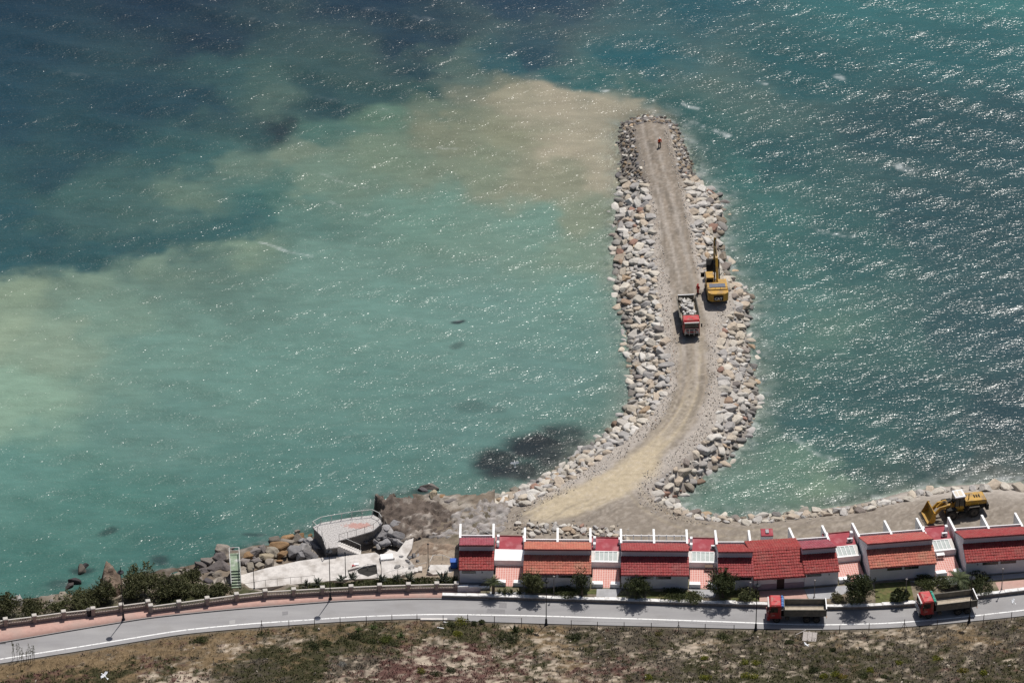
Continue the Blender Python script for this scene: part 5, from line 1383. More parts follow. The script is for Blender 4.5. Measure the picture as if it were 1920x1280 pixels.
# ------------------------------------------------------------------ hillside below the road (towards the camera)
er = line_w(EDGE, RZ, -260, 2200, 12)
hx, hy = np.arange(-96, 96, .3), np.arange(-112, -48, .3)
X, Y = np.meshgrid(hx, hy)
ey = np.interp(X, er[:, 0], er[:, 1])
dn = ey - Y                                                      # distance landward of the road edge
Z = RZ - .12 + .27 * np.maximum(dn, 0) + .002 * np.maximum(dn, 0) ** 2
n1, n2, n3 = fbm(X / 4, Y / 4, 201), fbm(X / 1.1, Y / 1.1, 202), vnoise(X / .5, Y / .5, 203)
bank = smooth(0, 3, dn)
Z = Z + bank * (.9 * (n1 - .5) + .45 * (n2 - .5))
HILL_COL = [  # photo x, y, colour class weights: sand, dry grass, dark green, red mat, grey scrub
(0,1262,.15,1,.1,.1,.2),(100,1235,.1,1,.1,.1,.2),(200,1225,.2,1,.05,.15,.2),(60,1278,.1,.3,.8,.5,.1),(200,1262,.1,.4,.9,.3,.1),(300,1215,.2,1,.1,.2,.3),(300,1250,.2,.5,.6,.4,.2),(370,1195,.1,.8,.3,.1,.3),
(420,1185,.1,.8,.3,.1,.3),(430,1210,.5,.7,.1,.3,.4),(380,1230,.3,.9,.2,.2,.2),(330,1275,.9,.1,.3,.4,.1),(480,1260,.1,.1,.8,.1,.9),(520,1225,.1,.2,1,.1,.1),(560,1250,.05,.3,1,.05,.1),(540,1205,.5,.5,.4,.2,.4),(600,1190,.1,.4,.7,.1,.2),
(640,1215,.1,.2,1,.1,.3),(660,1245,.5,.1,.2,.3,.9),(700,1195,.1,.3,.9,.1,.2),(620,1175,.2,.5,.6,.1,.3),(760,1180,.4,.5,.4,.3,.4),(760,1255,.5,.1,.2,1,.3),(820,1230,.7,.1,.2,.7,.3),(840,1210,.6,.2,.5,.3,.3),(860,1195,.1,.2,1,.2,.2),
(880,1225,.6,.1,.2,1,.2),(900,1260,.8,.1,.3,.8,.4),(960,1200,.3,.2,1,.1,.3),(960,1235,.5,.1,.8,.6,.3),(1010,1185,.4,.7,.3,.2,.4),(1040,1205,1,.6,.1,.1,.3),(1010,1245,.7,.2,.6,.2,.4),(1060,1250,.7,.7,.2,.3,.4),(1090,1195,.2,.1,.8,.2,.8),
(1130,1215,.4,.1,.6,.3,.9),(1180,1190,.3,.1,.6,.2,1),(1160,1240,.4,.1,.4,.7,.7),(1250,1195,.3,.1,.7,.3,.9),(1250,1235,.5,.1,.5,.3,.9),(1310,1205,.9,.3,.4,.1,.5),(1340,1230,.5,.1,.6,.5,.8),(1300,1265,.3,.1,.9,.1,.6),(1400,1190,.3,.1,.8,.2,.7),
(1420,1250,.5,.1,.8,.1,.5),(1500,1200,.5,.3,.5,.2,.7),(1560,1230,.2,.2,.9,.2,.8),(1500,1270,.3,.1,1,.2,.5),(1640,1195,.7,.3,.5,.2,.7),(1700,1190,.8,.4,.4,.1,.6),(1700,1225,.3,.2,.8,.2,.8),(1760,1255,.4,.1,.7,.2,.8),(1820,1195,.4,.9,.3,.2,.7),(1850,1220,.5,.4,.5,.3,.8),(1880,1180,.3,.2,.6,.2,1),(1880,1260,.3,.2,.9,.2,.5),(1950,1230,.4,.3,.6,.3,.8)]
HP, HV = [], []
for (a, b, *w) in HILL_COL:
    z = RZ + .27 * max(0.0, (b - np.interp(a, [p[0] for p in EDGE], [p[1] for p in EDGE])) / 5.3)
    HP.append(P(a, b, z)[:2]); HV.append(w)
HV = np.array(HV)
CLS = [np.array(srgb(190, 176, 158)) * .78, np.array(srgb(136, 116, 88)) * .66, np.array(srgb(70, 68, 44)) * .6, np.array(srgb(112, 80, 74)) * .6, np.array(srgb(94, 86, 74)) * .62]
def hill_classes(x, y):
    w = (idw(x, y, HP, HV, 3.5, 2.0) * np.array([.74, .98, 1.06, .95, .95])) ** 2.6
    return w / w.sum(1, keepdims=True)
def hill_noise(x, y, k): return .5 + .6 * (fbm(x / 1.7, y / 1.7, 211 + k * 7, 3) - .5) + .7 * (fbm(x / .62, y / .62, 271 + k * 7, 2) - .5)
wts = hill_classes(X + 3 * (n2 - .5), Y + 3 * (fbm(X / 1.3, Y / 1.3, 204) - .5))
ns = np.stack([hill_noise(X, Y, k).ravel() for k in range(5)], 1)
sc_ = wts * np.exp((ns - .5) * 11)
sc_ /= sc_.sum(1, keepdims=True)
C = sc_ @ np.array(CLS)
C *= (.82 + .36 * n3.ravel())[:, None]
Ch = C.reshape(X.shape + (3,))
verge = (1 - smooth(.0, .9, dn + .8 * (n2 - .5)))[..., None]
Ch = Ch * (1 - verge) + np.array(srgb(120, 112, 100)) * .6 * verge
V = np.stack([X.ravel(), Y.ravel(), Z.ravel()], 1)
keep = (dn > -.55)
v, f, c = compact(V, grid_faces(*X.shape, keep[:-1, :-1] & keep[1:, 1:] & keep[:-1, 1:] & keep[1:, :-1]), Ch.reshape(-1, 3))
M_hill = mat_col('dry_hillside', .97, 2.4, .25, .10, 6.0)
tag(link('hillside', fast_mesh('hillside', v, f, True, c, M_hill)), 'dry scrub hillside below the road', 'hillside', kind='structure')
from mathutils import kdtree
def hill_z(x, y):
    x, y = np.asarray(x, float), np.asarray(y, float)
    i = np.clip((x - hx[0]) / .3, 0, len(hx) - 1.001); j = np.clip((y - hy[0]) / .3, 0, len(hy) - 1.001)
    i0, j0 = i.astype(int), j.astype(int); fi, fj = i - i0, j - j0
    return (Z_h[j0, i0] * (1 - fi) + Z_h[j0, i0 + 1] * fi) * (1 - fj) + (Z_h[j0 + 1, i0] * (1 - fi) + Z_h[j0 + 1, i0 + 1] * fi) * fj
Z_h = Z.copy()
def on_hill(px, py):
    """where the sight line of the survey photograph meets the hillside"""
    z = RZ + 1
    for _ in range(12):
        p = P(px, py, z); z = float(hill_z(np.array([p.x]), np.array([p.y]))[0])
    return P(px, py, z)

# ------------------------------------------------------------------ leaf machinery
leaf_mat = {}
def leaves_mesh(name, pos, nrm_amt, size, cols, seed, aspect=.55, up=0.0, fold=True, mat_=None):
    """many small leaf quads (n,3) with random orientation and per-leaf colour"""
    r = np.random.RandomState(seed)
    n = len(pos)
    a = r.normal(size=(n, 3)); a[:, 2] = np.abs(a[:, 2]) * (1 + up) ; a /= np.linalg.norm(a, axis=1, keepdims=True)
    b = np.cross(a, r.normal(size=(n, 3))); b /= np.linalg.norm(b, axis=1, keepdims=True)
    s = (size[0] + (size[1] - size[0]) * r.rand(n))[:, None]
    w = b * s * aspect * .5
    base, tip, mid = pos - a * s * .5, pos + a * s * .5, pos
    V_ = np.stack([base, mid + w, tip, mid - w], 1).reshape(-1, 3)
    F_ = np.arange(4 * n).reshape(n, 4)
    pick = np.array(cols)[r.randint(0, len(cols), n)] * (.75 + .5 * r.rand(n))[:, None]
    return fast_mesh(name, V_, F_, False, np.repeat(pick, 4, 0), mat_ or M_leaf)
def leaf_material():
    m, nt, bs, N, L = new_mat('foliage')
    at = N('ShaderNodeAttribute'); at.attribute_name = 'col'
    L(at.outputs['Color'], bs.inputs['Base Color'])
    bs.inputs['Roughness'].default_value = .7; bs.inputs['Specular IOR Level'].default_value = .25
    tr = N('ShaderNodeBsdfTranslucent'); L(at.outputs['Color'], tr.inputs['Color'])
    ms = N('ShaderNodeMixShader'); ms.inputs[0].default_value = .22
    L(bs.outputs[0], ms.inputs[1]); L(tr.outputs[0], ms.inputs[2]); L(ms.outputs[0], nt.nodes['Material Output'].inputs['Surface'])
    return m
M_leaf = leaf_material()
M_bark = mat('bark', (.10, .075, .055), .95, 5, .3, .03)
# low ground cover on the hillside
rs = np.random.RandomState(77)
n = 90000
gx_, gy_ = rs.uniform(-88, 88, n), rs.uniform(-98, -50, n)
gd = np.interp(gx_, er[:, 0], er[:, 1]) - gy_
gz_ = hill_z(gx_, gy_)
w = hill_classes(gx_ + 3 * (fbm(gx_ / 1.1, gy_ / 1.1, 202) - .5), gy_ + 3 * (fbm(gx_ / 1.3, gy_ / 1.3, 204) - .5))
s_ = w * np.exp((np.stack([hill_noise(gx_, gy_, k) for k in range(5)], 1) - .5) * 11)
k = s_.argmax(1)
clump = fbm(gx_ / .6, gy_ / .6, 231)
keep = (gd > .7) & (k > 0) & (clump > .38) & (to_px(gx_, gy_, gz_)[1] < 1300)
gx_, gy_, gz_, k = gx_[keep], gy_[keep], gz_[keep], k[keep]
pal = {1: [(.20, .15, .085), (.24, .19, .11), (.16, .12, .07)], 2: [(.045, .058, .018), (.065, .075, .022), (.038, .046, .016), (.085, .088, .03)], 3: [(.13, .06, .05), (.16, .085, .07), (.10, .05, .045)], 4: [(.07, .063, .048), (.10, .092, .075), (.05, .046, .034), (.17, .155, .13)]}
cover = thing('ground_cover', 'low dry grass, red succulents and grey scrub over the hillside', 'ground cover')
cover['kind'] = 'stuff'
for c_, nm in ((1, 'dry_grass'), (2, 'green_mat'), (3, 'red_succulents'), (4, 'grey_scrub')):
    m_ = k == c_
    if m_.sum() < 5: continue
    q = np.stack([gx_[m_], gy_[m_], gz_[m_] + .08 + .1 * rs.rand(m_.sum())], 1)
    q = np.repeat(q, 2, 0) + rs.normal(size=(2 * len(q), 3)) * np.array([.12, .12, .05])
    tag(link(nm, leaves_mesh(nm, q, 0, (.14, .36) if c_ != 1 else (.2, .45), pal[c_], 300 + c_, .5 if c_ != 1 else .16, 1.0), cover), kind='stuff')
# pale stones strewn over the hillside
st_items = []
for i in range(1500):
    x, y = rnd.uniform(-86, 86), rnd.uniform(-96, -52)
    dd = float(np.interp(x, er[:, 0], er[:, 1])) - y
    if dd < 1.0 or rnd.random() > .12 + .5 * smooth(-10, 30, x): continue
    z = float(hill_z(np.array([x]), np.array([y]))[0]); q = rnd.uniform(.08, .32)
    st_items.append((rock_matrix(rnd, (x, y, z + q * .15), q, False), i, tuple(np.array(rnd.choice([srgb(196, 184, 168), srgb(176, 164, 150), srgb(206, 196, 182)])) * .8)))
tag(link('hillside_stones', join_rocks(st_items, P_ARR, 'hillside_stones', rock_col_mat)), 'small pale stones strewn over the hillside', 'stones', kind='stuff')

def blob_points(n, r, seed, lumps=7, shell=.55, flat=.75):
    """points through an uneven crown made of overlapping lumps"""
    g = np.random.RandomState(seed)
    cs = g.normal(size=(lumps, 3)); cs /= np.linalg.norm(cs, axis=1, keepdims=True)
    cs *= (.25 + .45 * g.rand(lumps))[:, None]; cs[:, 2] = np.abs(cs[:, 2]) * .9 - .15
    rr = .35 + .30 * g.rand(lumps)
    i = g.choice(lumps, n, p=rr ** 2 / (rr ** 2).sum())
    d = g.normal(size=(n, 3)); d /= np.linalg.norm(d, axis=1, keepdims=True)
    rad = rr[i] * (shell + (1 - shell) * g.rand(n) ** .6)
    p = cs[i] + d * rad[:, None]
    p[:, 2] *= flat
    return p * np.asarray(r)
def bush(name, label, base, r, h, n, cols, seed, cat='shrub', group=None, leaf=(.12, .3), trunk=True, lumps=8, aspect=.55, lift=.35, up=0.0):
    t = thing(name, label, cat, base, 0, group)
    g = random.Random(seed)
    pts = blob_points(n, (r, r, h * .62), seed, lumps)
    pts[:, 2] += h * (.5 + lift * .2) - 0
    pts = pts[pts[:, 2] > .03]
    if trunk:
        tb = MB()
        tb.tube((0, 0, -.2), (g.uniform(-.1, .1), g.uniform(-.1, .1), h * .42), .06 + .035 * h, .04 + .015 * h, 7)
        for k_ in range(5):
            a = k_ * 1.256 + g.uniform(-.4, .4)
            tb.tube((0, 0, h * g.uniform(.2, .4)), (r * .55 * math.cos(a), r * .55 * math.sin(a), h * g.uniform(.55, .85)), .035 + .012 * h, .015, 5)
        tb.build('trunk', M_bark, t)
    if trunk:
        q_ = np.random.RandomState(seed + 3)
        dirs = q_.normal(size=(26, 3)); dirs[:, 2] = np.abs(dirs[:, 2]); dirs /= np.linalg.norm(dirs, axis=1, keepdims=True)
        sp = (dirs[q_.randint(0, 26, n // 7)] * (q_.uniform(.8, 1.22, n // 7))[:, None] * np.array([r, r, h * .55])) + q_.normal(size=(n // 7, 3)) * .1
        sp[:, 2] += h * .5
        pts = np.concatenate([pts, sp])
    link('crown', leaves_mesh('crown', pts, 0, leaf, cols, seed + 1, aspect, up), t)
    return t
DG = [(.035, .048, .018), (.05, .062, .022), (.028, .036, .016), (.07, .078, .03)]
OG = [(.08, .09, .038), (.10, .11, .045), (.06, .07, .03), (.13, .13, .06)]
YG = [(.20, .20, .025), (.16, .17, .03), (.11, .13, .028), (.25, .235, .03)]
MG = [(.07, .085, .03), (.09, .10, .035), (.05, .06, .025)]
# shrubs in front of the houses
bush('round_tree', 'round olive-green tree in front of the orange-roofed house', P(999, 1112, TZ), 1.75, 3.6, 4200, OG, 501, 'tree', 'garden trees')
bush('scraggly_tree', 'thin scraggly tree at the corner of the orange-roofed house', P(1091, 1116, TZ), 1.3, 4.2, 1500, DG, 502, 'tree', 'garden trees', lumps=12)
bush('round_tree', 'low dark spreading tree in front of the third house', P(1192, 1120, TZ), 1.9, 2.9, 4200, DG, 503, 'tree', 'garden trees', lumps=11)
bush('round_tree', 'big round tree hiding the corner of the half-width house', P(1355, 1119, TZ), 2.2, 4.0, 6200, [(.05, .062, .022), (.036, .048, .018), (.07, .08, .03)], 504, 'tree', 'garden trees')
bush('round_tree', 'large dark bushy tree between the two parked lorries', P(1612, 1129, TZ), 2.4, 4.0, 7000, DG, 505, 'tree', 'garden trees')
bush('garden_bush', 'small olive bush at the foot of the thin lamp before the half-width house', P(1400, 1122, TZ), 1.5, 1.3, 1600, OG, 506, 'bush')
bush('garden_bush', 'dark clump of succulents beside the lawn left of the green-tarpaulin lorry', P(1688, 1124, TZ), 1.7, 1.1, 1500, DG, 507, 'bush', leaf=(.2, .5), trunk=False)
bush('garden_hedge', 'low hedge beside the grey path above the green-tarpaulin lorry', P(1735, 1100, TZ), 2.0, 1.0, 2200, MG, 508, 'hedge', trunk=False)
bush('garden_hedge', 'low hedge running up to the palm', P(1770, 1096, TZ), 1.7, .9, 1700, OG, 509, 'hedge', trunk=False)
bush('garden_hedge', 'dark hedge right of the palm before the right-hand house', P(1838, 1097, TZ), 2.4, 1.2, 2800, DG, 510, 'hedge', trunk=False)
bush('garden_bush', 'pale dry bush by the grey forecourt', P(1572, 1124, TZ), 1.2, .8, 900, [(.13, .12, .06), (.16, .14, .08), (.10, .10, .04)], 511, 'bush', trunk=False)
bush('garden_bush', 'tangle of weeds on the lawn strip by the third house', P(1265, 1118, TZ), 2.6, .6, 1800, MG, 512, 'bush', trunk=False)
bush('garden_bush', 'weedy clump between the third house and the round tree', P(1300, 1121, TZ), 1.6, .6, 1100, OG, 513, 'bush', trunk=False)
bush('garden_bush', 'grassy clump on the lawn of the orange-roofed house', P(1058, 1112, TZ), 1.9, .6, 1200, MG, 514, 'bush', trunk=False)
def palm(label, base, h, n, L_, seed, cols, group='palms'):
    t = thing('palm_tree', label, 'palm', base, 0, group)
    g = random.Random(seed)
    MB().lathe([(.26, -.2), (.22, h * .3), (.2, h * .8), (.28, h)], 9).build('trunk', M_bark, t)
    for k_ in range(n):
        a = k_ * 2.4 + g.uniform(-.2, .2); el = g.uniform(.15, 1.25); l = L_ * g.uniform(.8, 1.1)
        V_, F_ = [], []
        d = Vector((math.cos(a), math.sin(a), 0)); s = Vector((-d.y, d.x, 0))
        pts = []
        for q in range(9):
            u = q / 8
            pts.append(Vector((0, 0, h)) + d * (l * u * math.cos(el * (1 - .5 * u))) + Vector((0, 0, l * u * math.sin(el) - .55 * l * u * u)))
        for q in range(1, 9):
            for sg in (-1, 1):
                p = pts[q]; w = .45 * math.sin(math.pi * min(.95, q / 9 + .1)) * L_ / 2
                tip = p + s * sg * w + (pts[q] - pts[q - 1]) * .8 + Vector((0, 0, -.1))
                b_ = len(V_); V_ += [pts[q - 1], p, tip]; F_.append((b_, b_ + 1, b_ + 2))
        me_ = fast_mesh('frond', np.array([tuple(v_) for v_ in V_]), np.array(F_), False, np.tile(np.array(g.choice(cols)) * g.uniform(.8, 1.2), (len(V_), 1)), M_leaf)
        link('frond', me_, t)
    return t
palm('small palm before the white terrace at the end of the row', P(925, 1112, TZ), 1.8, 26, 1.5, 601, DG)
palm('spiky date palm above the green-tarpaulin lorry', P(1797, 1100, TZ), 1.3, 30, 2.3, 602, [(.07, .09, .04), (.05, .07, .03), (.09, .105, .05)])
def agave(name, label, base, n, L_, seed, cols, group=None, spread=.9, cat='agave'):
    t = thing(name, label, cat, base, 0, group)
    g = random.Random(seed)
    V_, F_, C_ = [], [], []
    for k_ in range(n):
        a = k_ * 2.4 + g.uniform(-.3, .3); el = g.uniform(.25, 1.35) ; l = L_ * g.uniform(.7, 1.1)
        d = Vector((math.cos(a) * math.cos(el) * spread, math.sin(a) * math.cos(el) * spread, math.sin(el))); s = Vector((-math.sin(a), math.cos(a), 0))
        b_ = len(V_)
        o_ = Vector((g.uniform(-.2, .2) * L_, g.uniform(-.2, .2) * L_, 0))
        V_ += [o_ - s * .05, o_ + s * .05, o_ + d * l * .5 + s * .075 * L_, o_ + d * l * .5 - s * .075 * L_, o_ + d * l + Vector((0, 0, -.08 * l))]
        F_ += [(b_, b_ + 1, b_ + 2), (b_, b_ + 2, b_ + 3), (b_ + 3, b_ + 2, b_ + 4)]
        C_ += [np.array(g.choice(cols)) * g.uniform(.8, 1.2)] * 5
    link('leaves', fast_mesh('leaves', np.array([tuple(v_) for v_ in V_]), np.array(F_), False, np.array(C_), M_leaf), t)
    return t
AG = [(.07, .085, .065), (.09, .105, .08), (.05, .06, .045), (.14, .15, .12)]
for i, (x, y, s, lab) in enumerate(((946, 1111, 1.0, 'spiky plant right of the small palm'), (958, 1112, 1.0, 'second spiky plant along the wall by the small palm'), (973, 1112, .9, 'third spiky plant along the wall, next to the round olive tree'), (936, 1110, .7, 'little spiky plant at the foot of the small palm'))):
    agave('yucca', lab, P(x, y, TZ), 22, s, 620 + i, DG, 'yuccas along the wall', cat='yucca')
for i, (x, y, z, s, lab) in enumerate(((832, 1088, 4.4, 1.8, 'pale tall agave beside the end of the balustrade'), (768, 1085, 4.5, 1.4, 'agave on the slope above the third pillar from the end'), (715, 1087, 4.2, 1.3, 'agave above the quay steps'), (660, 1085, 4.0, 1.3, 'agave above the pool recess'), (640, 1088, 3.9, 1.2, 'agave beside the dark quay post'), (595, 1093, 3.6, 1.2, 'agave on the slope left of the tall lamp'), (575, 1097, 3.6, 1.1, 'leftmost agave on the slope above the quay'), (744, 1085, 4.4, 1.1, 'dark agave between two slope agaves'))):
    agave('agave_plant', lab, P(x, y, z), 26, s, 640 + i, AG, 'agaves on the promenade slope')
for i, (x, y, s, lab) in enumerate(((966, 1178, 1.4, 'dark agave on the verge left of the lamp opposite the orange-roofed house'), (993, 1180, 1.1, 'smaller dark agave right of its neighbour on the verge'), (700, 1172, .9, 'agave rosette in the green mat below the road'), (752, 1188, .9, 'agave rosette on the hillside near the wall corner'), (672, 1176, .8, 'small agave at the top of the green mat'))):
    agave('agave_plant', lab, on_hill(x, y + 6), 30, s, 660 + i, DG if i < 2 else [(.10, .14, .05), (.08, .11, .04)], 'agaves on the hillside')
# low vegetation of the promenade slope (grass verge behind the balustrade)
q = []
g = np.random.RandomState(9)
for (x0, x1, ya, yb_, z0, z1, n_) in ((700, 858, 1083, 1096, 4.3, 4.6, 3800), (560, 720, 1090, 1100, 3.6, 4.4, 2200), (300, 420, 1098, 1128, 2.9, 4.4, 1500)):
    for _ in range(n_):
        u, v_ = g.rand(), g.rand()
        x = x0 + (x1 - x0) * u; p = P(x, ya + (yb_ - ya) * v_ + (0 if x1 < 500 else 0), z0 + (z1 - z0) * v_)
        z = float(shore_height(np.array([p.x]), np.array([p.y]))[0])
        q.append((p.x, p.y, z + .1 + .2 * g.rand()))
tag(link('verge_grass', leaves_mesh('verge_grass', np.array(q), 0, (.2, .5), MG, 71, .25, 1.2)), 'green grass and weeds behind the right balustrade', 'grass', kind='stuff')
# bushes on the left shore
SG = [(.065, .072, .03), (.085, .09, .038), (.05, .055, .024), (.11, .11, .05)]
SG2 = [(.09, .098, .042), (.115, .12, .05), (.07, .078, .034), (.14, .14, .07)]
for i, (x, y, z, r, h, c_, n_, lab) in enumerate((
    (4, 1148, 3.2, 2.2, 2.6, SG, 3200, 'dark bush at the left edge of the picture'), (60, 1152, 3.2, 2.5, 2.0, SG, 3600, 'spreading dark bush beside the pale grey rock'), (108, 1146, 3.0, 1.5, 1.8, SG2, 1600, 'small bush left of the ochre rock'),
    (150, 1139, 3.0, 2.6, 2.2, SG2, 4200, 'wide bush between the ochre rock and the pinnacle'), (200, 1124, 2.8, 1.9, 3.0, SG, 3200, 'upright bush growing against the tawny pinnacle'), (175, 1134, 3.0, 1.8, 2.0, SG, 2200, 'bush in front of the foot of the pinnacle'),
    (272, 1108, 2.6, 2.9, 3.4, SG2, 6000, 'tallest leafy bush right of the left lamp'), (248, 1118, 3.0, 1.8, 2.2, SG, 2200, 'bush immediately right of the left lamp post'), (312, 1118, 3.0, 2.6, 2.4, SG, 4200, 'dark bush behind the gap in the balustrade'),
    (340, 1110, 2.8, 2.0, 2.2, SG2, 2800, 'olive bush right of the gap in the balustrade'), (362, 1096, 2.2, 1.4, 2.6, SG, 1800, 'upright bush left of the dark rocks'), (375, 1114, 3.2, 1.6, 1.4, SG2, 1400, 'low bush below the dark rocks'), (416, 1112, 3.6, 1.7, 1.3, SG, 1600, 'low bush left of the green stairs'))):
    bush('shore_bush', lab, P(x, y, z), r, h, n_, c_, 700 + i, 'bush', 'bushes on the left shore', (.12, .34), lumps=13)
# shrubs of the hillside
for i, (x, y, r, h, c_, lab) in enumerate((
    (1398, 1244, .8, .6, YG, 'yellow shrub left of the pair near the pale hollow'), (1416, 1246, .75, .6, YG, 'yellow shrub right of the pair near the pale hollow'), (1394, 1268, .9, .6, YG, 'yellow shrub at the lower left of the pale hollow'), (1412, 1270, .8, .6, YG, 'yellow shrub beside the pale hollow at the bottom edge'),
    (1543, 1268, .7, .5, YG, 'small yellow shrub near the bottom below the lorry'), (1564, 1265, .8, .6, YG, 'yellow-flowered shrub in the middle of the bottom group'), (1580, 1269, .8, .5, [(.22, .17, .03), (.18, .15, .03)], 'ochre shrub at the right of the bottom group'), (1632, 1258, .8, .6, YG, 'bright yellow shrub below the green-tarpaulin lorry'), (1620, 1266, .9, .6, MG, 'green shrub beside the bright yellow one'),
    (1685, 1243, .8, .5, YG, 'lone yellow-green shrub on the stony slope'), (1804, 1258, .8, .5, [(.22, .18, .03), (.17, .15, .03)], 'orange-tinged shrub near the bottom right'), (1845, 1264, .7, .5, YG, 'yellow shrub in the bottom right corner'), (1757, 1236, .9, .5, YG, 'flat yellow-green shrub on the right slope'),
    (1478, 1206, .8, .5, MG, 'olive shrub below the verge lamp beside the lorry'), (1560, 1219, .7, .5, DG, 'dark green shrub on the stony slope below the fence'), (1530, 1258, 1.0, .7, DG, 'dark rounded shrub at the bottom near the yellow group'), (1660, 1270, .9, .6, MG, 'green shrub at the bottom edge right of the yellow group'),
    (377, 1206, 1.3, 1.0, MG, 'lone green bush on the dry grass below the road'), (862, 1168, 1.1, .9, YG, 'yellow-green shrub by the wall corner at the roadside'), (889, 1171, .6, .7, DG, 'small dark round shrub at the roadside'), (903, 1169, .6, .7, MG, 'small green round shrub at the roadside'), (846, 1172, .9, .7, OG, 'olive shrub at the foot of the wall corner'),
    (690, 1200, 1.4, .7, MG, 'mound of green shrub in the mat below the road'), (725, 1200, 1.4, .7, [(.12, .14, .03), (.10, .12, .03)], 'lighter green mound right of its neighbour'), (665, 1197, 1.2, .8, DG, 'dark mound at the left of the green mat'), (590, 1215, 1.1, .6, DG, 'dark mound in the long green mat'), (615, 1208, .9, .6, MG, 'green mound in the long green mat'), (740, 1208, 1.1, .6, OG, 'olive mound at the right end of the green mat'),
    (862, 1190, 1.0, .6, YG, 'yellowish shrub on the slope below the wall corner'), (815, 1265, .9, .5, DG, 'dark tuft among the red succulents'), (845, 1258, .8, .5, DG, 'second dark tuft among the red succulents'), (790, 1258, .8, .5, [(.18, .16, .04)], 'ochre tuft among the red succulents'), (955, 1198, 1.6, .8, DG, 'dark spreading bush below the verge agaves'), (1080, 1196, 1.3, .7, DG, 'dark bush beside the sandy hollow'), (1322, 1235, .7, .4, YG, 'little yellow shrub on the grey scrub slope'), (1232, 1190, .7, .5, [(.16, .14, .05)], 'ochre shrub below the road fence'), (1320, 1272, .9, .5, YG, 'yellow-green shrub at the bottom edge right of centre'), (1215, 1270, .9, .5, YG, 'yellow-green shrub at the bottom edge in the centre'), (640, 1246, .7, .4, [(.30, .29, .26)], 'silvery tuft in the grey patch'), (1355, 1195, .9, .5, OG, 'olive shrub between the fence posts'))):
    bush('hillside_shrub', lab, on_hill(x, y), r, h, int(700 * r), c_, 800 + i, 'shrub', 'shrubs on the hillside', (.08, .22), trunk=False, lumps=6, lift=-.6)
# reeds at the lower left
def reeds(label, x0, x1, y, n_, h):
    p0 = on_hill((x0 + x1) / 2, y)
    t = thing('reeds', label, 'reeds', p0)
    g = random.Random(5)
    for k_ in range(n_):
        p = on_hill(x0 + (x1 - x0) * (k_ + .5) / n_, y + g.uniform(-4, 6)) - p0
        hh = h * g.uniform(.6, 1.1); lean = Vector((g.uniform(-.3, .3), g.uniform(-.2, .2), hh))
        st_ = MB().tube(p, p + lean, .035, .012, 5).build('stalk', M_bark, t)
        pts = np.array([tuple(p + lean * g.uniform(.45, 1.0) + Vector((g.uniform(-.16, .16), g.uniform(-.16, .16), 0))) for _ in range(26)])
        link('leaf_spray', leaves_mesh('leaf_spray', pts, 0, (.15, .35), OG, 900 + k_, .3, .6), st_)
reeds('row of tall thin reeds at the road edge in the lower left', 22, 68, 1238, 11, 3.0)
# fence posts along the verge
M_fp = mat('rusty_fence_post', (.10, .075, .065), .85, 5, .3)
fence_g = 'posts of the roadside wire fence'
FP = [(491,1184,2.0),(542,1180,1.6),(590,1176,1.6),(638,1174,1.6),(687,1172,1.6),(735,1169,1.6),(782,1168,1.6),(831,1170,1.6),(877,1173,2.0),(927,1172,1.6),(978,1175,1.6),(1071,1177,1.4),(1120,1180,1.4),(1170,1181,1.4),(1221,1182,1.4),(1272,1184,1.8),(1322,1184,1.4),(1376,1186,1.4),(1574,1186,1.3),(1629,1184,1.5),(1695,1182,2.0),(1757,1176,1.4),(1844,1166,1.4),(1896,1162,1.4)]
NTH = ['first', 'second', 'third', 'fourth', 'fifth', 'sixth', 'seventh', 'eighth', 'ninth', 'tenth', 'eleventh', 'twelfth']
def fence_label(i):
    if FP[i][2] > 1.7:
        return {0: 'braced fence post below the left lamp-post shadow', 8: 'braced fence post just right of the wall corner', 15: 'taller fence post opposite the third house', 20: 'braced fence post between the two parked lorries'}[i]
    if i < 8: return NTH[i - 1] + ' thin fence post right of the braced post on the left verge'
    if i < 15: return NTH[i - 9] + ' thin fence post right of the braced post by the wall corner'
    if i < 20: return NTH[i - 16] + ' thin fence post right of the taller post opposite the third house'
    return NTH[i - 21] + ' thin fence post right of the braced post between the lorries'
prev = None
for i, (x, y, h) in enumerate(FP):
    p = on_hill(x, y)
    t = thing('fence_post', fence_label(i), 'fence post', p, 0, fence_g)
    MB().tube((0, 0, -.3), (0, 0, h), .05, .045, 6).build('post', M_fp, t)
    if h > 1.7:
        for s in (-1, 1): MB().tube((0, 0, h * .7), (s * .7, -.25, -.1), .03, n=5).build('brace', M_fp, t)
    if prev is not None and (p - prev[0]).length < 5.5:
        wv = MB()
        for f_ in (.45, .95): wv.tube(Vector((0, 0, h * f_)), prev[0] - p + Vector((0, 0, prev[1] * f_)), .008, n=3)
        wv.build('wire', M_fp, t)
    prev = (p, h)
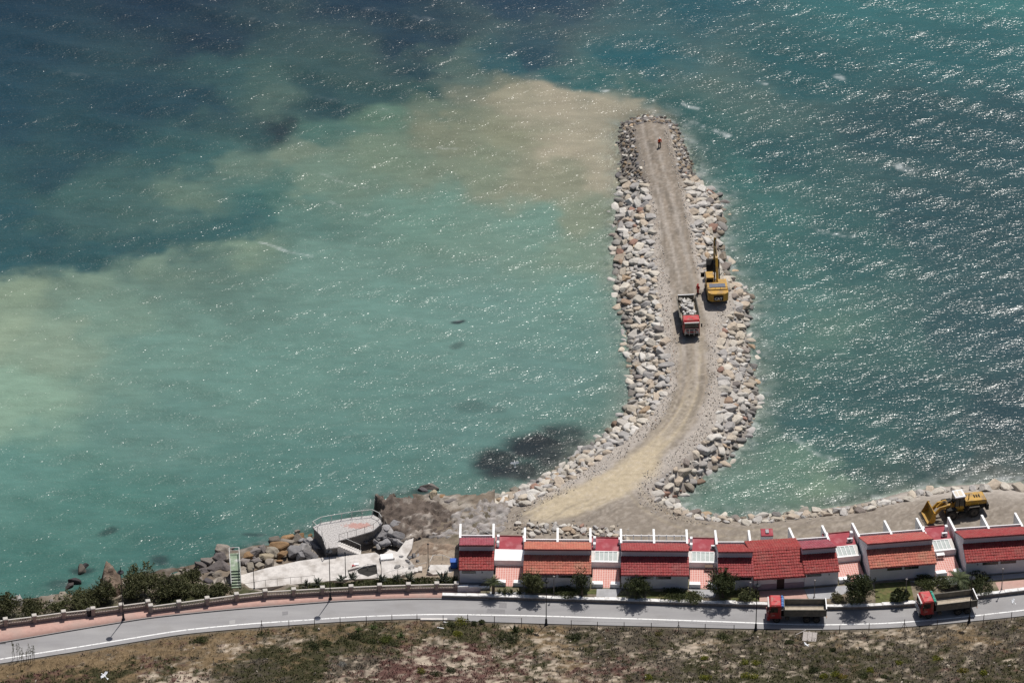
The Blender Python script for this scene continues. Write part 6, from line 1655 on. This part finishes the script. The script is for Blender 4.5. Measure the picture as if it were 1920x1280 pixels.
# low wall corner and debris
c = P(838, 1160, RZ)
o = thing('kerb_wall', 'short dark wall end at the kink of the road edge', 'wall', c)
MB().box(-3.6, 0, -.35, -.02, -.6, .12).build('wall_section', M_stone, o)
MB().box(-3.6, .05, -.4, .02, .123, .2).build('coping', M_conc, o)
M_board = mat('weathered_board', (.34, .31, .29), .9, 4, .2, .02)
for (x, y, l, w_, rz, lab) in ((1518, 1196, 1.2, .95, 1.45, 'weathered grey board lying on the hillside'),):
    p = on_hill(x, y)
    o = thing('board_panel', lab, 'board', p + Vector((0, 0, .25)), rz)
    o.rotation_euler = (.0, .12, rz)
    for q_ in range(3): MB().box(-l, l, -w_ + q_ * .64, -w_ + .6 + q_ * .64, 0, .06).build('plank', M_board, o)
for (x, y, rz, lab) in ((1501, 1187, .5, 'pale timber batten beside the grey board'), (1524, 1190, -1.0, 'dark stick lying on the grey board')):
    p = on_hill(x, y)
    o = tag(MB().cbox(-.9, .9, -.07, .07, .12, .22, .02).build('timber_batten', M_board, None, loc=p, rotz=rz), lab, 'batten')
    o.rotation_euler = (0, -.15, rz)
for (x, y, lab) in ((838, 1168, 'white plastic pipe end by the wall corner'), (826, 1178, 'white plastic pipe lying in the grass below the wall corner')):
    p = on_hill(x, y)
    tag(MB().tube((-.45, .1, .15), (.45, -.15, .15), .09, n=10).build('plastic_pipe', M_white, None, loc=p), lab, 'pipe')
# ------------------------------------------------------------------ vehicles
M_red = mat('red_lorry_paint', (.46, .028, .032), .38, 2.5, .08, spec=.5, dirt=(.28, .15, .12), dirt_amt=.7, dirt_scale=1.6)
M_glass = mat('vehicle_glass', (.012, .015, .018), .08, 0, spec=.7)
M_rub = mat('tyre_rubber', (.022, .021, .02), .9, 6, .2)
M_rim = mat('wheel_rim', (.06, .053, .047), .6, 4, .2)
M_chas = mat('black_chassis', (.02, .019, .018), .8, 4, .3)
M_bed = mat('tipper_steel', (.155, .145, .125), .75, 2, .2, dirt=(.24, .21, .17), dirt_amt=.7, dirt_scale=1.5)
M_dust = mat('dusty_bed_floor', (.42, .365, .29), .95, 2.2, .15, .02, dirt=(.30, .25, .19), dirt_amt=.6, dirt_scale=1.4)
M_chrome = mat('bright_bull_bar', (.62, .63, .64), .3, 0, metal=.6)
M_yel = mat('yellow_machine_paint', (.44, .245, .024), .5, 2.0, .14, spec=.45, dirt=(.17, .12, .07), dirt_amt=.8, dirt_scale=1.1)
M_lampw = mat('headlamp_glass', (.6, .6, .58), .15, 0, spec=.7)
M_orange = mat('amber_lens', (.6, .2, .02), .3)
def wheel(parent, x, y, r, w, name='wheel'):
    t = MB().lathe([(r * .62, -w / 2), (r * .93, -w / 2), (r, -w * .32), (r, w * .32), (r * .93, w / 2), (r * .62, w / 2)], 18, (x, y, r), 'y').build(name, M_rub, parent)
    s = 1 if y > 0 else -1
    MB().lathe([(r * .6, -w * .52), (r * .60, w * .52)], 14, (x, y, r), 'y').build('rim', M_rim, t)
    MB().lathe([(r * .2, -.06), (r * .16, .06)], 10, (x, y + s * w * .54, r), 'y').build('hub', M_chas, t)
    return t
def lorry(label, loc, heading, tarp=None, bar=False, load=False, sides=0.0, white_tail=True):
    t = thing('dump_truck', label, 'truck', loc, heading, 'red tipper lorries')
    MB().box(-3.7, 3.3, -.45, .45, .62, .95).build('chassis', M_chas, t)
    cab = MB()
    cab.prism([(2.18, .80), (3.86, .80), (3.95, 1.0), (3.95, 1.75), (3.78, 2.78), (3.62, 2.95), (2.3, 2.98), (2.18, 2.86)], -1.2, 1.2, 'y')
    cab = cab.build('cab', M_red, t)
    MB().cbox(2.28, 3.58, -1.12, 1.12, 2.985, 3.05, .04).build('roof', M_red, cab)
    MB().box(2.75, 3.2, -.3, .3, 3.052, 3.10).build('roof_hatch', M_red, cab)
    MB().add([(3.962, -1.08, 1.80), (3.962, 1.08, 1.80), (3.80, 1.02, 2.70), (3.80, -1.02, 2.70), (3.93, -1.08, 1.80), (3.93, 1.08, 1.80), (3.77, 1.02, 2.70), (3.77, -1.02, 2.70)],
             [(0, 1, 2, 3), (7, 6, 5, 4), (0, 4, 5, 1), (1, 5, 6, 2), (2, 6, 7, 3), (3, 7, 4, 0)]).build('windscreen', M_glass, cab)
    MB().box(3.79, 3.98, -1.1, 1.1, 2.66, 2.80).build('sun_visor', mat('pale_visor', (.52, .50, .48), .5), cab)
    for s in (-1, 1):
        d = MB().box(2.55, 3.72, s * 1.205 - .012, s * 1.205 + .012, 1.0, 1.85).build('door', M_red, cab)
        MB().box(2.62, 2.78, s * 1.225 - .012, s * 1.225 + .012, 1.68, 1.74).build('handle', M_chas, d)
        MB().box(3.0, 3.45, s * 1.222 - .006, s * 1.222 + .006, 1.28, 1.42).build('door_lettering', mat('faded_lettering', (.55, .30, .28), .6), d)
        MB().prism([(2.62, 1.86), (3.70, 1.86), (3.58, 2.62), (2.62, 2.66)], s * 1.205 - .012, s * 1.205 + .012, 'y').build('side_window', M_glass, cab)
        MB().box(3.70, 3.80, s * 1.5 - .1, s * 1.5 + .1, 1.85, 2.45).build('mirror', M_chas, cab)
        MB().tube((3.72, s * 1.2, 2.4), (3.75, s * 1.5, 2.4), .02).build('mirror_arm', M_chas, cab)
        MB().box(3.965, 3.995, s * .85 - .2, s * .85 + .2, .98, 1.2).build('headlight', M_lampw, cab)
    MB().box(3.955, 3.985, -.75, .75, 1.3, 1.62).build('grille', M_chas, cab)
    MB().box(3.7, 4.08, -1.22, 1.22, .45, .92).build('bumper', M_red if not bar else M_chas, t)
    if bar:
        b = MB()
        for z in (1.05, 1.45, 1.8): b.tube((4.16, -1.0, z), (4.16, 1.0, z), .045)
        for y in (-1.0, -.35, .35, 1.0): b.tube((4.16, y, .7), (4.16, y, 1.8), .045)
        for y in (-1.0, 1.0): b.tube((4.16, y, 1.4), (3.95, y, 1.4), .04)
        b.build('bull_bar', M_chrome, t)
    MB().tube((2.0, -1.0, 1.0), (2.0, -1.0, 2.9), .07, n=8).build('exhaust', M_chas, t)
    MB().lathe([(.3, -.45), (.3, .45)], 10, (1.3, .85, .85), 'y').build('fuel_tank', M_rim, t)
    # tipper body
    fl = MB().box(-3.95, 1.75, -1.2, 1.2, 1.16, 1.32)
    fl = fl.build('bed_frame', M_bed, t)
    MB().box(-3.85, 1.68, -1.14, 1.14, 1.322, 1.36).build('bed_floor', M_dust, t)
    if not load:
        for k in range(3):
            MB().box(-3.84, 1.66, -.95 + k * .75, -.60 + k * .75, 1.362, 1.40).build('floor_rib', M_dust, t)
    M_side = M_bed
    for s in (-1, 1):
        ang = sides * s
        Mx = Matrix.Translation((0, s * 1.17, 1.30)) @ Matrix.Rotation(-ang, 4, 'X')
        w_ = MB().box(-3.93, 1.74, -.035, .035, .02, 1.0, Mx).build('side_board', M_side, t)
        rb = MB()
        for k in range(9): rb.box(-3.85 + k * .68, -3.75 + k * .68, s * .037, s * .085, .04, .95, Mx)
        rb.box(-3.93, 1.74, s * .037, s * .09, .92, 1.02, Mx)
        rb.build('rib', M_side, w_)
    MB().box(1.70, 1.80, -1.2, 1.2, 1.34, 2.75).build('headboard', M_bed, t)
    tg = MB().box(-4.02, -3.94, -1.2, 1.2, 1.2, 2.42).build('tailgate', M_bed, t)
    MB().box(-4.05, -3.92, -1.24, 1.24, 2.422, 2.5).build('tailgate_rail', M_white if white_tail else M_bed, tg)
    MB().box(-4.06, -4.02, -1.1, -.8, .75, .95).build('tail_light', M_orange, t)
    MB().box(-4.06, -4.02, .8, 1.1, .75, .95).build('tail_light', M_orange, t)
    for x in (2.75,): 
        for s in (-1, 1):
            wheel(t, x, s * 1.02, .52, .32)
            MB().prism([(x - .68, .7), (x - .6, 1.1), (x + .6, 1.1), (x + .68, .7), (x + .62, .7), (x + .55, 1.04), (x - .55, 1.04), (x - .62, .7)], s * 1.18 - .04, s * 1.18 + .04, 'y').build('mudguard', M_red, t)
    for x in (-1.35, -2.68):
        for s in (-1, 1): wheel(t, x, s * .96, .52, .50)
    MB().box(-3.5, -.6, -1.15, 1.15, 1.07, 1.12).build('rear_mudguard', M_chas, t)
    if tarp:
        tm = mat('tarpaulin_' + tarp[0], tarp[1], .7, 3, .2, .04)
        tb = MB(); g = random.Random(3)
        for k in range(7):
            tb.lathe([(.14 + g.uniform(0, .05), 0), (.19 + g.uniform(0, .06), .17), (.14 + g.uniform(0, .05), .36)], 9, (1.98 + g.uniform(-.05, .05), -1.2 + k * .34, 2.78 + g.uniform(-.04, .06)), 'y')
        tb.build('rolled_tarpaulin', tm, t, True)
        MB().box(1.86, 1.92, -1.2, 1.2, 2.2, 2.72).build('tarp_bracket', M_white, t)
    return t
LL = P(1493, 1157.5, RZ)
lorry('red tipper lorry with a blue tarpaulin parked below the central building', LL, math.radians(180), ('blue', (.10, .22, .48)))
LR = P(1774, 1145.5, RZ)
lorry('red tipper lorry with a green tarpaulin and bull bar parked at the bend', LR, math.radians(180 + 11), ('green', (.05, .32, .24)), bar=True)
GL = Vector(P(1291, 606, GZ + .1))
gl = lorry('red tipper lorry loaded with pale stone driving along the groyne', GL, math.radians(-90 + 4.5), None, bar=True, load=True, sides=.28)
ld = thing('stone_load', 'heap of pale quarry stones in the groyne lorry bed', 'stones', GL, math.radians(-90 + 4.5))
r_ = random.Random(12)
for k in range(60):
    q = r_.uniform(.26, .5)
    o = link('stone', BOULDERS[r_.randrange(14)], ld)
    o.matrix_basis = rock_matrix(r_, (r_.uniform(-3.4, 1.2), r_.uniform(-.8, .8), 1.55 + r_.uniform(0, .75)), q)
    o.color = (*rock_color(r_, 1, [srgb(200, 194, 184), srgb(190, 182, 170), srgb(206, 200, 192)]), 1)

def text_mesh(name, body, size, material, parent, M):
    cu = bpy.data.curves.new(name, 'FONT'); cu.body = body; cu.size = size; cu.align_x = 'CENTER'; cu.align_y = 'CENTER'; cu.extrude = .006; cu.offset = .012
    o = bpy.data.objects.new(name, cu); COL.objects.link(o)
    me_ = bpy.data.meshes.new_from_object(o.evaluated_get(bpy.context.evaluated_depsgraph_get()))
    bpy.data.objects.remove(o, do_unlink=True)
    me_.materials.clear(); me_.materials.append(material)
    me_.transform(M)
    return link(name, me_, parent)
# excavator, boom reaching seawards (+y is forward)
EX = P(1342.5, 553, GZ + .1)
ex = thing('excavator', 'yellow tracked excavator with its boom raised on the groyne', 'excavator', EX, math.radians(4))
for s in (-1, 1):
    tr = MB().prism([(-1.95, .25), (-2.15, .5), (-1.95, .85), (1.95, .85), (2.15, .5), (1.95, .25), (1.6, 0), (-1.6, 0)], s * 1.25 - .3, s * 1.25 + .3, 'x').build('track', M_chas, ex)
    pl = MB()
    for k in range(12): pl.box(s * 1.25 - .32, s * 1.25 + .32, -1.9 + k * .32, -1.7 + k * .32, .852, .90)
    tag(pl.build('track_plates', M_rim, tr), kind='stuff')
MB().lathe([(.8, .85), (.8, 1.1)], 16).build('turntable', M_chas, ex)
MB().prism([(-1.5, -2.3), (1.5, -2.3), (1.55, 1.2), (1.0, 1.7), (-1.5, 1.7)], 1.1, 1.5, 'z').build('revolving_frame', M_yel, ex)
hs = MB().prism([(-2.4, 1.5), (-2.4, 2.35), (-2.2, 2.55), (.5, 2.55), (.9, 2.0), (.9, 1.5)], .25, 1.52, 'x').build('engine_house', M_yel, ex)
MB().prism([(-2.4, 1.5), (-2.4, 2.35), (-2.2, 2.55), (-.35, 2.55), (-.35, 1.5)], -1.52, .25, 'x').build('engine_cover', M_yel, ex)
MB().box(-1.2, 1.2, -1.75, -.75, 2.552, 2.60).build('cooling_grille', mat('blue_grey_grille', (.10, .115, .15), .35, 6, .25, spec=.6), ex)
hr = MB()
for x in (-1.45, -.4, .4, 1.45): hr.tube((x, -2.1, 2.5), (x, -2.1, 2.85), .025)
hr.tube((-1.45, -2.1, 2.85), (1.45, -2.1, 2.85), .025)
hr.build('handrail', M_chas, ex)
cw = MB().prism([(-1.55, -2.35), (-1.5, -2.9), (-1.05, -3.25), (1.05, -3.25), (1.5, -2.9), (1.55, -2.35)], 1.05, 2.42, 'z').build('counterweight', M_yel, ex)
MB().box(-.72, .72, -3.28, -3.253, 1.2, 2.1).build('badge_panel', M_chas, cw)
text_mesh('lettering', 'CAT', .58, M_white, cw, Matrix.Translation((0, -3.292, 1.52)) @ Matrix.Rotation(math.pi / 2, 4, 'X'))
MB().add([(-.13, -3.288, 1.28), (.13, -3.288, 1.28), (0, -3.288, 1.5)], [(0, 1, 2)]).build('badge_triangle', M_yel, cw)
cb = MB().prism([(.05, 1.5), (1.75, 1.5), (1.95, 2.0), (1.62, 3.05), (.05, 3.1)], -1.5, -.42, 'x').build('cab', M_glass, ex)
MB().box(-1.52, -.40, .0, 1.66, 3.10, 3.2).build('cab_roof', M_yel, cb)
for (x, y) in ((-1.5, .06), (-.44, .06), (-1.5, 1.70), (-.44, 1.70)):
    MB().tube((x, y, 1.5), (x, y - (.06 if y > 1 else 0), 3.1), .05).build('cab_pillar', M_yel, cb)
MB().box(-1.53, -1.5, .1, 1.5, 1.5, 2.1).build('cab_door', M_yel, cb)
MB().box(-2.2, -1.6, 1.7, 1.76, 2.2, 3.0).build('side_mirror_guard', M_chas, ex)
bm_ = MB().prism([(.7, 1.6), (.3, 1.9), (2.6, 5.0), (5.6, 6.05), (5.85, 5.75), (3.0, 4.55), (1.0, 1.75)], .07, .43, 'x').build('boom', M_yel, ex)
for x in (-.1, .62): MB().tube((x, 1.2, 1.7), (x, 2.9, 4.5), .09).build('boom_cylinder', M_rim, ex)
MB().tube((.26, 3.0, 5.25), (.26, 5.4, 6.75), .09).build('stick_cylinder', M_rim, ex)
sk = MB().prism([(5.2, 6.9), (5.7, 6.6), (5.35, 2.6), (5.05, 2.6), (5.0, 5.9)], .07, .45, 'x').build('stick', M_yel, ex)
MB().tube((.26, 5.0, 6.3), (.26, 4.6, 3.4), .07).build('bucket_cylinder', M_rim, ex)
bk = MB().prism([(5.6, 2.9), (5.05, 3.0), (4.5, 2.5), (4.35, 1.7), (4.6, 1.05), (4.7, 1.08), (4.55, 1.7), (4.75, 2.35), (5.2, 2.7)], -.95, .75, 'x').build('bucket', M_chas, ex)
MB().prism([(5.55, 2.88), (5.05, 2.98), (4.5, 2.5), (4.36, 1.7), (4.62, 1.08), (5.3, 1.6)], -.99, -.94, 'x').build('bucket_side', M_chas, bk)
MB().prism([(5.55, 2.88), (5.05, 2.98), (4.5, 2.5), (4.36, 1.7), (4.62, 1.08), (5.3, 1.6)], .74, .79, 'x').build('bucket_side', M_chas, bk)
for k in range(5): MB().prism([(4.57, 1.1), (4.72, 1.1), (4.72, .72)], -.9 + k * .38, -.76 + k * .38, 'x').build('tooth', M_chrome, bk)
# wheel loader, bucket to the left (+x is forward)
WL = P(1798, 962, GZ + .12)
wl_ = thing('wheel_loader', 'yellow wheel loader with a toothed bucket on the beach behind the right-hand house', 'wheel loader', WL, math.radians(180 + 14))
for x in (-1.75, 1.55):
    for s in (-1, 1): wheel(wl_, x, s * 1.12, .84, .66)
MB().prism([(-3.6, 1.15), (-3.75, 1.5), (-3.7, 2.35), (-.5, 2.55), (-.4, 1.0), (-2.8, .9)], -.85, .85, 'y').build('engine_body', M_chas, wl_)
hd = MB().prism([(-3.72, 1.9), (-3.68, 2.42), (-3.5, 2.55), (-.55, 2.75), (-.55, 1.9)], -.98, .98, 'y').build('bonnet', M_yel, wl_)
for k in range(3): MB().box(-2.9 + k * .35, -2.72 + k * .35, -.3, .3, 2.655 + k * .02, 2.69 + k * .02).build('bonnet_vent', M_chas, hd)
MB().tube((-1.15, .45, 2.7), (-1.15, .45, 3.55), .07, n=8).build('exhaust', M_chas, wl_)
MB().lathe([(.2, 2.7), (.2, 2.85), (.1, 2.9)], 10, (-.85, -.3, 0)).build('air_intake', M_chas, wl_)
MB().cbox(-4.0, -3.6, -1.15, 1.15, .8, 1.75, .08).build('counterweight', M_chas, wl_)
for s in (-1, 1):
    MB().prism([(-2.75, 1.35), (-2.5, 1.85), (-1.0, 1.9), (-.7, 1.4), (-.8, 1.4), (-1.1, 1.8), (-2.4, 1.76), (-2.65, 1.35)], s * 1.1 - .4, s * 1.1 + .4, 'y').build('rear_fender', M_rim, wl_)
    MB().prism([(.65, 1.35), (.9, 1.85), (2.2, 1.85), (2.4, 1.5), (2.3, 1.5), (2.1, 1.76), (1.0, 1.76), (.75, 1.35)], s * 1.1 - .36, s * 1.1 + .36, 'y').build('front_fender', M_chas, wl_)
    MB().box(-.4, .5, s * 1.12 - .2, s * 1.12 + .2, .7, 1.0).build('step', M_chas, wl_)
MB().box(-.45, 2.3, -.55, .55, .75, 1.6).build('front_frame', M_yel, wl_)
cb = MB().prism([(-.45, 1.6), (.85, 1.6), (1.0, 2.2), (.82, 3.38), (-.4, 3.38)], -.78, .78, 'y').build('cab', M_glass, wl_)
MB().box(-.46, .9, -.80, .80, 1.4, 1.9).build('cab_base', M_yel, cb)
for s in (-1, 1):
    for x0, x1 in ((-.43, -.41), (.98, .84), (.3, .28)): MB().tube((x0, s * .79, 1.6), (x1, s * .79, 3.4), .05).build('cab_pillar', M_chas, cb)
rf = MB().cbox(-.55, 1.0, -.9, .9, 3.4, 3.58, .06).build('cab_roof', M_white, cb)
MB().box(-.25, .25, -.62, .62, 3.582, 3.61).build('roof_panel', mat('cream_panel', (.62, .55, .44), .6), rf)
MB().box(.38, .8, -.62, .62, 3.582, 3.61).build('roof_panel', mat('cream_panel_light', (.60, .54, .45), .6), rf)
MB().prism([(1.55, 1.7), (1.75, 2.2), (2.05, 2.2), (2.1, 1.5)], -.55, .55, 'y').build('loader_tower', M_yel, wl_)
for s in (-1, 1):
    MB().prism([(1.75, 2.05), (1.85, 2.3), (3.1, 2.1), (4.1, .95), (4.05, .6), (3.75, .7), (2.9, 1.7)], s * .62 - .1, s * .62 + .1, 'y').build('lift_arm', M_yel, wl_)
    MB().tube((1.7, s * .45, 1.25), (3.2, s * .45, 1.55), .09).build('lift_cylinder', M_rim, wl_)
MB().prism([(2.4, 2.3), (2.7, 2.55), (3.5, 1.75), (3.3, 1.6)], -.14, .14, 'y').build('tilt_lever', M_yel, wl_)
MB().tube((1.6, 0, 2.4), (2.6, 0, 2.45), .09).build('tilt_cylinder', M_rim, wl_)
bk = MB().prism([(4.05, 1.75), (4.0, .5), (4.25, .18), (5.2, .10), (5.2, .15), (4.3, .26), (4.12, .52), (4.25, 1.75), (4.3, 1.95)], -1.5, 1.5, 'y').build('bucket', M_yel, wl_)
for s in (-1, 1): MB().prism([(4.0, 1.9), (4.0, .5), (4.25, .18), (5.18, .12), (4.75, .9), (4.3, 1.9)], s * 1.5 - .03, s * 1.5 + .03, 'y').build('bucket_side', M_yel, bk)
for k in range(9): MB().prism([(5.15, .08), (5.55, .10), (5.15, .2)], -1.45 + k * .345, -1.31 + k * .345, 'y').build('tooth', M_chas, bk)
for k in range(4): MB().prism([(4.0, .5), (3.9, .9), (3.95, 1.5), (4.05, 1.75)], -1.2 + k * .75, -1.1 + k * .75, 'y').build('bucket_rib', M_yel, bk)

# ------------------------------------------------------------------ people
def skin_obj(name, V_, E_, R_, material, parent, levels=2, rootv=0):
    me_ = bpy.data.meshes.new(name)
    me_.from_pydata(V_, E_, [])
    o = bpy.data.objects.new(name, me_); COL.objects.link(o)
    sk_ = o.modifiers.new('skin', 'SKIN')
    for i, r in enumerate(R_):
        me_.skin_vertices[0].data[i].radius = (r, r) if not isinstance(r, tuple) else r
        me_.skin_vertices[0].data[i].use_root = (i == rootv)
    sb = o.modifiers.new('sub', 'SUBSURF'); sb.levels = levels; sb.render_levels = levels
    dg_ = bpy.context.evaluated_depsgraph_get()
    ev = bpy.data.meshes.new_from_object(o.evaluated_get(dg_))
    for p in ev.polygons: p.use_smooth = True
    ev.materials.clear(); ev.materials.append(material)
    bpy.data.objects.remove(o, do_unlink=True)
    return link(name, ev, parent)
M_skin = mat('skin', (.42, .25, .17), .6)
def person(label, loc, rz, coat, trousers, helmet, arm_l, arm_r, group='workers on the groyne'):
    t = thing('person', label, 'person', loc, rz, group)
    def arm(s, a):
        sh = Vector((s * .20, 0, 1.42)); el = sh + Vector(a[0]); wr = el + Vector(a[1])
        return sh, el, wr
    V_ = [(0, 0, .95), (0, 0, 1.15), (0, .01, 1.38), (0, .01, 1.50), (0, .03, 1.60), (0, .03, 1.70)]
    R_ = [(.15, .12), (.15, .11), (.16, .11), .06, .095, .085]
    E_ = [(0, 1), (1, 2), (2, 3), (3, 4), (4, 5)]
    for s, kneex in ((-1, .03), (1, -.02)):
        b = len(V_); V_ += [(s * .10, 0, .88), (s * .12, .03 + kneex, .48), (s * .13, kneex - .02, .09), (s * .15, .12 + kneex, .05)]
        R_ += [.095, .068, .045, .045]; E_ += [(0, b), (b, b + 1), (b + 1, b + 2), (b + 2, b + 3)]
    for s, a in ((-1, arm_l), (1, arm_r)):
        sh, el, wr = arm(s, a); b = len(V_)
        dirv = (wr - el).normalized(); hand = wr + dirv * .08
        V_ += [tuple(sh), tuple(el), tuple(wr), tuple(hand)]; R_ += [.06, .048, .034, (.042, .022)]
        E_ += [(2, b), (b, b + 1), (b + 1, b + 2), (b + 2, b + 3)]
        sd = dirv.orthogonal().normalized()
        for k in range(5):
            off = sd * ((k - 1.5) * .02) if k < 4 else sd * .045
            ln = (.075, .085, .08, .065, .05)[k]
            bb = len(V_)
            if k < 4: st_, tip = hand + off, hand + off + dirv * ln
            else: st_, tip = wr + dirv * .03 + off, wr + dirv * .07 + off * 1.8
            V_ += [tuple(st_), tuple(tip)]; R_ += [.010, .008]
            E_ += [(b + 3 if k < 4 else b + 2, bb), (bb, bb + 1)]
    body = skin_obj('body', V_, E_, R_, M_skin, t)
    # jacket
    CV, CE, CR = [(0, 0, .90), (0, 0, 1.15), (0, .01, 1.40), (0, .01, 1.48)], [(0, 1), (1, 2), (2, 3)], [(.19, .15), (.185, .145), (.19, .14), .085]
    for s, a in ((-1, arm_l), (1, arm_r)):
        sh, el, wr = arm(s, a); b = len(CV)
        CV += [tuple(sh), tuple(el), tuple(el + (wr - el) * .95)]; CR += [.082, .068, .055]; CE += [(2, b), (b, b + 1), (b + 1, b + 2)]
    skin_obj('jacket', CV, CE, CR, coat, t)
    TV, TE, TR = [(0, 0, .96)], [], [(.165, .135)]
    for s, kx in ((-1, .03), (1, -.02)):
        b = len(TV); TV += [(s * .10, 0, .86), (s * .12, .03 + kx, .48), (s * .13, kx - .02, .13)]; TR += [.115, .09, .07]; TE += [(0, b), (b, b + 1), (b + 1, b + 2)]
    skin_obj('trousers', TV, TE, TR, trousers, t)
    for s, kx in ((-1, .03), (1, -.02)):
        MB().prism([(-.10, 0), (.19, 0), (.2, .06), (.05, .13), (-.10, .14)], s * .13 - .05, s * .13 + .05, 'x').build('boot', M_chas, t, loc=(0, kx - .02, .0))
    hm = MB().lathe([(.135, 1.70), (.13, 1.78), (.09, 1.85), (.02, 1.875)], 14, (0, .03, 0)).build('helmet', helmet, t, True)
    MB().prism([(-.11, 0), (.11, 0), (.08, .09), (-.08, .09)], 1.70, 1.72, 'z').build('helmet_peak', helmet, hm, loc=(0, .15, 0))
    fc = MB()
    fc.lathe([(.012, 0), (.012, .02)], 6, (-.035, .118, 1.64), 'y'); fc.lathe([(.012, 0), (.012, .02)], 6, (.035, .118, 1.64), 'y')
    fc.build('eyes', M_chas, t)
    MB().prism([(-.012, 1.61), (.012, 1.61), (0, 1.645)], .11, .145, 'y').build('nose', M_skin, t)
    MB().box(-.025, .025, .108, .122, 1.575, 1.585).build('mouth', mat('lips', (.25, .09, .08), .6), t)
    for s in (-1, 1): MB().lathe([(.02, 0), (.03, .015), (.02, .03)], 6, (s * .095, .02, 1.63), 'y').build('ear', M_skin, t)
    return t
M_hiviz = mat('orange_hi_vis_cloth', (.70, .075, .025), .8, 6, .1)
M_redc = mat('red_work_cloth', (.42, .03, .03), .85, 6, .1)
M_navy = mat('navy_work_trousers', (.02, .022, .035), .9, 6, .15)
M_hel = mat('white_helmet', (.75, .74, .70), .4)
hz = lambda p: float(site_height(np.array([p.x]), np.array([p.y]))[0])
p = P(1236.5, 276, GZ + .1)
person('worker in an orange jacket and white helmet standing at the tip of the groyne', p, math.radians(200), M_hiviz, M_navy, M_hel, ((-.10, .05, -.27), (.02, .14, -.20)), ((.08, .02, -.28), (.02, .08, -.25)))
p = P(1308.5, 551, GZ + .1)
person('worker in red overalls standing left of the excavator', p, math.radians(140), M_redc, M_redc, mat('red_helmet', (.5, .03, .03), .4), ((-.14, .08, -.24), (.03, .2, -.1)), ((.08, .0, -.28), (.03, .06, -.25)))

# ------------------------------------------------------------------ gulls
def gull(label, loc, rz, bank, up):
    t = thing('seagull', label, 'seagull', loc, rz, 'seagulls')
    t.rotation_euler = (bank, 0, rz)
    bp_ = [(.0, -.34), (.03, -.26), (.07, -.1), (.075, .05), (.055, .16), (.045, .2), (.052, .25), (.03, .31)]
    MB().lathe(bp_, 10, (0, 0, 0), 'y').build('body', M_gw, t, True)
    MB().lathe([(.016, .30), (.004, .37)], 6, (0, 0, 0), 'y').build('beak', M_orange, t)
    MB().prism([(-.03, -.3), (.03, -.3), (.1, -.46), (-.1, -.46)], -.006, .006, 'z').build('tail', M_gw, t)
    for s in (-1, 1):
        a, b, c = (s * .05, .12, .04), (s * .36, .17, .04 + up), (s * .50, -.0, .04 + up)
        d, e = (s * .34, -.06, .04 + up), (s * .05, -.10, .03)
        tip = (s * .68, -.10, .02 + up * .8)
        w = MB()
        V_ = [Vector(q) for q in (a, b, c, d, e)]; th = Vector((0, 0, -.015))
        w.add(V_ + [q + th for q in V_], [(0, 1, 2, 3, 4), (9, 8, 7, 6, 5)] + [(i, 5 + i, 5 + (i + 1) % 5, (i + 1) % 5) for i in range(5)])
        wo = w.build('wing', M_gg, t)
        V_ = [Vector(q) for q in (b, tip, c)]
        MB().add(V_ + [q + th for q in V_], [(0, 1, 2), (5, 4, 3), (0, 3, 4, 1), (1, 4, 5, 2), (2, 5, 3, 0)]).build('wing_tip', M_gb, wo)
M_gw, M_gg, M_gb = mat('white_plumage', (.82, .82, .82), .8), mat('grey_plumage', (.62, .63, .66), .8), mat('dark_wing_tip', (.10, .10, .11), .8)
gull('gull gliding low over the hillside in the lower left corner', P(195, 1266, 150), math.radians(60), .5, .08)
gull('gull flying over the dark reef beside the groyne', P(965, 868, 110), math.radians(10), .9, .05)
gull('gull flying over the road at the right edge', P(1899, 1127, 60), math.radians(70), .6, .1)
gull('gull low over the grey board on the hillside', P(1512, 1208, 40), math.radians(120), .3, .06)
